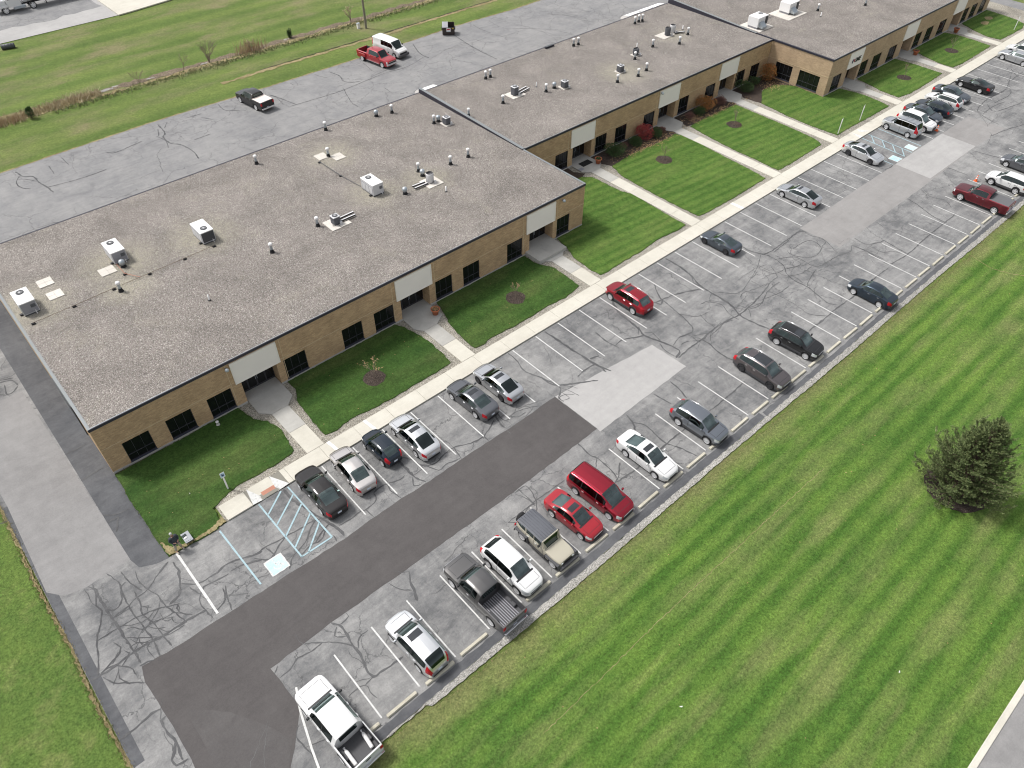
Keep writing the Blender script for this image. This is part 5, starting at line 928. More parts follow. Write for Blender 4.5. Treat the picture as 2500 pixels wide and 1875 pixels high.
def fan(parent, x, y, z, r_, body):
    m = MB(); m.lathe([(r_, 0), (r_, .05), (r_ * .82, .055), (r_ * .78, -.03)], 20, x, y); o = m.build('fan_ring', M['metal_dark'], parent, (0, 0, z))
    m = MB(); m.lathe([(r_ * .80, .004), (.001, .004)], 20, x, y, False); m.build('fan_well', M['dark'], o)
    m = MB()
    for k in range(10):
        t = math.pi * k / 10; c, s_ = math.cos(t) * r_ * .8, math.sin(t) * r_ * .8
        m.tube([(x - c, y - s_, .045), (x + c, y + s_, .045)], .008, 4, False)
    m.lathe([(.001, .06), (r_ * .25, .05), (r_ * .25, .035)], 10, x, y); m.build('fan_guard', M['metal_light'], o)

def rooftop_unit(x, y, rz, lab, dark_side, fan_y=0.55):
    e = empty('rooftop_unit', (x, y, RZ), rz, lab, 'air conditioner', 'packaged units on the near roof')
    m = MB(); m.box(-.58, .58, -1.03, 1.03, 0.0, .12); m.build('base_rail', M['metal_dark'], e)
    m = MB(); m.bbox(-.60, .60, -1.05, 1.05, .12, 1.18, .02); m.build('cabinet', M['metal_light'], e)
    m = MB(); m.bbox(-.63, .63, -1.08, 1.08, 1.17, 1.23, .015); m.build('top_panel', M['metal_white'], e)
    fan(e, 0, fan_y, 1.23, .30, None)
    m = MB(); m.box(-.56, .56, -1.062, -1.049, .18, 1.12); p = m.build('front_panel', M[dark_side], e)
    for k in range(7):
        q = MB(); q.box(.12, .48, -1.075, -1.0625, .60 + k*.045, .625 + k*.045); q.build('louvre', M['metal_dark'], p)
    m = MB(); m.box(-.612, -.599, -.95, .9, .2, .95); p2 = m.build('side_panel', M['metal_grey'], e)
    for k in range(3):
        q = MB(); q.box(-.622, -.6125, -.9 + k*.6, -.38 + k*.6, .25, .9); q.build('access_panel', M['metal_light'], p2)
    m = MB(); m.tube([(.3, -1.08, .3), (.3, -1.22, .22), (.3, -1.3, .05)], .025, 6); m.build('drain_pipe', M['metal_white'], e)
    m = MB(); m.box(-.85, -.62, -.75, -.55, 0, .13); m.build('disconnect_box', M['trim'], e)
    return e
rooftop_unit(2.38, 61.35, 0, 'white air-conditioning unit nearest the left roof edge', 'metal_grey')
rooftop_unit(10.5, 63.4, 0, 'white air-conditioning unit with two pavers before it, second from the left', 'metal_grey')
rooftop_unit(17.62, 61.15, 0, 'white air-conditioning unit with a finned dark coil, third from the left', 'trim_grey', -0.45)
rooftop_unit(33.65, 57.75, 0, 'grey-sided air-conditioning unit standing alone mid-roof', 'metal_light')

def slab_set(name, x0, x1, y0, y1, lab):
    e = empty(name, ((x0 + x1) / 2, (y0 + y1) / 2, RZ), 0, lab, 'pavers', 'loose pavers on the near roof'); pad(x0, x1, y0, y1, e)
slab_set('roof_pavers', 3.9, 5.1, 63.25, 64.45, 'square of four pavers, rear one of the pair by the left unit')
slab_set('roof_pavers', 3.97, 5.17, 61.06, 62.22, 'square of four pavers, front one of the pair by the left unit')
slab_set('roof_pavers', 8.4, 9.7, 61.4, 62.6, 'square of four pavers in front of the second unit')
slab_set('roof_pavers', 32.8, 34.0, 66.25, 67.5, 'rear square of pavers beside the lone vent mid-roof')
slab_set('roof_pavers', 34.1, 35.3, 65.05, 66.35, 'right square of pavers beside the lone vent mid-roof')

def condenser(x, y, rz, px, lab, shape='sq', rails=None, h=0.8, extra=None):
    e = empty('condenser', (x, y, RZ), 0, lab, 'condenser', 'condensers on pavers across the roofs')
    for (x0, x1, y0, y1) in px: pad(x0, x1, y0, y1, e)
    if shape == 'sq':
        m = MB(); m.bbox(-.34, .34, -.34, .34, .07, h, .03); m.build('coil_cabinet', M['metal_dark'], e)
        m = MB(); m.bbox(-.37, .37, -.37, .37, h, h + .06, .03); m.build('top_panel', M['metal_light'], e)
        fan(e, 0, 0, h + .06, .26, None)
        fins = MB()
        for k in range(9):
            t = -.30 + k * .075
            fins.box(t - .008, t + .008, -.352, -.338, .12, h - .04); fins.box(-.352, -.338, t - .008, t + .008, .12, h - .04)
        fins.build('coil_guard', M['metal_grey'], e)
    else:
        col = M['metal_white'] if shape == 'cyl' else M['metal_dark']
        m = MB(); m.lathe([(.36, .06), (.38, .08), (.38, h), (.34, h + .05)], 20); m.build('coil_cabinet', col, e)
        m = MB(); m.lathe([(.345, h + .05), (.33, h - .10), (.001, h - .12)], 20); m.build('fan_well', M['trim_grey'], e)
        fins = MB()
        for k in range(24):
            t = 2 * math.pi * k / 24; fins.box(.386 * math.cos(t) - .006, .386 * math.cos(t) + .006, .386 * math.sin(t) - .006, .386 * math.sin(t) + .006, .12, h - .02)
        fins.build('coil_guard', M['metal_grey'], e)
    if rails:
        for (xa, ya, xb, yb) in rails:
            a = Vector((xa - x, ya - y, 0)); b = Vector((xb - x, yb - y, 0)); d = (b - a).normalized(); n = Vector((-d.y, d.x, 0)) * .07
            m = MB(); v = [a + n, b + n, b - n, a - n]
            m.add([(q.x, q.y, .10) for q in v] + [(q.x, q.y, .24) for q in v], [(0, 1, 2, 3), (7, 6, 5, 4), (0, 4, 5, 1), (1, 5, 6, 2), (2, 6, 7, 3), (3, 7, 4, 0)]); m.build('support_rail', M['trim'], e)
            m = MB(); m.add([(q.x, q.y, .245) for q in v], [(3, 2, 1, 0)]); m.build('rail_top', M['metal_light'], e)
    m = MB(); m.box(.15, .35, -.62, -.45, .05, .35); m.build('switch_box', M['metal_light'], e)
    m = MB(); m.tube([(.2, -.5, .3), (-.2, -.6, .25), (-.5, -.3, .12), (-.36, 0, .2)], .018, 5); m.build('conduit', M['trim'], e)
    return e
condenser(27.8, 55.25, 0, [(26.85, 27.8, 54.3, 56.15), (27.85, 28.95, 54.35, 54.9)], 'square condenser with dark rails on the front half of the near roof', 'sq', [(28.2, 55.55, 29.95, 55.6), (28.2, 55.1, 29.85, 55.1)])
condenser(38.85, 55.3, 0, [(38.05, 39.85, 54.3, 56.1)], 'cream round condenser with rails to its left on the near roof', 'cyl', [(36.9, 55.6, 38.35, 55.5), (36.85, 55.13, 38.4, 55.1)], 1.0)
condenser(47.85, 64.0, 0, [(47.3, 48.4, 63.4, 64.6)], 'dark square condenser by the parapet of the near roof')
condenser(58.5, 64.45, 0, [(57.55, 59.6, 63.6, 65.3)], 'tall dark condenser with rails on the middle roof', 'sq', [(58.9, 64.6, 60.8, 64.9), (58.9, 64.1, 60.8, 64.4)], 1.0)
condenser(64.4, 62.0, 0, [(63.8, 64.95, 61.5, 62.6)], 'square condenser on a paver with one short vent at its left', 'sq')
condenser(72.85, 60.65, 0, [(72.3, 73.4, 60.15, 61.2)], 'square condenser amid pale gravel on the middle roof', 'sq')
condenser(78.2, 62.8, 0, [(77.7, 78.95, 62.3, 63.3)], 'slim dark condenser on pavers at the centre of the middle roof', 'rd')
condenser(86.5, 64.4, 0, [(85.0, 87.0, 63.7, 65.4)], 'dark round condenser of the pair near the dividing parapet', 'rd', None, 1.0)
condenser(87.75, 64.6, 0, [(87.1, 88.4, 63.9, 65.4)], 'white round condenser of the pair near the dividing parapet', 'cyl', [(87.6, 64.0, 89.0, 63.4)], 1.0)

def big_unit(x, y, x0, x1, y0, y1, lab, hood=True):
    e = empty('rooftop_unit', (x, y, RZ), 0, lab, 'air conditioner', 'large units on the far roof')
    pad(x0, x1, y0, y1, e)
    m = MB(); m.box(-.9, 1.2, -.75, .75, .06, .32); m.build('curb', M['metal_grey'], e)
    m = MB(); m.bbox(-1.0, 1.3, -.85, .85, .32, 1.55, .03); m.build('cabinet', M['metal_white'], e)
    m = MB(); m.box(.62, 1.25, -.865, -.848, .42, 1.45); p = m.build('coil', M['trim_grey'], e)
    m = MB(); m.box(1.298, 1.312, -.75, .75, .42, 1.45); m.build('side_panel', M['metal_grey'], e)
    fan(e, .8, .2, 1.55, .32, None)
    m = MB(); m.add([(-.7, -.85, 1.0), (.3, -.85, 1.0), (.3, -1.5, .45), (-.7, -1.5, .45), (-.7, -.85, .3), (.3, -.85, .3), (.3, -1.5, .25), (-.7, -1.5, .25)], [(0, 3, 2, 1), (4, 5, 6, 7), (3, 7, 6, 2), (0, 4, 7, 3), (1, 2, 6, 5)]); m.build('intake_hood', M['galv'], e)
    m = MB()
    for k in range(3): m.tube([(-.5 + k*.35, -.9, .5), (-.45 + k*.35, -1.0, 1.5)], .02, 5)
    m.build('conduit', M['metal_light'], e)
    return e
big_unit(98.3, 58.3, 96.95, 100.3, 56.7, 60.1, 'large white unit on pavers nearest the dividing parapet')
bu = big_unit(106.4, 58.6, 103.7, 108.3, 56.5, 60.0, 'large white unit on a wide paver pad on the far roof')
# guard rail and duct by the first large unit
e = empty('guard_rail', (100.6, 59.0, RZ), 0, 'dark metal guard rail and pipe run between the two large units', 'railing')
for k in range(4):
    m = MB(); m.tube([(k * .9 - .9, 0, 0), (k * .9 - .9, 0, .55)], .025, 6); m.build('post', M['metal_dark'], e)
m = MB(); m.tube([(-.9, 0, .55), (1.8, 0, .55)], .02, 6); m.build('rail', M['metal_dark'], e)
m = MB(); m.tube([(-.9, -.3, .15), (2.8, -.1, .15)], .03, 6); m.build('pipe', M['metal_dark'], e)
e = empty('duct', (109.0, 60.3, RZ), 0, 'lavender-grey duct box behind the wide paver pad', 'duct')
m = MB(); m.bbox(-.6, .6, -.4, .4, .1, 1.5, .03); m.build('duct_box', M['metal_light'], e)
m = MB(); m.box(-.5, .5, -.3, .3, 0, .1); m.build('curb', M['metal_dark'], e)
m = MB(); m.box(-1.4, 1.6, -1.2, -.5, 0, .06); m.build('paver', M['pavers'], e)

def vent(x, y, lab, h=0.62, kind='cap', grp='vent pipes on the roofs'):
    e = empty('roof_vent', (x, y, RZ), 0, lab, 'vent pipe', grp)
    if kind == 'cap':
        m = MB(); m.lathe([(.20, 0), (.17, .04), (.125, .20), (.125, .24)], 12); m.build('boot', M['rubber'], e)
        m = MB(); m.lathe([(.10, .22), (.10, h), (.10, h + .01)], 12); m.build('pipe', M['galv'], e)
        m = MB(); m.lathe([(.11, h - .08), (.16, h - .04), (.16, h + .05), (.12, h + .09), (.001, h + .11)], 12); m.build('cap', M['metal_white'], e)
    elif kind == 'round':
        m = MB(); m.lathe([(.22, 0), (.20, .05), (.15, .16), (.15, .18)], 12); m.build('boot', M['rubber'], e)
        m = MB(); m.lathe([(.13, .15), (.15, .22), (.21, .28), (.22, .40), (.17, .50), (.001, .53)], 12); m.build('cap', M['galv'], e)
    else:
        m = MB(); m.lathe([(.055, 0), (.055, .42), (.001, .42)], 10); m.build('pipe', M['metal_white'], e)
        m = MB(); m.lathe([(.11, 0), (.09, .05), (.057, .06)], 10); m.build('boot', M['rubber'], e)
    return e
VENTS = [
 (8.85, 58.5, 'squat vent by the gas line in front of the second unit', 'cap'), (13.82, 52.5, 'thin white pipe standing alone near the front of the near roof', 'thin'), (10.35, 61.7, 'small vent just in front of the second unit', 'round'),
 (21.06, 55.1, 'lone capped vent between the third unit and the railed condenser', 'cap'), (26.3, 56.0, 'capped vent left of the square railed condenser', 'cap'),
 (27.6, 70.0, 'capped vent at the back edge of the near roof, leftmost of that row', 'cap'), (36.9, 71.6, 'capped vent at the back edge of the near roof, second of that row', 'cap'), (43.0, 70.7, 'round-headed vent at the back of the near roof, left of the last pair', 'round'), (44.8, 70.2, 'capped vent at the back of the near roof, nearest the parapet', 'cap'),
 (46.85, 65.0, 'tall vent of the pair left of the dark condenser by the parapet', 'cap'), (47.5, 65.05, 'short vent of the pair left of the dark condenser by the parapet', 'round'),
 (34.0, 66.45, 'vent between the two paver squares mid-roof', 'cap'), (39.25, 57.75, 'capped vent behind the cream round condenser', 'cap'), (39.05, 56.8, 'round vent touching the pavers of the cream condenser', 'round'),
 (42.6, 56.7, 'vent left of the last one before the near wing corner', 'cap'), (44.95, 56.7, 'last vent before the near wing corner', 'cap'), (35.7, 55.2, 'round vent between the lone unit and the cream condenser', 'round'), (38.97, 52.85, 'thin white pipe in front of the cream condenser', 'thin'),
 (50.85, 63.75, 'vent just beyond the parapet on the middle roof', 'cap'), (58.8, 70.1, 'left vent of the first pair at the back of the middle roof', 'cap'), (59.55, 70.1, 'right vent of the first pair at the back of the middle roof', 'cap'), (56.0, 63.7, 'vent left of the tall dark condenser', 'cap'),
 (61.95, 64.35, 'thin white pipe right of the tall dark condenser', 'thin'), (61.9, 62.6, 'vent in front of the thin pipe on the middle roof', 'cap'), (63.35, 62.7, 'short vent at the left side of a condenser paver', 'round'),
 (74.2, 70.2, 'left vent of the second pair at the back of the middle roof', 'cap'), (75.0, 70.1, 'right vent of the second pair at the back of the middle roof', 'cap'), (70.3, 58.75, 'front vent of the three round the pale gravel patch', 'cap'), (73.55, 58.25, 'middle vent of the three round the pale gravel patch', 'cap'), (75.6, 58.7, 'right vent of the three round the pale gravel patch', 'cap'),
 (77.1, 61.95, 'vent in front of the slim dark condenser', 'cap'), (80.2, 64.35, 'thin white pipe behind the slim dark condenser', 'thin'), (81.95, 63.1, 'lone vent between the slim condenser and the condenser pair', 'cap'),
 (86.3, 70.1, 'left vent of three before the rear awnings', 'cap'), (87.2, 70.2, 'middle vent of three before the rear awnings', 'cap'), (87.8, 70.05, 'right vent of three before the rear awnings', 'cap'),
 (89.65, 64.3, 'thin white pipe right of the condenser pair', 'thin'), (88.8, 62.7, 'vent right of the condenser pair with a dark pipe at its foot', 'cap'), (85.4, 61.4, 'vent in front of the condenser pair', 'cap'),
 (110.3, 56.0, 'white capped vent right of the wide paver pad', 'cap'), (108.6, 54.45, 'small white pipe in front of the wide paver pad', 'thin'), (117.6, 52.6, 'farthest capped vent on the far roof', 'cap')]
for x, y, lab, k in VENTS: vent(x, y, lab, 0.62 if k == 'cap' else 0.5, k).scale = (1.2, 1.2, 1.38)
# gas line on supports along the near roof
e = empty('gas_line', (9.8, 59.1, RZ), 0, 'thin brown gas line on black blocks along the near roof', 'pipe')
m = MB(); m.tube([(-7.8, -.15, .14), (-4.6, -.1, .14), (-1.3, 0, .14), (1.8, .05, .14), (5, .1, .14), (7.8, .2, .14)], .018, 6); m.build('pipe', M['bark'], e)
m = MB(); m.tube([(1.0, .02, .14), (.2, 1.4, .14), (.2, 3.2, .14)], .025, 6); m.build('pipe', M['tactile'], e)
for (x, y) in ((-7.8, -.15), (-4.6, -.1), (-1.3, 0), (.2, 1.4), (1.8, .05), (5, .1), (7.8, .2)):
    m = MB(); m.box(x - .15, x + .15, y - .1, y + .1, 0, .11); m.build('support_block', M['rubber'], e)
e = empty('gas_line', (32.6, 64, RZ), 0, 'short gas line on black blocks near the mid-roof pavers', 'pipe')
m = MB(); m.tube([(0, 2.0, .13), (.15, -1.8, .13), (.5, -5.0, .13)], .025, 6); m.build('pipe', M['metal_dark'], e)
for (x, y) in ((0, 1.9), (.15, -1.8)):
    m = MB(); m.box(x - .14, x + .14, y - .1, y + .1, 0, .1); m.build('support_block', M['rubber'], e)
e = empty('roof_hatch', (71.5, 72.0, RZ), 0, 'low dark ledge at the back edge of the middle roof', 'hatch')
m = MB(); m.box(-.75, .75, -.12, .12, 0, .22); m.build('curb', M['coping'], e)
m = MB(); m.box(-.78, .78, -.15, .15, .22, .25); m.build('lid', M['metal_dark'], e)

# ================================================================ VEHICLES
def pchip(keys):
    """smooth monotone curve through (s, value) keys"""
    xs = np.array([k[0] for k in keys], float); ys = np.array([k[1] for k in keys], float)
    h = np.diff(xs); d = np.diff(ys) / h; m_ = np.zeros(len(xs))
    m_[0], m_[-1] = d[0], d[-1]
    for i in range(1, len(xs) - 1):
        if d[i-1] * d[i] > 0:
            w1, w2 = 2*h[i] + h[i-1], h[i] + 2*h[i-1]; m_[i] = (w1 + w2) / (w1/d[i-1] + w2/d[i])
    def ev(x):
        i = int(min(max(np.searchsorted(xs, x) - 1, 0), len(h) - 1)); t = min(max((x - xs[i]) / h[i], 0), 1)
        return float(ys[i]*(1+2*t)*(1-t)**2 + m_[i]*h[i]*t*(1-t)**2 + ys[i+1]*t*t*(3-2*t) + m_[i+1]*h[i]*t*t*(t-1))
    return ev

WHEELS = {}
def wheel_meshes(Rw, wd, style):
    key = (round(Rw, 3), round(wd, 2), style)
    if key in WHEELS: return WHEELS[key]
    t = MB(); prof = [(Rw*.62, -wd/2 + .01), (Rw*.70, -wd/2), (Rw*.93, -wd/2 + .005), (Rw, -wd/2 + .035), (Rw, wd/2 - .035), (Rw*.93, wd/2 - .005), (Rw*.76, wd/2), (Rw*.66, wd/2 - .01)]
    t.lathe(prof, 22)
    t.add([(Rw*.64*math.cos(k*.2856), Rw*.64*math.sin(k*.2856), wd/2 - .075) for k in range(22)], [tuple(range(22))])
    rm = MB(); n = 22; rim_mat = M['rim_dark'] if style == 'dark' else M['rim']
    rm.lathe([(Rw*.76, wd/2 + .002), (Rw*.72, wd/2 + .006), (Rw*.64, wd/2 - .004), (Rw*.63, wd/2 - .05)], n)
    sp = 10 if style == 'multi' else 5
    for k in range(sp):
        a = 2*math.pi*k/sp; ww = (.085 if sp == 5 else .045) * Rw/.33
        c, s_ = math.cos(a), math.sin(a); nx, ny = -s_*ww, c*ww
        rm.add([(c*.05 + nx, s_*.05 + ny, wd/2 - .012), (c*.05 - nx, s_*.05 - ny, wd/2 - .012), (c*Rw*.6 - nx*.75, s_*Rw*.6 - ny*.75, wd/2 - .008), (c*Rw*.6 + nx*.75, s_*Rw*.6 + ny*.75, wd/2 - .008),
                (c*Rw*.6 - nx*.6, s_*Rw*.6 - ny*.6, wd/2 - .05), (c*.05 - nx, s_*.05 - ny, wd/2 - .05), (c*.05 + nx, s_*.05 + ny, wd/2 - .05), (c*Rw*.6 + nx*.6, s_*Rw*.6 + ny*.6, wd/2 - .05)],
               [(0, 1, 2, 3), (1, 5, 4, 2), (3, 7, 6, 0)])
    rm.lathe([(.075, wd/2 - .012), (.06, wd/2 + .004), (.001, wd/2 + .006)], 12)
    WHEELS[key] = (t.mesh('wheel', M['rubber']), rm.mesh('rim', rim_mat))
    return WHEELS[key]

def put_wheel(e, x, y, Rw, wd, style, side):
    tm, rm = wheel_meshes(Rw, wd, style)
    rot = (0, R(90) if side > 0 else R(-90), 0)
    o = inst('wheel', tm, e, (x, y, Rw), rot); inst('rim', rm, o)
    return o

def vehicle(name, label, cat, x, y, heading, col, L=4.8, W=1.83, H=1.45, wb=2.8, Rw=.33, foh=None, zn=.68, zc=.93, sc=1.25, srf=2.05, srr=3.2, sdk=4.05, zdk=1.05, zend=.98, wr=None,
            clr=.20, belt=None, pillars=None, win=None, style='five', sunroof=None, bed=None, cover=None, rails=False, cladding=False, doors=None, grille='bar', tail='corner', glassm='glass', group=None, zb0=None, zb1=None, round_f=.34, plate_z=None, lampz=None, top_mat=None, mirror=True, wheel_w=.22, noseflat=0.0, tint_rear=False, sharp=30, belt_trim=None):
    """lofted car body; s runs from the nose (0) to the tail (L); the mesh is split into body, doors, panes and lamps"""
    e = empty(name, (x, y, 0), heading, label, cat, group)
    if foh is None: foh = (L - wb) * .46
    sF, sR = foh, foh + wb
    hw = W / 2
    wr = wr or hw * .68
    zb0 = zb0 or zn - .02; zb1 = zb1 or (zc + .02)
    B0, B1 = bed if bed else (L + 1, L + 1)
    if bed:
        top = pchip([(0, zn - .12), (.05, zn), (.35, zn + .45*(zc - zn)), (sc, zc), (srf, H - .05), ((srf + srr)/2, H), (srr, H - .04), (B0 + .02, H - .10), (B0 + .03, zdk), (L, zdk)])
        bel = pchip([(0, zb0 - .06), (.3, zb0 + .06), (sc, zb1 - .05), (srf, zb1 + .02), (B0, zb1 + .03), (B0 + .2, zdk), (L, zdk)])
    else:
        top = pchip([(0, zn - .12), (.05, zn), (.35, zn + .45*(zc - zn)), (sc, zc), (srf, H - .05), ((srf + srr)/2 - .1, H), (srr, H - .05), (sdk, zdk), (L - .10, zend), (L - .03, zend - .08), (L, zend - .22)])
        bel = pchip([(0, zb0 - .10), (.3, zb0 + .06), (sc, zb1 - .05), (srf, zb1), (srr, zb1 + .06), (min(sdk, L - .2), min(zb1 + .09, zdk - .02)), (L - .06, min(zend - .10, zb1 + .05)), (L, min(zend - .24, zb1 - .05))])
    rf = round_f
    if bed: wid = pchip([(0, hw*.80), (.10, hw*.90), (.35, hw*.985), (.8, hw), (L - .3, hw), (L, hw*.985)])
    else: wid = pchip([(0, hw*(.62 + noseflat)), (rf*.35, hw*(.80 + noseflat*.6)), (rf, hw*.93), (rf + .5, hw*.99), (L*.5, hw), (L - .7, hw*.985), (L - .25, hw*.90), (L - .06, hw*.79), (L, hw*.70)])
    Ra = Rw + .055
    def zbot(s):
        z_ = clr + (.06 if s < .15 or s > L - .15 else 0)
        for c in (sF, sR):
            if abs(s - c) < Ra: z_ = max(z_, Rw + math.sqrt(max(0, Ra*Ra - (s - c)**2)))
        return z_
    # stations
    st = set(np.round(np.linspace(0, L, int(L / .17)), 4).tolist()) | {0.0, .05, .12, .22, round(L - .05, 4), round(L - .12, 4), round(L - .22, 4), round(L, 4)}
    def near(v): 
        for q in list(st):
            if abs(q - v) < .045 and q not in (0.0, round(L, 4)): st.discard(q)
        st.add(round(v, 4))
    for c in (sF, sR):
        for q in list(st):
            if abs(q - c) < Ra + .03: st.discard(q)
        for k in range(9): st.add(round(c - Ra*math.cos(math.pi*k/8), 4))
        st.add(round(c - Ra - .012, 4)); st.add(round(c + Ra + .012, 4))
    win = win or (sc + .35, sdk - .35)
    pillars = pillars if pillars is not None else [(win[0] + win[1]) / 2]
    doors = doors if doors is not None else ([sc + .12, pillars[0]] + ([min(win[1] + .05, sR - .1)] if len(pillars) else []))
    for v in (sc - .13, sc, srf, srr, sdk, *win): 
        if v < L: near(v)
    for v in pillars: near(v - .05); near(v + .05)
    seams = []
    for v in doors: near(v - .012); st.add(round(v + .012, 4)); seams.append(v)
    if sunroof: near(sunroof[0]); near(sunroof[1])
    S = sorted(st)
    secs = []; SS = []
    for s in S:
        if s > L + 1e-6: continue
        variants = [0]
        if bed and abs(s - B0) < 1e-3: continue
        SS.append((s, 0))
    if bed:
        SS = [q for q in SS if not (abs(q[0] - B0) < .06 or abs(q[0] - B1) < .05)]
        SS += [(B0 - .001, 0), (B0, 1), (B1, 1), (B1 + .001, 2)]
        SS = sorted(SS)
        SS = [(s, (1 if B0 <= s <= B1 and v == 0 else (2 if s > B1 else v))) for s, v in SS]
    for s, var in SS:
        w_ = wid(s); zt = top(s); zb = min(bel(s), zt - .005); zo = zbot(s); zo = min(zo, zb - .06)
        if var == 0:
            c = min(max((zt - zb - .06) / max(.05, H - zb - .12), 0), 1)
            lerp = lambda p, q: p + (q - p) * c
            p5 = (lerp(w_*.945, w_ - .055), zb + lerp(.3*(zt - zb), .025))
            p7 = (lerp(w_*.80, wr + .035), lerp(zb + .72*(zt - zb), zt - .085))
            p8 = (lerp(w_*.62, wr - .045), lerp(zb + .88*(zt - zb), zt - .030))
            p9 = (lerp(w_*.36, wr*.70), lerp(zb + .97*(zt - zb), zt - .014)); p10 = (0.0, zt)
        elif var == 1 and not cover:
            fz = .62 if H > 1.75 else .58
            p5 = (w_ - .085, zdk); p7 = (w_ - .10, fz); p8 = (w_ - .30, fz); p9 = (w_*.4, fz); p10 = (0.0, fz); zb = zdk - .01
        else:
            zz = zdk + (.012 if var == 1 else 0)
            p5 = (w_ - .07, zz); p7 = (w_*.7, zz + .004); p8 = (w_*.5, zz + .008); p9 = (w_*.3, zz + .01); p10 = (0.0, zz + .012); zb = zdk - .01
        zlow = clr + .02
        half = [(0.0, zlow), (w_ - .26, zlow), (w_ - .24, max(zo, zlow) + .001), (w_ - .035, zo), (w_ - .004, zo + (zb - zo)*.30), (w_, zo + (zb - zo)*.60), (w_ - .012, zb - .045 if zb - zo > .12 else zo + (zb - zo)*.85), p5, p7, p8, p9, p10]
        half[1] = (max(.05, half[1][0]), half[1][1]); half[2] = (max(.06, half[2][0]), half[2][1])
        secs.append(half)
    n = len(secs); NP = 12
    yv = [L/2 - s for s, _ in SS]          # local +Y is forward
    mid = (sF + sR) / 2; off = mid - L/2   # origin midway between the axles
    yv = [v + off for v in yv]
    V = []
    for i in range(n):
        for sg in (1, -1):
            for (hx, hz) in secs[i]: V.append((sg * hx, yv[i], hz))
    def idx(i, sg, j): return i * 2 * NP + (0 if sg > 0 else NP) + j
    groups = {}
    def put(g, face): groups.setdefault(g, []).append(face)
    for i in range(n - 1):
        s0, s1 = SS[i][0], SS[i+1][0]; sm = (s0 + s1) / 2; v0, v1 = SS[i][1], SS[i+1][1]
        inbed = bed and v0 == 1 and v1 == 1
        for sg in (1, -1):
            for j in range(NP - 1):
                q = (idx(i, sg, j), idx(i, sg, j+1), idx(i+1, sg, j+1), idx(i+1, sg, j))
                if sg < 0: q = q[::-1]
                sd = 'R' if sg > 0 else 'L'
                g = 'body'
                seam = any(abs(sm - v) < .0121 for v in seams) and 3 <= j <= 6
                if j <= 2: g = 'underbody'
                elif seam: g = 'seam'
                elif cladding and j == 3: g = 'lower_trim'
                elif inbed and j >= 7: g = 'cover' if cover else 'bed'
                elif bed and sm > B0 - .01 and j >= 7: g = 'body'
                elif j >= 8 and sc - .13 < sm < sc and not top_mat: g = 'cowl'
                elif j in (9, 10) and sc < sm < srf: g = 'windshield'
                elif j in (9, 10) and srr < sm < sdk and not bed: g = 'rear_window'
                elif sunroof and j == 10 and sunroof[0] < sm < sunroof[1]: g = 'sunroof'
                elif sunroof and j == 9 and sunroof[0] < sm < sunroof[1] and len(sunroof) > 2: g = 'sunroof'
                elif j == 7 and win[0] < sm < win[1] and not any(abs(sm - v) < .05 for v in pillars): 
                    k = sum(1 for v in pillars if sm > v); g = 'sw%s%d' % (sd, k)
                elif j == 7 and win[0] < sm < win[1]: g = 'pillar'
                elif j in (5, 6) and .045 < sm < (.42 if not bed else .26) and not top_mat: g = 'head' + sd
                elif tail == 'corner' and j in (5, 6) and sm > L - .30 and not bed: g = 'tail' + sd
                elif tail == 'tall' and j in (5, 6, 7) and sm > L - .34: g = 'tail' + sd
                elif j == 8 and belt_trim and sc < sm < sdk: g = 'roof_trim'
                elif top_mat and j >= 8 and srf - .02 <= sm <= sdk: g = 'hardtop'
                elif 3 <= j <= 6 and len(seams) > 1:
                    for k in range(len(seams) - 1):
                        if seams[k] < sm < seams[k+1]: g = 'door%s%d' % (sd, k)
                put(g, q)
    # nose and tail closing faces
    put('body', tuple([idx(0, -1, j) for j in range(3, NP)] + [idx(0, 1, j) for j in range(NP - 2, 2, -1)]))
    put('body', tuple([idx(n-1, 1, j) for j in range(3, NP)] + [idx(n-1, -1, j) for j in range(NP - 2, 2, -1)]))
    mats = dict(cowl=M['trim'], roof_panel=col, body=col, underbody=M['trim'], seam=M['trim'], lower_trim=M['trim_grey'], cover=M.get(cover or '', M['trim']), bed=M['trim_grey'] if bed else None, windshield=M[glassm], rear_window=M['glass'] if tint_rear else M[glassm], sunroof=M['roof_glass'], pillar=M['trim'], pillar_col=None, roof_trim=M['trim'] if belt_trim == 'dark' else M['chrome'], hardtop=M.get(top_mat or '', M['trim_grey']))
    names = dict(bed='cargo_bed', cover='bed_cover', pillar='door_pillar', roof_trim='roof_trim', seam='door_gap')
    def parts_of(fs):
        par = {}
        def find(a):
            while par.setdefault(a, a) != a: par[a] = par[par[a]]; a = par[a]
            return a
        for q in fs:
            for k in q[1:]: par[find(k)] = find(q[0])
        d = {}
        for q in fs: d.setdefault(find(q[0]), []).append(q)
        return sorted(d.values(), key=len, reverse=True)
    glist = []
    for g, fs in groups.items():
        if g in ('body', 'pillar', 'lower_trim', 'roof_trim', 'seam', 'cowl'):
            for i, c in enumerate(parts_of(fs)): glist.append((g if (g != 'body' or i == 0) else 'roof_panel', c))
        else: glist.append((g, fs))
    for g, fs in glist:
        used = sorted({k for q in fs for k in q}); mp = {k: i for i, k in enumerate(used)}
        m = MB(); m.add([V[k] for k in used], [tuple(mp[k] for k in q) for q in fs], True)
        if g.startswith('sw'): nm, mt = 'side_window', M['glass']
        elif g.startswith('head'): nm, mt = 'headlight', M['lamp']
        elif g.startswith('tail'): nm, mt = 'taillight', M['red_lamp']
        elif g.startswith('door'): nm, mt = 'door', col
        elif g == 'pillar' and top_mat: nm, mt = 'door_pillar', col
        else: nm, mt = names.get(g, g), mats[g]
        o = m.build(nm, mt, e); o.data.set_sharp_from_angle(angle=R(sharp))
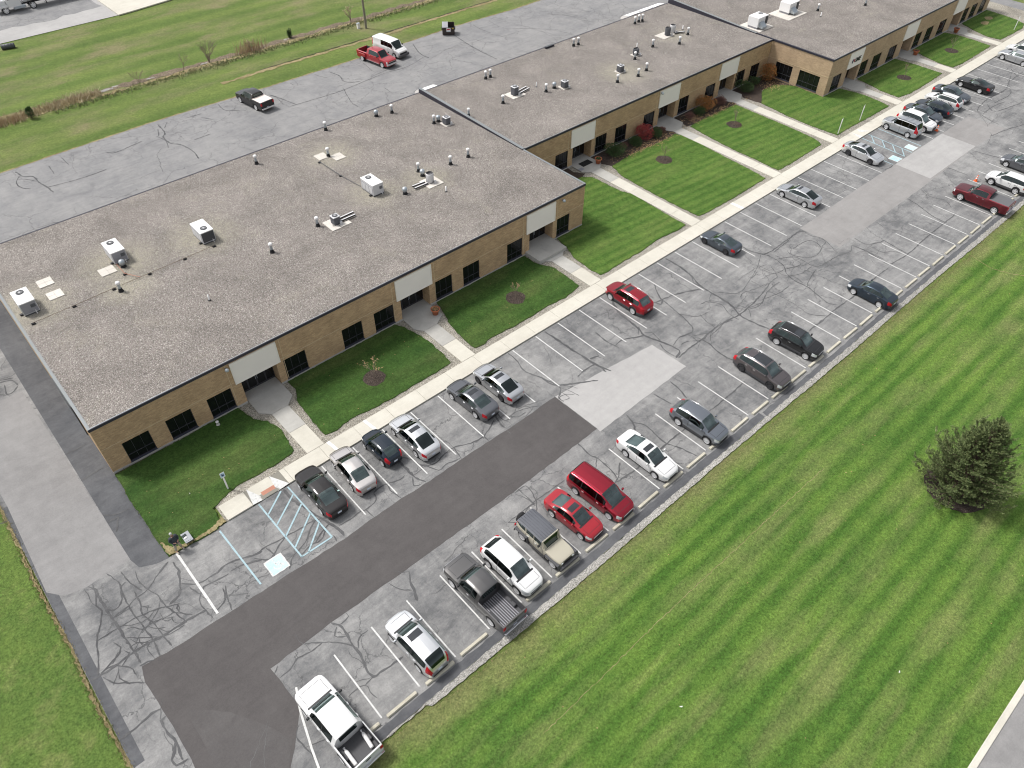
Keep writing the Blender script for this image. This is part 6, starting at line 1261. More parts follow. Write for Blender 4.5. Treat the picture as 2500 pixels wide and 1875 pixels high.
        if g.startswith('door') and not bed or g.startswith('door') and bed:
            k = int(g[-1]); sg = 1 if 'R' in g[4] else -1; sh = seams[k+1] - .22
            if seams[k+1] - seams[k] > .5:
                h = MB(); yy = L/2 - sh + off; zz = bel(sh) - .13; hx = wid(sh) * sg
                h.box(min(hx - .01*sg, hx + .03*sg), max(hx - .01*sg, hx + .03*sg), yy - .09, yy + .09, zz - .02, zz + .02); h.build('handle', M['chrome'] if col is not M['trim'] else col, o)
    yn = L/2 + off; yt = -L/2 + off
    # wheels
    for sg in (1, -1):
        for c in (sF, sR): put_wheel(e, sg * (hw - wheel_w/2 + .004), L/2 - c + off, Rw, wheel_w, style, sg)
    # mirrors
    if mirror:
        for sg in (1, -1):
            sm_ = sc + .42; m = MB(); zz = bel(sm_) + .06; xx = wid(sm_)
            m.bbox(sg*(xx + .10) - .10, sg*(xx + .10) + .10, L/2 - sm_ + off - .06, L/2 - sm_ + off + .06, zz, zz + .15, .03); o = m.build('mirror', M['trim'] if mirror == 'dark' else col, e)
            g_ = MB(); g_.box(sg*(xx + .10) - .08, sg*(xx + .10) + .08, L/2 - sm_ + off - .066, L/2 - sm_ + off - .061, zz + .03, zz + .13); g_.build('mirror_glass', M['glass'], o)
    # grille, bumper openings, plates
    gw = wid(0) * (.80 if grille != 'slim' else .62)
    m = MB(); gz0, gz1 = (zn - .30, zn - .15) if grille != 'tall' else (zn - .42, zn - .14)
    m.box(-gw, gw, yn - .02, yn + .018, gz0, gz1); o = m.build('grille', M['trim'], e)
    if grille in ('bar', 'tall'):
        q = MB(); q.box(-gw*1.02, gw*1.02, yn - .01, yn + .026, gz1 - .005, gz1 + .03); q.build('grille_bar', M['chrome'], o)
    m = MB(); m.box(-wid(.03)*.86, wid(.03)*.86, yn - .06, yn + .012, clr + .10, clr + .22); m.build('lower_grille', M['trim'], e)
    pz = plate_z or (zend - .34 if not bed else .55)
    m = MB(); m.box(-.155, .155, yt - .022, yt + .01, pz - .075, pz + .075); m.build('license_plate', M['plate'], e)
    m = MB(); m.box(-wid(L - .03)*.8, wid(L - .03)*.8, yt - .012, yt + .05, clr + .06, clr + .2); m.build('rear_bumper_trim', M['trim'], e)
    if bed:
        m = MB(); m.box(-wr*.82, wr*.82, L/2 - B0 + off - .035, L/2 - B0 + off - .004, zb1 + .05, H - .16); m.build('rear_window', M['glass'], e)
        for sg in (1, -1):
            m = MB(); m.box(min(sg*hw*.80, sg*hw*.985), max(sg*hw*.80, sg*hw*.985), yt - .02, yt + .03, zdk - .42, zdk - .08); m.build('taillight', M['red_lamp'], e)
        m = MB(); m.bbox(-hw*.95, hw*.95, yt - .16, yt - .01, .42, .60, .02); m.build('rear_bumper', M['chrome'] if bed and len(bed) > 1 and cover != 'black' else M['trim'], e)
        m = MB(); m.box(-.16, .16, yt - .035, yt - .021, zdk - .28, zdk - .20); m.build('tailgate_handle', M['trim'], e)
        if not cover:
            fz = .62 if H > 1.75 else .58; m = MB()
            for k in range(9):
                xx = -hw*.62 + k * hw*1.24/8; m.box(xx - .025, xx + .025, L/2 - B1 + off + .04, L/2 - B0 + off - .06, fz - .01, fz + .022)
            m.build('bed_ribs', M['metal_grey'] if col is PDG else M['trim_grey'], e)
            for sg in (1, -1):
                ya, yb_ = L/2 - sR + off - .42, L/2 - sR + off + .42
                m = MB(); m.bbox(min(sg*(hw - .11), sg*(hw - .36)), max(sg*(hw - .11), sg*(hw - .36)), ya, yb_, fz, fz + .22, .04); m.build('wheel_arch_box', M['trim_grey'], e)
    # shut lines round the bonnet and across the boot
    def shut(path, nm):
        m = MB(); q = []
        for (xx, s_, dz) in path: q += [(xx - .011, L/2 - s_ + off - (.011 if dz else 0), hz(abs(xx), s_) + .004), (xx + .011, L/2 - s_ + off + (.011 if dz else 0), hz(abs(xx), s_) + .004)]
        m.add(q, [(2*k, 2*k + 1, 2*k + 3, 2*k + 2) for k in range(len(path) - 1)]); m.build(nm, M['trim'], e)
    def hz(xx, s_):
        i_ = min(range(n), key=lambda k: abs(SS[k][0] - s_)); sec = secs[i_][7:]
        for a_, b_ in zip(sec[:-1], sec[1:]):
            if b_[0] <= xx <= a_[0]: t_ = (a_[0] - xx) / max(1e-6, a_[0] - b_[0]); return a_[1] + (b_[1] - a_[1]) * t_
        return sec[-1][1]
    sta = [s_ for s_, v_ in SS if .26 <= s_ <= sc - .15]
    if len(sta) > 2 and not top_mat:
        hwid = hw * .70
        shut([(-hwid, s_, 0) for s_ in sta[::-1]] + [(xx * hwid, sta[0], 1) for xx in (-.8, -.4, 0, .4, .8)] + [(hwid, s_, 0) for s_ in sta], 'bonnet_gap')
    if not bed or True:
        yd = L/2 - (sc + .30) + off; ys = L/2 - (srf + .35) + off; zi = zc - .06
        m = MB(); m.bbox(-hw*.78, hw*.78, yd - .30, yd + .12, clr + .25, zi, .05); m.build('dashboard', M['trim_grey'], e)
        xs_ = hw * .42
        for sx in (-xs_, xs_):
            m = MB(); m.bbox(sx - .24, sx + .24, ys - .30, ys + .28, clr + .2, clr + .42, .05); m.bbox(sx - .23, sx + .23, ys - .46, ys - .28, clr + .3, min(H - .50, clr + .98), .05); m.bbox(sx - .12, sx + .12, ys - .46, ys - .36, min(H - .50, clr + .98), min(H - .28, clr + 1.16), .03); m.build('seat', M['seat'], e)
        yr = L/2 - min(srr + .05, (B0 - .35) if bed else srr + .05) + off
        m = MB(); m.bbox(-hw*.66, hw*.66, yr - .10, yr + .10, clr + .3, min(H - .45, clr + .92), .05); m.bbox(-hw*.66, hw*.66, yr + .1, yr + .55, clr + .2, clr + .42, .05); m.build('rear_seat', M['seat'], e)
        if not bed and sdk - srr > .6:
            m = MB(); m.box(-hw*.62, hw*.62, L/2 - sdk + off + .08, yr - .12, zdk - .14, zdk - .10); m.build('parcel_shelf', M['trim_grey'], e)
        m = MB(); m.tube([(-xs_ + .17*math.cos(k*.5236), yd - .42 - .05*math.sin(k*.5236), zi - .06 + .15*math.sin(k*.5236)) for k in range(13)], .014, 5, False); m.build('steering_wheel', M['trim'], e)
    if rails:
        for sg in (1, -1):
            pts = [(sg*(wr - .03), L/2 - s_ + off, top(s_) + dz) for s_, dz in ((srf + .12, -.02), (srf + .2, .05), ((srf + srr)/2, .045), (srr - .15, .05), (srr - .05, -.02))]
            m = MB(); m.tube(pts, .022, 6); m.build('roof_rail', M['trim'] if rails == 'dark' else M['chrome'], e)
    e['L'] = 0; del e['L']
    return e

UP, DN = 0.0, math.pi
PB = paint('paint_black', (0.010, 0.010, 0.011)); PBR = paint('paint_brownblack', (0.014, 0.012, 0.012))
PW = paint('paint_white', (0.68, 0.68, 0.675)); PS = flake('paint_silver', (0.60, 0.61, 0.625)); PS2 = flake('paint_silver_white', (0.74, 0.75, 0.76))
PTAN = flake('paint_champagne', (0.60, 0.57, 0.55)); PNAVY = paint('paint_navy', (0.010, 0.018, 0.030), .2); PGREY = flake('paint_grey', (0.17, 0.175, 0.19))
PDG = flake('paint_dark_grey', (0.15, 0.145, 0.142)); PRED = paint('paint_red', (0.35, 0.014, 0.024), .15); PRED2 = flake('paint_maroon_red', (0.40, 0.016, 0.036))
PCR = flake('paint_crimson', (0.44, 0.018, 0.034)); PMAR = flake('paint_maroon', (0.20, 0.024, 0.034)); PBLUE = flake('paint_blue_black', (0.045, 0.065, 0.090))
PBRZ = flake('paint_bronze', (0.17, 0.148, 0.148)); PSTEEL = flake('paint_steel', (0.26, 0.28, 0.31)); PSAND = paint('paint_sand', (0.42, 0.39, 0.31), 0, .4); PBG = flake('paint_blue_grey', (0.11, 0.13, 0.155))
M['cover_white'] = flatmat('cover_white', (0.74, 0.64, 0.59), .6); M['cover_grey'] = flatmat('cover_grey', (0.12, 0.12, 0.125), .75); M['hard_top'] = flatmat('hard_top', (0.105, 0.11, 0.125), .65)

GU, GL_ = 'cars parked along the sidewalk', 'cars parked along the wheel stops'
SED = dict(L=4.85, W=1.84, H=1.45, wb=2.80, sc=1.28, srf=2.10, srr=3.25, sdk=4.10)
def sedan(**k): d = dict(SED); d.update(k); return d
SUV = dict(L=4.66, W=1.86, H=1.68, wb=2.70, Rw=.36, zn=.86, zc=1.06, sc=1.12, srf=1.85, srr=3.85, sdk=4.42, zdk=1.14, zend=1.04, clr=.24, cladding=True, tail='tall', wr=.63, glassm='glass_teal')
def suv(**k): d = dict(SUV); d.update(k); return d
vehicle('sedan', 'black four-door sedan beside the blue-striped access aisle', 'car', 11.5, 33.07, UP, PBR, group=GU, **sedan(L=5.0, wb=2.92, H=1.47, srr=3.3, sdk=4.25, glassm='glass_teal', style='multi'))
vehicle('sedan', 'champagne beige sedan next to the black sedan', 'car', 14.3, 33.2, R(-3), PTAN, group=GU, **sedan(L=4.62, W=1.78, wb=2.66, H=1.46, sc=1.2, srf=2.0, srr=3.1, sdk=3.95, glassm='glass_teal', style='multi'))
vehicle('hatchback', 'tiny navy hatchback between the beige and white sedans', 'car', 17.1, 33.5, R(1.5), PNAVY, group=GU, L=3.56, W=1.63, H=1.50, wb=2.30, Rw=.30, zn=.78, zc=.98, sc=.80, srf=1.42, srr=2.75, sdk=3.32, zdk=1.02, zend=.92, win=(1.15, 2.85), pillars=[2.15], doors=[.95, 2.1], tail='tall', round_f=.4, glassm='glass_teal', style='multi')
vehicle('sedan', 'white sedan with a roof window beside the tiny navy hatchback', 'car', 19.63, 32.8, UP, PS2, group=GU, **sedan(L=4.87, wb=2.85, H=1.46, srr=3.35, sdk=4.35, sunroof=(2.35, 2.75), style='five'))
vehicle('sedan', 'dark grey sedan with a roof window beside the silver-white sedan', 'car', 25.45, 32.87, R(3), PGREY, group=GU, **sedan(sunroof=(2.3, 2.75), glassm='glass_teal', style='multi'))
vehicle('sedan', 'silver-white sedan with dark wheels beside the dark grey sedan', 'car', 28.2, 32.88, R(1.5), PS, group=GU, **sedan(L=4.8, wb=2.82, sunroof=(2.35, 2.75), srr=3.3, sdk=4.3, style='dark'))
vehicle('suv', 'red crossover with a roof window, alone along the sidewalk', 'car', 44.45, 33.08, UP, PCR, group=GU, **suv(L=4.77, wb=2.76, sunroof=(2.1, 2.6), rails=True, srr=3.95, sdk=4.5, style='multi'))
vehicle('coupe', 'dark grey two-door sports coupe', 'car', 58.25, 33.0, R(1), PBG, group=GU, L=4.24, W=1.78, H=1.30, wb=2.57, Rw=.32, zn=.62, zc=.84, sc=1.30, srf=2.0, srr=2.75, sdk=3.75, zdk=.98, zend=.94, win=(1.65, 3.2), pillars=[2.9], doors=[1.4, 2.7], style='dark', glassm='glass_teal')
vehicle('sedan', 'silver sedan parked nose-in by the beige patch', 'car', 71.88, 32.8, R(1), PS, group=GU, **sedan(L=4.9, wb=2.83, sunroof=(2.3, 2.6), srr=3.4, sdk=4.45, style='five'))
vehicle('sedan', 'silver sedan backed in beside the far access bay', 'car', 85.7, 32.85, DN + R(-2), PS2, group=GU, **sedan(L=4.87, wb=2.85, sunroof=(2.4, 2.75), srr=3.35, sdk=4.35, style='dark'))
pf = vehicle('suv', 'boxy silver off-roader with a roof rack', 'car', 95.2, 33.2, R(-2), PS, group=GU, **suv(L=4.75, W=1.85, H=1.80, wb=2.85, zn=.96, zc=1.14, sc=1.2, srf=1.8, srr=4.3, sdk=4.6, zdk=1.2, zend=1.1, wr=.70, rails='dark', pillars=[2.5, 3.45], win=(1.5, 4.35), glassm='glass', cladding=False, zb1=1.1))
m = MB()
for yy in (-.3, -.9, -1.5): m.tube([(-.68, yy, 1.88), (.68, yy, 1.88)], .025, 6)
m.build('roof_rack', M['galv'], pf)
vehicle('suv', 'white crossover backed in behind the traffic cone', 'car', 98.0, 32.6, DN, PW, group=GU, **suv(L=4.75, wb=2.85, H=1.72, W=1.92, grille='tall'))
vehicle('sedan', 'blue-grey sedan backed in beside the white crossover', 'car', 100.8, 33.1, DN, PBG, group=GU, **sedan(L=4.8, sunroof=(2.3, 2.75), glassm='glass_teal'))
vehicle('sedan', 'navy sedan nose-in between the blue-grey sedan and the white wagon', 'car', 103.5, 33.2, UP, PNAVY, group=GU, **sedan(L=4.7, wb=2.75, srr=3.4, sdk=4.3))
vehicle('wagon', 'white wagon with red tail lamps beside the navy sedan', 'car', 106.4, 33.3, UP, PW, group=GU, L=4.65, W=1.86, H=1.52, wb=2.77, zn=.74, zc=.98, sc=1.2, srf=2.0, srr=3.9, sdk=4.45, zdk=1.05, zend=.98, tail='tall', rails='dark', wr=.60, win=(1.6, 4.2), pillars=[2.6, 3.5])
vehicle('sedan', 'dark grey sedan backed in beside the white wagon', 'car', 109.2, 33.4, DN, PBG, group=GU, **sedan(L=4.75, wb=2.75, glassm='glass_teal'))
vehicle('coupe', 'black muscle coupe standing apart along the far sidewalk', 'car', 114.4, 32.8, R(-4), PB, group=GU, L=4.77, W=1.88, H=1.38, wb=2.72, Rw=.34, zn=.74, zc=.93, sc=1.65, srf=2.35, srr=3.0, sdk=4.05, zdk=1.05, zend=1.02, win=(1.95, 3.4), pillars=[3.1], doors=[1.7, 3.0], style='five', noseflat=.14)
vehicle('wagon', 'silver long wagon near the right edge of the lot', 'car', 127.95, 32.85, R(-4), PS, group=GU, L=5.02, W=1.88, H=1.48, wb=3.05, Rw=.36, zn=.84, zc=1.02, sc=1.45, srf=2.15, srr=4.0, sdk=4.75, zdk=1.12, zend=1.05, noseflat=.16, wr=.60, tail='tall', win=(1.8, 4.3), pillars=[2.75, 3.65], glassm='glass_teal')
vehicle('suv', 'white car with a dark windscreen behind the silver wagon', 'car', 130.75, 33.2, UP, PW, group=GU, **suv(sunroof=(2.1, 2.6)))

# along the wheel stops
PK = dict(L=5.85, W=2.02, H=1.90, wb=3.55, Rw=.40, zn=1.05, zc=1.20, sc=1.45, srf=2.15, srr=3.85, sdk=5.0, zdk=1.30, bed=(4.10, 5.76), win=(1.75, 3.80), pillars=[2.85], doors=[1.6, 2.85, 3.75], clr=.34, wr=.70, zb1=1.22, zb0=.98, noseflat=.14, tail='none', grille='tall', mirror='dark', wheel_w=.26, glassm='glass_teal')
def pick(**k): d = dict(PK); d.update(k); return d
d1 = vehicle('pickup_truck', 'white crew-cab pickup with two white gas cylinders in its bed', 'pickup truck', 3.55, 18.45, R(3.4), PW, group=GL_, **pick())
vehicle('suv', 'silver-white crossover with tall red tail lamps, rear to its wheel stop', 'car', 9.75, 19.3, R(2.4), PS2, group=GL_, **suv(L=4.53, W=1.82, wb=2.62, sunroof=(2.0, 2.5), cladding=False, tint_rear=True, style='multi'))
vehicle('pickup_truck', 'dark brown-black pickup with a grey ribbed bed', 'pickup truck', 15.0, 19.2, R(2), PDG, group=GL_, **pick(L=5.95, wb=3.72, srr=3.30, bed=(3.58, 5.86), win=(1.75, 3.3), pillars=[2.85], doors=[1.6, 2.85, 3.3], grille='bar'))
vehicle('suv', 'white crossover between the dark pickup and the sand-coloured off-roader', 'car', 17.62, 19.25, DN + R(2), PW, group=GL_, **suv(L=4.68, wb=2.72, W=1.84, tint_rear=True, glassm='glass_teal', style='multi'))
vehicle('sedan', 'red coupe-like sedan with a dark roof window beside the sand-coloured off-roader', 'car', 23.6, 19.4, DN + R(4), PRED, group=GL_, **sedan(L=4.5, W=1.77, wb=2.66, H=1.42, sc=1.15, srf=1.95, srr=2.95, sdk=3.85, sunroof=(2.1, 2.55), zn=.66, style='multi', glassm='glass_teal'))
vehicle('minivan', 'dark red minivan with long black roof rails', 'minivan', 26.35, 19.46, DN + R(4), PRED2, group=GL_, L=5.14, W=1.98, H=1.75, wb=3.08, Rw=.34, zn=.84, zc=1.08, sc=.98, srf=1.95, srr=4.72, sdk=5.02, zdk=1.12, zend=1.0, win=(1.45, 4.85), pillars=[2.25, 3.6], doors=[1.1, 2.25, 3.6], tail='tall', wr=.74, rails='dark', glassm='glass_teal', zb1=1.02, grille='tall', style='multi')
vehicle('sedan', 'white sedan with a dark roof window between two empty stalls', 'car', 31.55, 19.5, DN + R(1), PW, group=GL_, **sedan(L=5.0, W=1.86, wb=2.81, H=1.46, sc=1.32, srf=2.15, srr=3.2, sdk=4.25, sunroof=(2.3, 2.72), grille='slim', round_f=.5, style='multi', glassm='glass_teal'))
vehicle('suv', 'steel grey crossover with roof rails, alone past the white sedan', 'car', 37.05, 18.98, DN + R(3), PSTEEL, group=GL_, **suv(L=4.68, wb=2.70, rails=True, grille='tall', style='multi'))
vehicle('suv', 'bronze-grey crossover with a dark panoramic roof', 'car', 45.75, 19.2, DN, PBRZ, group=GL_, **suv(L=4.88, W=1.90, wb=2.82, sunroof=(2.0, 3.3, 1), rails=True, grille='tall', style='dark', srr=4.0, sdk=4.6))
vehicle('suv', 'black crossover with chrome window trim beside the bronze crossover', 'car', 50.95, 19.3, DN + R(5), PB, group=GL_, **suv(L=4.67, wb=2.75, rails=True, style='multi', grille='bar', sunroof=(1.95, 2.6)))
vehicle('sedan', 'dark blue-black sedan backed over its wheel stop', 'car', 62.2, 18.55, UP, PBLUE, group=GL_, **sedan(L=4.47, W=1.70, wb=2.60, H=1.50, zn=.72, zc=.98, sc=1.05, srf=1.85, srr=2.95, sdk=3.85, style='multi', glassm='glass_teal'))
vehicle('pickup_truck', 'maroon pickup with a grey bed cover', 'pickup truck', 86.2, 19.05, R(1.5), PMAR, group=GL_, **pick(L=5.85, wb=3.66, srr=3.45, bed=(3.72, 5.76), win=(1.75, 3.45), pillars=[2.8], doors=[1.6, 2.8, 3.4], cover='cover_grey', glassm='glass'))
vehicle('suv', 'white small crossover beside the maroon pickup', 'car', 91.9, 18.7, UP, PW, group=GL_, **suv(L=4.52, wb=2.69, W=1.84, glassm='glass'))
vehicle('sedan', 'dark grey sedan nearest the right edge along the wheel stops', 'car', 97.25, 19.3, UP, PGREY, group=GL_, **sedan(L=4.6, wb=2.7, zn=.74, zc=.98, sc=1.1, srf=1.9, srr=3.0, sdk=3.95, glassm='glass_teal'))
# rear yard
B1_ = vehicle('pickup_truck', 'black pickup with a pale bed cover in the rear yard', 'pickup truck', 38.4, 92.75, R(7.5), PB, group='trucks in the rear yard', **pick(L=5.8, wb=3.4, cover='cover_white', srr=3.6, bed=(3.85, 5.7), win=(1.75, 3.55), glassm='glass'))
b2 = vehicle('pickup_truck', 'red crew-cab pickup with flared rear wings in the rear yard', 'pickup truck', 58.1, 93.2, DN + R(8.4), PRED, group='trucks in the rear yard', **pick(L=6.25, wb=3.9, H=1.93, srr=3.95, bed=(4.2, 6.16), glassm='glass', grille='tall'))
for sg in (1, -1):
    m = MB(); x0, x1 = sorted((sg * .99, sg * 1.22)); m.bbox(x0, x1, -2.65, -1.25, .72, 1.18, .09); m.build('rear_wing', PRED, b2)
    put_wheel(b2, sg * 1.10, -1.95, .40, .22, 'five', sg)
m = MB(); m.bbox(-.98, .98, 2.88, 3.06, .48, .72, .04); m.build('front_bumper', M['chrome'], b2)
for sg in (1, -1):
    m = MB(); x0, x1 = sorted((sg * .98, sg * 1.10)); m.box(x0, x1, -1.1, 1.4, .40, .47); m.build('side_step', M['chrome'], b2)
    m = MB(); x0, x1 = sorted((sg * .97, sg * 1.08)); m.box(x0, x1, -1.1, 1.4, .36, .42); m.build('side_step', M['trim'], B1_)
vn = vehicle('van', 'white cargo van beside the red pickup in the rear yard', 'van', 61.3, 94.5, DN + R(8.4), PW, group='trucks in the rear yard', L=5.70, W=2.02, H=2.10, wb=3.43, Rw=.37, foh=.95, zn=1.02, zc=1.28, sc=.85, srf=1.65, srr=5.45, sdk=5.62, zdk=1.5, zend=1.3, win=(1.3, 3.6), pillars=[2.2, 2.95], doors=[1.0, 2.15], wr=.86, clr=.32, noseflat=.22, tail='tall', grille='tall', glassm='glass', mirror='dark', zb1=1.3, wheel_w=.24)
m = MB(); m.bbox(-.96, .96, 2.60, 2.90, .38, .68, .04); m.build('front_bumper', M['trim_grey'], vn)

# gas cylinders lying in the white pickup's bed: separate things
for (dx, dy, rz, lab) in ((.62, -2.05, 14, 'white gas cylinder on the right side of the pickup bed'), (-.60, -2.15, 10, 'white gas cylinder on the left side of the pickup bed')):
    c, s_ = math.cos(R(3.4)), math.sin(R(3.4))
    e = empty('gas_cylinder', (3.55 + dx*c - dy*s_, 18.45 + dx*s_ + dy*c, .66 + .12), R(3.4 - rz + 8), lab, 'gas cylinder', 'gas cylinders in the pickup bed')
    m = MB(); m.lathe([(.001, -.55), (.10, -.54), (.115, -.5), (.115, .34), (.09, .45), (.045, .50), (.045, .56)], 14)
    o = m.build('tank', M['metal_white'], e, None, (R(-90), 0, 0))
    m = MB(); m.lathe([(.05, .56), (.07, .58), (.07, .66), (.001, .67)], 10); m.build('valve', M['metal_light'], e, None, (R(-90), 0, 0))

# sand-coloured off-roader with a hard top
j = vehicle('off_roader', 'sand-coloured off-roader with a dark ribbed hard top and black fenders', 'car', 20.6, 19.18, DN + R(1), PSAND, group=GL_, L=4.32, W=1.62, H=1.80, wb=2.95, Rw=.40, foh=.62, zn=1.02, zc=1.14, sc=1.42, srf=1.72, srr=4.12, sdk=4.26, zdk=1.30, zend=1.2, wr=.72, clr=.38, win=(1.75, 4.15), pillars=[2.45, 3.25], doors=[1.55, 2.45, 3.2], noseflat=.16, round_f=.2, tail='none', grille='none', mirror='dark', top_mat='hard_top', glassm='glass', zb1=1.2, zb0=.99, wheel_w=.25)
yo = .62 + 2.95/2 - 4.32/2
m = MB(); ya, yb_ = 4.32/2 - 1.42 + yo, 4.32/2 - 1.72 + yo
for sx in (-1, 1): m.tube([(sx*.74, ya + .02, 1.14), (sx*.70, yb_ + .02, 1.77)], .05, 6)
m.tube([(-.72, yb_ + .03, 1.775), (.72, yb_ + .03, 1.775)], .05, 6); m.tube([(-.76, ya + .03, 1.15), (.76, ya + .03, 1.15)], .045, 6)
m.build('windshield_frame', PSAND, j)
for sg in (1, -1):
    for yc, ln in ((2.95/2, .62), (-2.95/2, .58)):
        m = MB(); x0, x1 = sorted((sg*.72, sg*.95)); m.bbox(x0, x1, yc - ln, yc + ln, .88, .97, .03); m.build('fender_flare', M['trim_grey'], j)
        for dy, tz in ((ln - .02, -1), (-ln + .02, 1)):
            q = MB(); q.add([(x0, yc + dy - .04, .94), (x1, yc + dy - .04, .94), (x1, yc + dy + .12*(-tz)*1, .58), (x0, yc + dy + .12*(-tz), .58), (x0, yc + dy + .03, .94), (x1, yc + dy + .03, .94), (x1, yc + dy + .12*(-tz) + .05, .58), (x0, yc + dy + .12*(-tz) + .05, .58)], [(0, 1, 2, 3), (7, 6, 5, 4), (0, 3, 7, 4), (1, 5, 6, 2), (3, 2, 6, 7)]); q.build('fender_flare', M['trim_grey'], j)
    m = MB(); x0, x1 = sorted((sg*.78, sg*.92)); m.box(x0, x1, -.80, .78, .44, .52); m.build('side_step', M['trim'], j)
yf_ = 4.32/2 + yo
m = MB(); m.bbox(-.86, .86, yf_ - .02, yf_ + .22, .50, .70, .04); m.build('front_bumper', M['trim_grey'], j)
for k in range(7):
    m = MB(); m.box(-.30 + k*.10 - .03, -.30 + k*.10 + .03, yf_ - .01, yf_ + .02, .70, .98); m.build('grille_slot', M['dark'], j)
for sg in (1, -1):
    m = MB(); m.lathe([(.001, .03), (.09, .02), (.105, -.02)], 14); o = m.build('headlight', M['lamp'], j, (sg*.50, yf_, .86), (R(-90), 0, 0))
for k in range(7):
    m = MB(); m.box(-.60 + k*.2 - .012, -.60 + k*.2 + .012, -1.95 + yo, .40 + yo, 1.77, 1.815); m.build('roof_rib', M['hard_top'], j)
tm, rm = wheel_meshes(.40, .25, 'five'); o = inst('spare_wheel', tm, j, (.05, -4.32/2 + yo - .14, 1.0), (R(90), 0, 0)); inst('rim', rm, o)
for sg in (1, -1):
    m = MB(); m.box(sg*.70 - .06, sg*.70 + .06, -4.32/2 + yo - .05, -4.32/2 + yo + .02, .85, 1.05); m.build('taillight', M['red_lamp'], j)

# white tractor truck cut by the top-left corner, nose to the left
e = empty('truck', (27.1, 148.2, 0), R(90), 'white heavy truck with a flat trailer in the far yard', 'truck')
m = MB(); m.bbox(-.95, .95, 2.4, 3.9, .75, 1.95, .12); m.build('hood', PW, e)
m = MB(); m.bbox(-1.15, 1.15, .3, 2.4, .8, 2.95, .12); cb_ = m.build('cab', PW, e)
m = MB(); m.box(-.95, .95, 2.395, 2.42, 2.05, 2.75); m.build('windshield', M['glass'], cb_)
for sg in (1, -1):
    m = MB(); x0, x1 = sorted((sg*1.14, sg*1.165)); m.box(x0, x1, .9, 2.1, 1.9, 2.7); m.build('side_window', M['glass'], cb_)
    m = MB(); x0, x1 = sorted((sg*.85, sg*1.2)); m.bbox(x0, x1, 2.35, 3.5, .95, 1.25, .05); m.build('fender', PW, e)
    m = MB(); x0, x1 = sorted((sg*.75, sg*1.2)); m.bbox(x0, x1, -.2, 1.6, .45, .85, .08); m.build('fuel_tank', M['galv'], e)
    for yy in (2.85, -1.25): put_wheel(e, sg*1.05, yy, .52, .30, 'five', sg)
    m = MB(); m.box(sg*1.05 - .2, sg*1.05 + .2, -3.35, -3.30, .35, 1.1); m.build('mudflap', M['rubber'], e)
m = MB(); m.box(-.45, .45, -9.5, 3.2, .72, .98); m.build('chassis', M['trim'], e)
m = MB(); m.box(-1.25, 1.25, -10.5, -.9, 1.30, 1.9); m.build('deck', M['metal_white'], e)
m = MB(); m.tube([(-.7, .1, 1.0), (-.7, .1, 3.2)], .09, 8); m.build('exhaust_stack', M['chrome'], e)
m = MB(); m.bbox(-1.15, 1.15, 3.85, 4.1, .5, .8, .04); m.build('front_bumper', M['galv'], e)
m = MB(); m.tube([(-.9, -5.2, 1.2), (-1.0, -5.5, .5)], .05, 6); m.tube([(.9, -5.2, 1.2), (1.0, -5.5, .5)], .05, 6); m.build('landing_leg', M['tactile'], e)

# ================================================================ PLANTS
def leafquad(m, p, d, up, ln, wd):
    """one leaf or needle tuft: a folded lozenge"""
    d = d.normalized(); s_ = d.cross(up)
    if s_.length < 1e-4: s_ = d.cross(Vector((1, 0, 0)))
    s_ = s_.normalized() * wd; a = p + d * ln * .45
    m.add([p, a + s_, p + d * ln, a - s_], [(0, 1, 2, 3)])

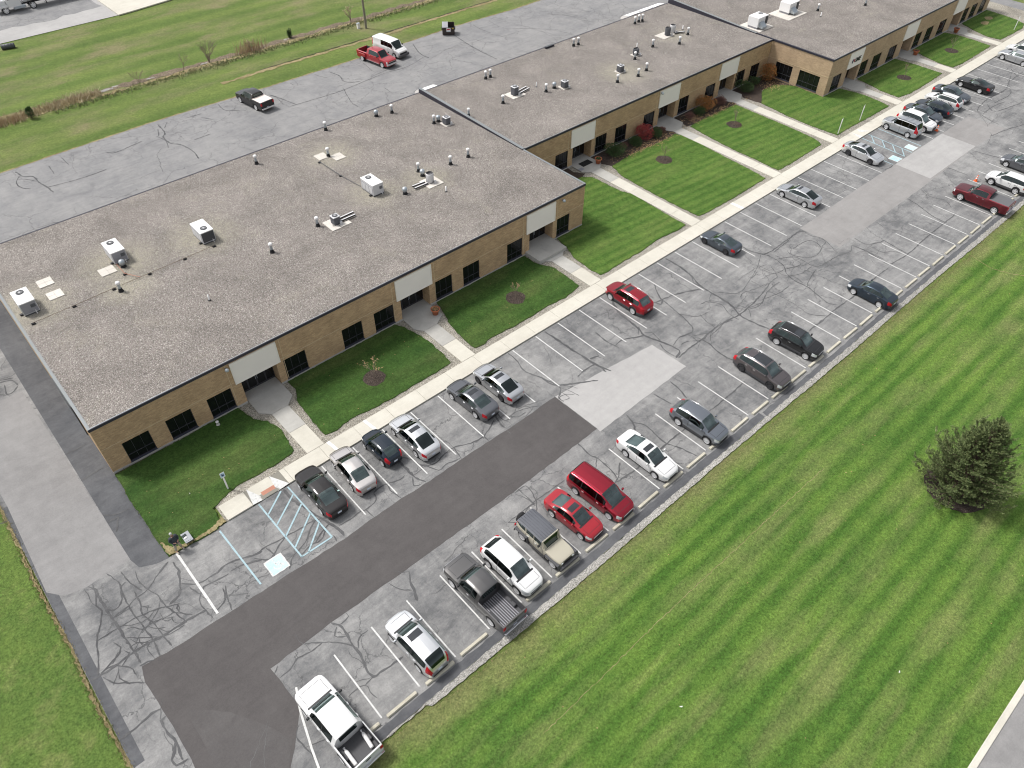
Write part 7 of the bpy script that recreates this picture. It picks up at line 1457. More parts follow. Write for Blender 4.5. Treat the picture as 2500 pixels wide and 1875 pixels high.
def spruce(x, y, h, rad, lab, seed=4):
    """whorls of branches that fork into short bushy shoots with needles all round"""
    g_ = random.Random(seed)
    e = empty('spruce_tree', (x, y, 0), 0, lab, 'tree')
    m = MB(); m.tube([(0, 0, 0), (.02, 0, h*.4), (0, .03, h*.8), (.03, .02, h)], [.17, .12, .05, .015], 8); m.build('trunk', M['bark'], e)
    br = MB(); nd = MB()
    lob = [.95, 1.12, .80, 1.10, .76, 1.06, .84, 1.14, .82, 1.0, .88]
    def shoot(p, d, ln):
        """needles radiating round a curved shoot"""
        n = max(3, int(ln / .065)); p = p.copy(); d = d.normalized()
        for i in range(n):
            d = (d + Vector((g_.uniform(-.10, .10), g_.uniform(-.10, .10), .055))).normalized(); p = p + d * (ln / n)
            s1 = d.cross(Vector((0, 0, 1))); s1 = s1.normalized() if s1.length > .05 else Vector((1, 0, 0)); s2 = s1.cross(d)
            k0 = g_.uniform(0, 6.28); sz = (1.0 if i < n - 2 else .8)
            for k in range(5):
                t = k0 + k * 1.2566; rd = s1 * math.cos(t) + s2 * math.sin(t)
                leafquad(nd, p, d * g_.uniform(.5, .9) + rd * g_.uniform(.6, 1.0), s2 + rd * .3, g_.uniform(.10, .17) * sz, g_.uniform(.018, .030))
    def branch(p0, a, L_, rise):
        n = 6; pts = []; bend = g_.uniform(-.35, .35)
        for i in range(n + 1):
            t = i / n; aa = a + bend * t
            pts.append(p0 + Vector((math.cos(aa) * L_ * t, math.sin(aa) * L_ * t, L_ * (rise * t - .34 * t * (1 - t) + .12 * t ** 3))))
        br.tube(pts, [.028 * (1 - i / 8) + .004 for i in range(n + 1)], 4, False)
        ns = max(3, int(L_ / .21))
        for k in range(ns):
            t = .25 + .75 * (k + g_.random()) / ns; i = min(n - 1, int(t * n)); p = pts[i].lerp(pts[i+1], t * n - i if t < 1 else 1)
            dr = (pts[i+1] - pts[i]).normalized(); sd = Vector((-dr.y, dr.x, 0)) * (1 if k % 2 else -1)
            shoot(p, dr * g_.uniform(.5, 1.0) + sd * g_.uniform(.5, 1.1) + Vector((0, 0, g_.uniform(-.25, .35))), g_.uniform(.28, .58) * (1.15 - .35 * t))
        shoot(pts[-2], pts[-1] - pts[-2] + Vector((0, 0, .06)), .42)
    z_ = .30; level = 0
    while z_ < h - .1:
        f_ = z_ / h; rl = rad * max(.08, (1 - f_ ** 1.35) ** .92); nb = max(6, int(16 * (1 - f_) + 5))
        for k in range(nb):
            a = 2*math.pi*k/nb + level * .61 + g_.uniform(-.25, .25)
            L_ = rl * lob[int((a % 6.283) / 6.284 * 11)] * g_.uniform(.60, 1.08)
            branch(Vector((0, 0, z_ + g_.uniform(-.15, .15))), a, max(.22, L_), .14 + .65 * f_ + g_.uniform(-.08, .16))
        z_ += .36 - .12 * f_; level += 1
    for dx, dy, hh in ((-.60, .62, .90), (.55, -.25, .86)):      # side leaders that break the cone
        zz = h * .60
        while zz < h * hh:
            for k in range(5): branch(Vector((dx, dy, zz)), g_.uniform(0, 6.28), g_.uniform(.35, .85) * (1.25 - zz / h), .6)
            zz += .28
    br.build('branches', M['bark'], e); nd.build('crown', M['needles'], e)
    return e
m = MB(); m.poly(ragged([(46.6 + 2.2*math.cos(t*.3142), 2.7 + 2.2*math.sin(t*.3142)) for t in range(20)], .3, .1, rng), 0.0, .03)
tag(m.build('mulch_ring', M['mulch']), 'mulch ring under the large spruce', kind='structure')
spruce(46.45, 2.7, 7.0, 3.3, 'dense dark green spruce standing alone on the roadside lawn')

def bush(x, y, r_, h, mat, lab, n=2400, seed=1, ls=.075, box=0.0, clip=True):
    g_ = random.Random(seed)
    e = empty('shrub', (x, y, .08), 0, lab, 'shrub', 'shrubs along the middle wing')
    st = MB()
    for k in range(7):
        a = g_.uniform(0, 6.28); st.tube([(0, 0, 0), (math.cos(a)*r_*.3, math.sin(a)*r_*.3, h*.4), (math.cos(a)*r_*.62, math.sin(a)*r_*.62, h*.75)], [.03, .02, .008], 5, False)
    st.build('stems', M['bark'], e)
    lumps = [(g_.uniform(-.35, .35), g_.uniform(-.35, .35), g_.uniform(.3, .75), g_.uniform(.42, .62)) for _ in range(9)] + [(0, 0, .48, .72)]
    m = MB()
    for k in range(n):
        lx, ly, lz, lr = g_.choice(lumps)
        v = Vector((g_.gauss(0, 1), g_.gauss(0, 1), g_.gauss(0, 1) + .25)).normalized()
        rr = lr * g_.uniform(.72, 1.0) ** .5
        p = Vector(((lx + v.x * rr) * r_, (ly + v.y * rr) * r_, max(.02, (lz + v.z * rr * .62)) * h * .80))
        d = (v + Vector((g_.uniform(-.8, .8), g_.uniform(-.8, .8), g_.uniform(-.4, .7)))).normalized()
        leafquad(m, p, d, Vector((g_.uniform(-1, 1), g_.uniform(-1, 1), 1)), ls * g_.uniform(.8, 1.6), ls * .42 * g_.uniform(.7, 1.2))
    m.build('crown', M[mat], e)
    return e
bush(64.0, 52.7, 1.5, 1.55, 'leaf_dark', 'large clipped dark green shrub right of the fourth entrance', 4200, 1)
bush(67.6, 52.6, 1.1, 1.05, 'leaf_dark', 'low dark green shrub at the foot of the red shrub', 2600, 2)
bush(69.5, 53.0, 1.35, 2.1, 'leaf_red', 'round crimson shrub on the middle wing', 3800, 3)
bush(71.0, 52.2, .95, 1.25, 'leaf_dark', 'dark green shrub right of the crimson one', 2200, 4)
bush(66.0, 53.1, .6, .7, 'leaf_purple', 'small brownish shrub between two dark green ones', 800, 5)
bush(72.4, 52.6, .65, .75, 'leaf_purple', 'small russet shrub beside the fifth walk', 900, 6)
bush(81.4, 53.0, 1.75, 2.2, 'leaf_orange', 'big rounded shrub turning orange and green', 4600, 7)
bush(79.7, 52.5, .95, 1.15, 'leaf_dark', 'dark green shrub at the foot of the orange one', 2000, 8)
bush(77.9, 52.7, .8, .95, 'leaf_purple', 'straggly brown shrub left of the orange one', 1100, 9, .07)
bush(84.3, 52.6, .95, 1.2, 'leaf_purple', 'purple-brown shrub left of the sixth walk', 1700, 10)
bush(90.0, 52.8, 1.5, 1.5, 'leaf_dark', 'broad dark green shrub right of the sixth entrance', 3600, 11)
bush(92.6, 53.3, 1.0, 1.2, 'leaf_dark', 'smaller dark green shrub near the inner corner', 2000, 12)
bush(95.0, 52.7, 1.4, 2.7, 'leaf_orange', 'tall red-orange shrub in the inner corner of the far wing', 4400, 13)

def twigs(m, p, d, ln, r_, g_, depth, tips):
    q = p + d * ln * .5 + Vector((g_.uniform(-.05, .05), g_.uniform(-.05, .05), 0)) * ln; t = p + d * ln
    m.tube([p, q, t], [r_, r_ * .8, r_ * .55], 4 if depth else 6, False)
    if depth >= 3: tips.append((t, d)); return
    for k in range(g_.choice((3, 4, 3))):
        dd = (d + Vector((g_.uniform(-.75, .75), g_.uniform(-.75, .75), g_.uniform(-.15, .5)))).normalized()
        twigs(m, p.lerp(t, g_.uniform(.45, 1.0)), dd, ln * g_.uniform(.5, .72), r_ * .5, g_, depth + 1, tips)

def bare(name, x, y, h, lab, grp, seed, leaves=0, mat='leaf_tan', base=.08, cat='tree', stems=1, twig='twig', spread=.3):
    g_ = random.Random(seed)
    e = empty(name, (x, y, base), 0, lab, cat, grp)
    tr = MB(); tw = MB(); tips = []
    for s_ in range(stems):
        d = Vector((g_.uniform(-spread, spread), g_.uniform(-spread, spread), 1)).normalized() if stems > 1 else Vector((0, 0, 1))
        tr.tube([(0, 0, 0), tuple(d * h * .35)], [.014 * h, .010 * h], 6)
        for k in range(5 if stems == 1 else 3):
            dd = (d + Vector((g_.uniform(-.8, .8), g_.uniform(-.8, .8), g_.uniform(0, .3)))).normalized()
            twigs(tw, d * h * g_.uniform(.2, .36), dd, h * g_.uniform(.28, .40), .007 * h, g_, 1, tips)
    tr.build('trunk', M[twig], e); tw.build('branches', M[twig], e)
    if leaves:
        m = MB()
        for k in range(leaves):
            t, d = g_.choice(tips); p = t - d * g_.uniform(0, .25) + Vector((g_.gauss(0, .05), g_.gauss(0, .05), g_.gauss(0, .05)))
            leafquad(m, p, Vector((g_.uniform(-1, 1), g_.uniform(-1, 1), g_.uniform(-1, .4))), Vector((0, 0, 1)), g_.uniform(.06, .11), .03)
        m.build('crown', M[mat], e)
    return e
SAP = 'bare saplings in mulch rings'
for i, (x, y, lab, lv) in enumerate(((21.15, 40.4, 'sapling with a few tan leaves on the lawn by the first walk', 110), (37.05, 40.45, 'bare sapling on the lawn before the third entrance', 40), (67.4, 47.96, 'bare sapling on the lawn before the crimson shrub', 15), (80.9, 47.85, 'bare sapling on the lawn before the orange shrub', 10), (110.35, 40.67, 'bare sapling on the lawn before the lettered wing', 20), (124.6, 40.72, 'farthest bare sapling, between the two far flower pots', 15))):
    m = MB(); m.poly(ragged([(x + .95*math.cos(t*.3927), y + .95*math.sin(t*.3927)) for t in range(16)], .25, .07, rng), 0.0, .10); tag(m.build('mulch_ring', M['mulch']), 'mulch ring at the foot of the ' + ['first', 'second', 'third', 'fourth', 'fifth', 'sixth'][i] + ' sapling', kind='structure')
    bare('sapling', x, y, 2.3, lab, SAP, 20 + i, lv)
for (x, y) in ((139.5, 42.4), (142.0, 42.9)):
    m = MB(); m.poly(ragged([(x + .9*math.cos(t*.45), y + .55*math.sin(t*.45)) for t in range(14)], .3, .12, rng), 0.0, .098); tag(m.build('bare_patch', M['dry_grass']), 'worn brown patch on the farthest lawn', kind='structure')
# ditches behind the rear yard
strip([(-5, 109.6), (12.3, 109.8), (22.3, 109.7), (33.7, 109.2), (47.8, 108.9), (63.7, 108.9), (78.5, 108.9), (120, 108.6), (170, 108.6)], -.55, .75, -0.030, 'ditch', M['ditch_mud'], 'brown muddy ditch across the rear grass', .8, .35)
strip([(-5, 108.2), (24, 108.4), (47.8, 108.0), (78.5, 108.0), (170, 107.6)], -.35, .45, -0.026, 'ditch_bank', M['dry_grass'], 'straw-coloured bank of the rear ditch', .8, .4)
strip([(38, 101.3), (49.5, 101.3), (64.7, 101.1), (81.7, 101.3), (98, 101.0), (140, 101)], -.28, .32, -0.030, 'dry_ditch', M['dry_grass'], 'pale straw strip of the second ditch', .6, .22)
strip([(44, 101.85), (64.7, 101.65), (98, 101.6)], -.08, .10, -0.024, 'dry_ditch_edge', M['mulch'], 'dark edge of the second ditch', .6, .06)
for i, (x, y, s_) in enumerate(((25.5, 109.6, .5), (26.8, 109.9, .3), (31.5, 109.3, .35), (39.2, 109.1, .3), (52.5, 109.2, .3))):
    m = MB(); m.poly(ragged([(x + s_*1.6*math.cos(t*.5236), y + s_*.6*math.sin(t*.5236)) for t in range(12)], .3, .15, rng), -0.026, -0.018 + i*.001); tag(m.build('puddle', M['edge_stone']), 'pale wet stones in the ditch', kind='structure')
sheet('reed_bed', ragged([(-4, 108.2), (8, 108.0), (16, 108.0), (24, 109.0), (24.5, 109.8), (16, 110.4), (6, 110.6), (-4, 110.8)], .8, .25, rng), -.020, M['dry_grass'], 'flattened pale straw in the ditch')
g_ = random.Random(12)
def blades(m, x, y, h, lean, wd):
    a = g_.uniform(0, 6.28); t = Vector((x + g_.gauss(0, lean) * h, y + g_.gauss(0, lean) * h, h - .05)); b = Vector((math.cos(a) * wd, math.sin(a) * wd, 0)); p = Vector((x, y, -.05))
    mid_ = p.lerp(t, .55) + Vector((0, 0, .04 * h))
    m.add([p - b, p + b, mid_ + b * .9, mid_ - b * .9, t], [(0, 1, 2, 3), (3, 2, 4)])
m = MB()
for k in range(2600):
    x = g_.uniform(5, 24.5); yy = 108.9 + (x - 14) * .03; blades(m, x, g_.gauss(yy, .62), g_.uniform(.25, .75), .35, .034)
tag(m.build('reeds', M['reed']), 'tall tan reeds in the ditch at the left', cat='reeds', kind='stuff')
m = MB()
for k in range(500):
    blades(m, g_.uniform(4, 14.5), g_.gauss(107.9, .35), g_.uniform(.5, 1.1), .2, .03)
for k in range(220):
    x = g_.gauss(46.3, 1.2); blades(m, x, g_.gauss(108.7, .5), g_.uniform(.6, 1.9), .14, .028)
tag(m.build('dead_stalks', M['reed_brown']), 'rust-brown dead stalks standing in the ditch', cat='stalks', kind='stuff')
m = MB()
for k in range(5000):
    x = g_.uniform(18, 125); blades(m, x, g_.gauss(107.5, .50), g_.uniform(.10, .32), .5, .05)
tag(m.build('ditch_weeds', M['weed_green']), 'low grey-green weeds along the ditch', cat='weeds', kind='stuff')
SH = 'scrub along the ditch'
bare('bare_shrub', 39.9, 108.8, 3.6, 'tall leafless shrub beside the pale ditch stones', SH, 41, 0, base=-.05, cat='shrub', stems=6, spread=.5)
bare('bare_shrub', 36.1, 109.1, 2.8, 'thin leafless shrub left of the tall one', SH, 42, 0, base=-.05, cat='shrub', stems=2, spread=.4)
bare('bare_shrub', 29.8, 109.1, 2.2, 'pale twiggy leafless shrub at the ditch, leftmost bare one', SH, 43, 0, base=-.05, cat='shrub', stems=3, spread=.6)
bare('brown_shrub', 63.8, 108.9, 2.6, 'small tree with brown leaves near the utility pole', SH, 45, 420, 'reed_brown', -.05, 'tree', 4, 'twig', .35)
bare('brown_shrub', 46.4, 108.6, 2.0, 'dense brown shrub among the rust-coloured stalks', SH, 46, 200, 'reed_brown', -.05, 'shrub', 7, 'twig', .4)
def evergreen(x, y, r_, h, lab, seed):
    e = bush(x, y, r_, h, 'leaf_dark', lab, 900, seed, .11); e.name = 'evergreen_shrub'; e['group'] = SH; e.location.z = -.05
evergreen(15.3, 107.6, .6, 1.7, 'small dark evergreen shrub at the right end of the rusty stalks', 51)
evergreen(53.3, 109.4, .45, 1.5, 'small dark evergreen shrub midway along the ditch', 52)

# grass tufts breaking the hard outline of the lawns
m = MB(); tf = random.Random(5)
def tuft_line(pts, z, amp, step, hmin, hmax, mm):
    for i in range(len(pts) - 1):
        a = Vector(pts[i]); b = Vector(pts[i+1]); n = int((b - a).length / step)
        for k in range(n):
            p = a.lerp(b, tf.random())
            an = tf.uniform(0, 6.28); h = tf.uniform(hmin, hmax); x, y = p.x + tf.gauss(0, amp), p.y + tf.gauss(0, amp)
            w_ = .022; c, s_ = math.cos(an) * w_, math.sin(an) * w_
            mm.add([(x - c, y - s_, z), (x + c, y + s_, z), (x + tf.gauss(0, .05), y + tf.gauss(0, .05), z + h)], [(0, 1, 2)])
for nm, p in LAWNS.items():
    q = p + [p[0]]
    tuft_line(q, .07, .06, .035 if nm in ('lawn1', 'lawn2', 'lawn3', 'lawn4') else .07, .04, .10, m)
tag(m.build('grass_tufts', M['grass_blade']), 'grass blades spilling over the lawn edges', cat='grass', kind='stuff')
M['blade_dry'] = leafmat('blade_dry', (0.085, 0.105, 0.030), (0.20, 0.17, 0.075), (0.32, 0.26, 0.14))
m = MB()
tuft_line([q for q in e2 if q[0] < 100], -.01, .16, .022, .04, .11, m)
tuft_line([(x - .12, y) for x, y in lw if 15 < y < 55], 0.0, .13, .010, .05, .13, m)
tuft_line([q for q in rear_e if 0 < q[0] < 110], -.03, .18, .05, .05, .14, m)
tag(m.build('dry_grass_tufts', M['blade_dry']), 'dry blades along the asphalt edges', cat='grass', kind='stuff')
# sunken trench line across the big lawn
m = MB(); ribbon(m, [(12, 10.3), (19.4, 10.38), (24, 10.42), (30.7, 10.35), (33, 10.33), (41, 10.2)], .035, -.004, rng, .05)
ribbon(m, [(76.07, 15.3), (75.5, 13.4), (75.6, 12.3), (76.1, 11.0), (76.7, 10.2), (78, 9)], .07, -.0035, rng, .05)
tag(m.build('worn_line', M['dry_grass']), 'thin straw-coloured worn lines across the roadside lawn', kind='structure')

# ================================================================ SMALL THINGS
STOP = MB(); prof = [(-.125, 0), (-.12, .09), (-.08, .155), (.08, .155), (.12, .09), (.125, 0)]
for xa, xb in ((-1.05, 1.05),):
    n = len(prof); stx = [-1.05, -1.02, -.35, -.30, .30, .35, 1.02, 1.05]; sc_ = [.72, 1, 1, .96, .96, 1, 1, .72]
    vs_ = [(x, py * k, pz * (.9 if k < .9 else 1)) for x, k in zip(stx, sc_) for (py, pz) in prof]
    STOP.add(vs_, [(i*n + j, i*n + j + 1, (i+1)*n + j + 1, (i+1)*n + j) for i in range(len(stx) - 1) for j in range(n - 1)])
    STOP.add(vs_[:n], [tuple(range(n))]); STOP.add(vs_[-n:], [tuple(reversed(range(n)))])
stop_me = STOP.mesh('wheel_stop', M['stop_conc'])
LOW = [(3.55, 'white crew-cab pickup'), (9.75, 'silver-white crossover'), (15.0, 'dark pickup'), (17.6, 'white crossover by the off-roader'), (20.6, 'sand off-roader'), (23.6, 'red sedan'), (26.35, 'red minivan'), (31.55, 'white sedan'), (37.05, 'steel grey crossover'), (45.75, 'bronze-grey crossover'), (50.95, 'black crossover'), (62.2, 'blue-black sedan'), (86.2, 'maroon pickup'), (91.9, 'white small crossover'), (97.25, 'dark grey sedan')]
ORD = ['first', 'second', 'third', 'fourth', 'fifth', 'sixth', 'seventh', 'eighth', 'ninth', 'tenth']
cnt = {}; last = 'white crew-cab pickup'
for k in range(-1, 40):
    x = 7.02 + 2.729 * k
    if k == -1: x = 4.35
    occ = [n for xx, n in LOW if abs(xx - x) < 1.37]
    if x > 106: break
    o = bpy.data.objects.new('wheel_stop', stop_me); link(o); o.location = (x + rng.uniform(-.05, .05), 17.0 + rng.uniform(-.03, .03), 0.0); o.rotation_euler = (0, 0, rng.uniform(-.015, .015))
    if occ: lab = 'concrete wheel stop in the stall of the ' + occ[0]; last = occ[0]; cnt[last] = 0
    else:
        cnt[last] = cnt.get(last, 0) + 1; lab = 'concrete wheel stop of the %s empty stall past the %s' % (ORD[cnt[last] - 1], last)
    tag(o, lab, 'wheel stop', 'wheel stops along the lower row')

# flower pots
def pot(x, y, lab, fl):
    e = empty('flower_pot', (x, y, .122), 0, lab, 'flower pot', 'terracotta pots by the entrances')
    m = MB(); m.lathe([(.001, .01), (.24, .0), (.36, .50), (.41, .50), (.43, .62), (.37, .62), (.35, .52)], 20); m.build('pot', M['terracotta'], e)
    m = MB(); m.lathe([(.355, .53), (.001, .56)], 16); m.build('soil', M['mulch'], e)
    q = MB(); gg = random.Random(int(x))
    for k in range(160):
        a = gg.uniform(0, 6.28); rr = .30 * math.sqrt(gg.random()); leafquad(q, Vector((math.cos(a)*rr, math.sin(a)*rr, .54 + gg.uniform(0, .16 - rr*.3))), Vector((gg.uniform(-1, 1), gg.uniform(-1, 1), gg.uniform(0, 1))), Vector((0, 0, 1)), .10, .035)
    q.build('flowers', M[fl], e)
pot(30.0, 43.5, 'terracotta pot of pale flowers beside the second entrance', 'leaf_tan')
pot(60.9, 52.5, 'terracotta pot beside the fourth entrance', 'leaf_dark')
pot(118.9, 43.5, 'terracotta pot beside the eighth entrance', 'leaf_purple')
pot(131.9, 43.6, 'terracotta pot beside the farthest entrance', 'leaf_purple')

# door mats
for (x0, x1, y0, y1, mt, lab) in ((59.0, 60.6, 53.0, 53.9, 'rubber', 'black rubber mat before the fourth entrance'), (58.05, 58.75, 52.55, 53.05, 'metal_grey', 'small grey mat on the fourth entrance pad')):
    m = MB(); m.bbox(x0, x1, y0, y1, .1225, .14, .005); tag(m.build('door_mat', M[mt]), lab, 'mat')

# sign posts
def signpost(x, y, lab, h=1.75, plate=True, rz=0.0, blue=True):
    e = empty('sign_post', (x, y, .08), rz, lab, 'sign', 'sign posts on the lawns')
    m = MB(); m.box(-.05, .05, -.05, .05, 0, h); m.build('post', M['metal_white'], e)
    m = MB(); m.box(-.17, .17, -.062, -.051, h - .38, h + .14); p = m.build('plate', M['metal_white'], e)
    if blue:
        q = MB(); q.box(-.145, .145, -.068, -.0625, h - .32, h + .10); q.build('plate_field', M['pale_blue_paint'], p)
        f_ = MB(); f_.box(-.07, .09, -.073, -.0685, h - .24, h - .06); f_.box(-.09, -.03, -.073, -.0685, h - .06, h + .03); f_.build('plate_figure', M['emblem_blue'], p)
signpost(6.7, 38.0, 'white post with a blue accessible-parking plate on the end lawn')
signpost(88.65, 37.9, 'white sign post on the corner lawn, nearer the far access bay', 1.9, rz=R(23))
signpost(93.95, 38.0, 'white sign post on the corner lawn, farther from the camera', 1.9, rz=R(22))
signpost(140.1, 38.1, 'white sign post on the farthest lawn', 1.9, rz=R(15))
e = empty('pipe_stub', (9.02, 44.2, .085), 0, 'short white pipe stub on the end lawn below a window', 'pipe')
m = MB(); m.lathe([(.11, 0), (.11, .30), (.13, .30), (.13, .36), (.001, .37)], 12); m.build('pipe', M['metal_white'], e)
m = MB(); m.lathe([(.16, 0), (.14, .03), (.11, .035)], 12); m.build('collar', M['concrete_grey'], e)

# traffic cones
for (x, y, lab) in ((98.86, 30.2, 'orange traffic cone in front of the backed-in white crossover'), (90.6, 21.45, 'orange traffic cone at the nose of the white small crossover')):
    e = empty('traffic_cone', (x, y, 0), 0, lab, 'traffic cone', 'traffic cones in the lot')
    m = MB(); m.bbox(-.19, .19, -.19, .19, 0, .04, .008); m.build('base', M['orange'], e)
    m = MB(); m.lathe([(.15, .04), (.035, .74), (.001, .75)], 16); m.build('cone', M['orange'], e)
    for z0, z1 in ((.30, .42), (.50, .60)):
        m = MB(); rr = lambda z: .15 - (z - .04) / .70 * .115 + .004
        m.lathe([(rr(z0), z0), (rr(z1), z1)], 16); m.build('reflective_band', M['metal_white'], e)

# dumpster
M['dump'] = flatmat('dump', (0.040, 0.032, 0.030), .6); 
e = empty('dumpster', (72.35, 94.9, 0), R(-38), 'dark brown dumpster with a ribbed lid half open, in the rear yard', 'dumpster')
m = MB(); hx, hy, hh = .93, .75, 1.35
m.add([(-hx, -hy, .12), (hx, -hy, .12), (hx, hy, .12), (-hx, hy, .12), (-hx, -hy - .1, hh - .15), (hx, -hy - .1, hh - .15), (hx, hy, hh + .12), (-hx, hy, hh + .12), (-hx + .06, -hy - .04, hh - .15), (hx - .06, -hy - .04, hh - .15), (hx - .06, hy - .06, hh + .12), (-hx + .06, hy - .06, hh + .12), (-hx + .06, -hy + .06, .3), (hx - .06, -hy + .06, .3), (hx - .06, hy - .06, .3), (-hx + .06, hy - .06, .3)],
      [(0, 3, 2, 1), (0, 1, 5, 4), (1, 2, 6, 5), (2, 3, 7, 6), (3, 0, 4, 7), (4, 5, 9, 8), (5, 6, 10, 9), (6, 7, 11, 10), (7, 4, 8, 11), (8, 9, 13, 12), (9, 10, 14, 13), (10, 11, 15, 14), (11, 8, 12, 15), (12, 13, 14, 15)])
m.build('bin', M['dump'], e)
m = MB(); m.add([(-hx, -hy - .12, hh - .13), (-.06, -hy - .12, hh - .13), (-.06, hy, hh + .15), (-hx, hy, hh + .15), (-hx, -hy - .12, hh - .17), (-.06, -hy - .12, hh - .17), (-.06, hy, hh + .125), (-hx, hy, hh + .125)], [(0, 1, 2, 3), (7, 6, 5, 4), (0, 4, 5, 1), (1, 5, 6, 2), (3, 2, 6, 7), (0, 3, 7, 4)]); ld = m.build('lid', M['metal_grey'], e)
for k in range(5):
    q = MB(); xx = -hx + .09 + k*.17; q.add([(xx, -hy - .1, hh - .125), (xx + .07, -hy - .1, hh - .125), (xx + .07, hy - .03, hh + .145), (xx, hy - .03, hh + .145), (xx + .035, -hy - .1, hh - .07), (xx + .035, hy - .03, hh + .19)], [(0, 4, 5, 3), (4, 1, 2, 5), (0, 1, 4)]); q.build('lid_rib', M['metal_light'], ld)
for sg in (-1, 1):
    m = MB(); x0, x1 = sorted((sg*hx, sg*(hx + .12))); m.box(x0, x1, -.5, .5, .75, .92); m.build('fork_pocket', M['dump'], e)
m = MB(); yy = -hy - .075; m.add([(-.30, -hy - .055, .55), (.32, -hy - .055, .55), (.32, -hy - .105, 1.12), (-.30, -hy - .105, 1.12)], [(0, 1, 2, 3)]); s_o = m.build('sign', M['metal_white'], e)
q = MB(); q.add([(-.22, -hy - .083, .80), (.24, -hy - .083, .84), (.24, -hy - .103, 1.04), (-.22, -hy - .101, 1.0)], [(0, 1, 2, 3)]); q.build('sign_print', M['emblem_red'], s_o)
q = MB(); q.add([(-.25, -hy - .066, .60), (.27, -hy - .066, .60), (.27, -hy - .076, .70), (-.25, -hy - .076, .70)], [(0, 1, 2, 3)]); q.build('sign_print', M['pale_blue_paint'], s_o)
M['yellow'] = flatmat('yellow', (0.65, 0.50, 0.03)); q = MB(); q.add([(.60, -hy - .100, 1.0), (.78, -hy - .100, 1.0), (.78, -hy - .112, 1.14), (.60, -hy - .112, 1.14)], [(0, 1, 2, 3)]); q.build('sticker', M['yellow'], e)

# utility pole, pedestal, culvert roll
e = empty('utility_pole', (64.08, 105.1, -.06), 0, 'grey wooden utility pole rising out of the picture', 'pole')
m = MB(); m.tube([(0, 0, 0), (0, 0, 6), (0, 0, 11.5)], [.17, .15, .12], 12); m.build('pole', M['wood_pole'], e)
m = MB(); m.box(-1.2, 1.2, -.06, .06, 10.6, 10.75); m.build('crossarm', M['wood_pole'], e)
m = MB(); m.tube([(.17, -.05, .1), (.16, -.05, 3.0)], .03, 6); m.build('conduit', M['galv'], e)
e = empty('utility_pedestal', (63.2, 105.8, -.06), 0, 'small white utility pedestal beside the pole', 'pedestal')
m = MB(); m.bbox(-.22, .22, -.18, .18, 0, .72, .03); m.build('cabinet', M['metal_white'], e)
m = MB(); m.bbox(-.25, .25, -.21, .21, .72, .80, .02); m.build('lid', M['galv'], e)
e = empty('culvert_pipe', (20.1, 132.7, .3), R(-14), 'dark plastic pipe lying on the grass at the left', 'pipe')
m = MB(); m.lathe([(.30, -.9), (.36, -.88), (.36, .88), (.30, .9), (.27, .88), (.27, -.88), (.30, -.9)], 16); m.build('barrel', M['metal_dark'], e, None, (0, R(90), 0))
for k in range(5):
    m = MB(); m.lathe([(.365, -.06), (.385, 0), (.365, .06)], 16); m.build('rib', M['metal_dark'], e, (-.72 + k*.36, 0, 0), (0, R(90), 0))

# litter on the lawns
for (x, y, z_, lab) in ((4.44, 39.43, .09, 'crumpled white paper on the end lawn'), (30.56, -1.41, -.01, 'white paper scrap near the road corner of the lawn'), (19.08, 6.07, -.01, 'small white scrap in the middle of the roadside lawn')):
    m = MB(); q = random.Random(int(x*10)); vs_ = [(q.uniform(-.10, .10), q.uniform(-.08, .08), q.uniform(0, .09)) for _ in range(7)]
    m.add(vs_, [(0, 1, 2), (2, 3, 4), (4, 5, 6), (0, 3, 5), (1, 4, 6)]); o = m.build('paper_scrap', M['metal_white']); o.location = (x, y, z_); tag(o, lab, 'litter')
m = MB(); q = random.Random(8)
for k in range(70):
    x, y = q.uniform(8, 75), q.uniform(-6, 15); s_ = q.uniform(.02, .05); t = q.uniform(0, 6.28)
    m.add([(x + s_*math.cos(t + w_), y + s_*math.sin(t + w_), .008 + q.uniform(0, .01)) for w_ in (0, 1.6, 3.0, 4.5)], [(0, 1, 2, 3)])
for k in range(50):
    x, y = q.uniform(1.5, 48), q.uniform(37.8, 44.4); s_ = q.uniform(.02, .045); t = q.uniform(0, 6.28)
    m.add([(x + s_*math.cos(t + w_), y + s_*math.sin(t + w_), .11) for w_ in (0, 1.6, 3.0, 4.5)], [(0, 1, 2, 3)])
tag(m.build('scattered_leaves', M['leaf_tan']), 'single fallen leaves dotted over the lawns', cat='leaves', kind='stuff')

# table with a screen and a handset
M['table'] = flatmat('table', (0.30, 0.315, 0.34), .6)
e = empty('folding_table', (2.63, 35.79, .09), 0, 'small grey folding table on the corner of the end lawn', 'table')
m = MB(); m.bbox(-.27, .27, -.46, .46, .33, .37, .012); m.build('tabletop', M['table'], e)
for sx in (-.22, .22):
    for sy in (-.40, .40):
        m = MB(); m.tube([(sx, sy, .33), (sx * 1.08, sy * 1.1, 0)], .017, 6); m.build('leg', M['trim'], e)
m = MB(); m.box(-.25, .25, -.47, -.44, .28, .33); m.build('apron', M['trim'], e)
for k in range(3):
    m = MB(); m.box(-.19 + k*.13, -.10 + k*.13, -.37, -.34, .3705, .373); m.build('slot', M['trim'], e)
e = empty('tablet', (2.52, 35.98, .462), R(8), 'dark tablet screen lying on the folding table', 'tablet')
m = MB(); m.bbox(-.16, .16, -.11, .11, 0, .018, .004); m.build('case', M['trim'], e)
m = MB(); m.box(-.145, .145, -.095, .095, .0182, .020); m.build('screen', M['glass'], e)
e = empty('handset', (2.53, 35.76, .462), R(8), 'white radio handset beside the tablet on the table', 'handset')
m = MB(); m.bbox(-.10, .10, -.07, .07, 0, .045, .015); m.build('shell', M['metal_white'], e)
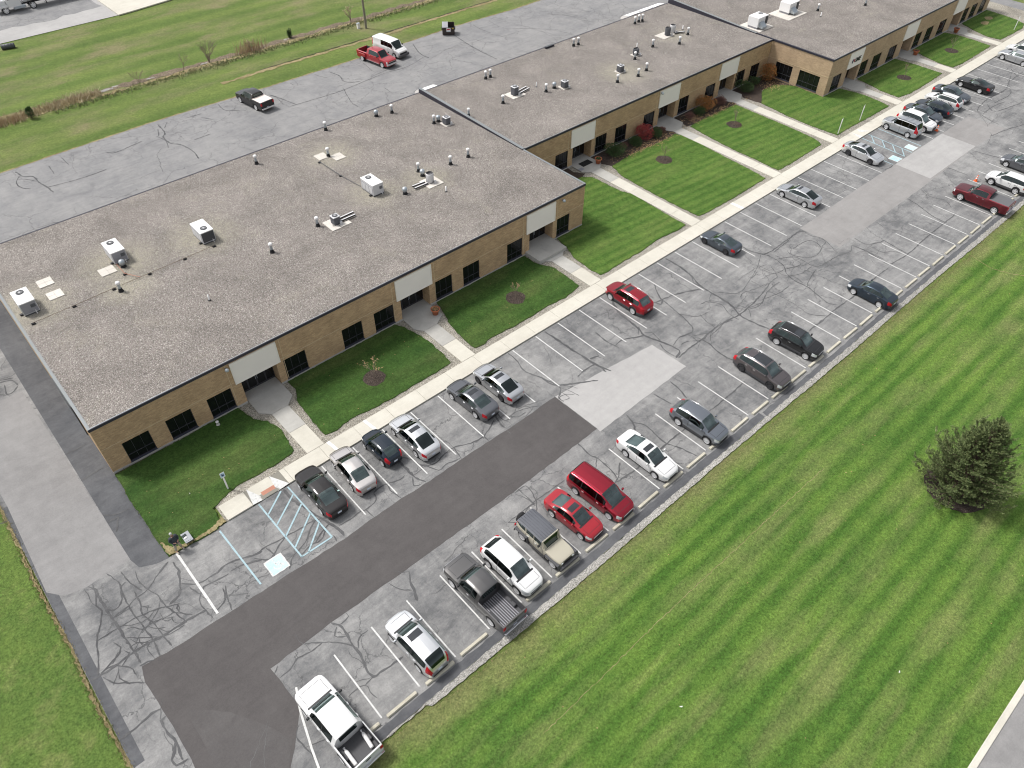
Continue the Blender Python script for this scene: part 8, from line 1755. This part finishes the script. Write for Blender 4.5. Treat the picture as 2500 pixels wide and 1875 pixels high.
for sx in (-.05, .05):
    m = MB(); m.lathe([(.016, .045), (.012, .065), (.001, .067)], 8, sx, 0); m.build('stick', M['trim'], e)

# person: standing with legs apart, head tipped back, hands before the belt
def skin(name, pts, edges, mat, parent, root=0, sub=2):
    me = bpy.data.meshes.new(name); me.from_pydata([p[:3] for p in pts], edges, []); me.materials.append(mat)
    o = bpy.data.objects.new(name, me); link(o, parent)
    md = o.modifiers.new('skin', 'SKIN'); md.use_smooth_shade = True
    lay = me.skin_vertices[0] if len(me.skin_vertices) else None
    if lay is None:
        bm = bmesh.new(); bm.from_mesh(me); bm.verts.layers.skin.verify(); bm.to_mesh(me); bm.free(); lay = me.skin_vertices[0]
    for i, p in enumerate(pts):
        rr = p[3]; lay.data[i].radius = (rr if not hasattr(rr, '__len__') else rr[0], rr if not hasattr(rr, '__len__') else rr[1]); lay.data[i].use_root = (i == root)
    s_ = o.modifiers.new('sub', 'SUBSURF'); s_.levels = sub; s_.render_levels = sub
    return o
M['skin'] = flatmat('skin', (0.52, 0.30, 0.22), .6); M['jacket'] = flatmat('jacket', (0.045, 0.052, 0.062), .9, 0, .25, 9); M['khaki'] = flatmat('khaki', (0.36, 0.32, 0.24), .9); M['cap'] = flatmat('cap', (0.42, 0.43, 0.40), .9); M['beard'] = flatmat('beard', (0.05, 0.035, 0.03), .95); M['shoe'] = flatmat('shoe', (0.40, 0.36, 0.30), .8)
pe = empty('person', (1.84, 35.56, .05), R(10), 'person in a dark grey jacket, khaki trousers and pale cap looking up', 'person')
hip = .92
bp = [(0, 0, hip, (.15, .11)), (0, 0, 1.12, (.14, .10)), (0, .01, 1.32, (.17, .11)), (0, .01, 1.45, (.13, .09)), (0, 0, 1.53, .055), (0, .01, 1.60, .075), (0, .02, 1.68, .092), (0, .04, 1.76, .085)]
ed = [(0, 1), (1, 2), (2, 3), (3, 4), (4, 5), (5, 6), (6, 7)]
def chain(base, lst):
    b = base
    for p in lst: bp.append(p); ed.append((b, len(bp) - 1)); b = len(bp) - 1
    return b
for sg, fx, fy in ((-1, -.22, -.16), (1, .20, -.08)):
    chain(0, [(sg*.10, 0, .84, .085), (fx*.75, fy*.3, .50, .062), (fx, fy*.5, .10, .045), (fx + sg*.02, fy - .08, .05, .042), (fx + sg*.03, fy - .16, .035, .03)])
    w_ = chain(3, [(sg*.20, .01, 1.43, .062), (sg*.30, .02, 1.17, .048), (sg*.16, -.20, 1.06, .036), (sg*.10, -.26, 1.07, .035)])
    hx_, hy_, hz_ = bp[w_][:3]
    for k, (dx, dz, ln) in enumerate(((-.03, .02, .065), (-.01, .01, .075), (.012, 0, .07), (.03, -.012, .055))):
        chain(w_, [(hx_ - sg*.02 + dx*.6, hy_ - .04 - ln*.4, hz_ + dz, .010), (hx_ - sg*.045 + dx*.5, hy_ - .05 - ln*.6, hz_ + dz - .02, .008)])
    chain(w_, [(hx_ - sg*.03, hy_ + .005, hz_ + .035, .011), (hx_ - sg*.055, hy_ - .015, hz_ + .045, .009)])
skin('body', bp, ed, M['skin'], pe)
jp = [(0, 0, .80, (.21, .17)), (0, 0, 1.0, (.225, .18)), (0, 0, 1.18, (.225, .18)), (0, .01, 1.36, (.235, .17)), (0, .01, 1.47, (.16, .12)), (0, 0, 1.52, .085)]
je = [(0, 1), (1, 2), (2, 3), (3, 4), (4, 5)]
for sg in (-1, 1):
    b = len(jp); jp += [(sg*.21, .01, 1.43, .10), (sg*.30, .02, 1.18, .088), (sg*.17, -.18, 1.07, .068)]; je += [(4, b), (b, b+1), (b+1, b+2)]
skin('jacket', jp, je, M['jacket'], pe, 1)
tp = [(0, 0, .95, (.17, .14))]; te = []
for sg, fx, fy in ((-1, -.22, -.16), (1, .20, -.08)):
    b = len(tp); tp += [(sg*.10, 0, .82, .125), (fx*.75, fy*.3, .50, .10), (fx, fy*.5, .12, .082)]; te += [(0, b), (b, b+1), (b+1, b+2)]
skin('trousers', tp, te, M['khaki'], pe)
for sg, fx, fy in ((-1, -.22, -.16), (1, .20, -.08)):
    m = MB(); m.bbox(fx - .05 + sg*.02, fx + .05 + sg*.02, fy - .20, fy + .02, 0, .09, .02); m.build('shoe', M['shoe'], pe)
m = MB(); m.lathe([(.098, 1.745), (.100, 1.79), (.085, 1.835), (.05, 1.86), (.001, 1.865)], 16, 0, .045); m.build('cap', M['cap'], pe)
m = MB(); m.lathe([(.066, 1.575), (.080, 1.61), (.078, 1.64)], 12, 0, -.015); m.build('beard', M['beard'], pe)
m = MB(); m.lathe([(.018, 1.66), (.022, 1.675), (.012, 1.71), (.001, 1.72)], 8, 0, -.082); m.build('nose', M['skin'], pe)
for sx in (-.034, .034):
    m = MB(); m.lathe([(.001, -.012), (.014, 0), (.001, .012)], 8, sx, -.078); m.build('eye', M['trim'], pe, (0, 0, 1.705))
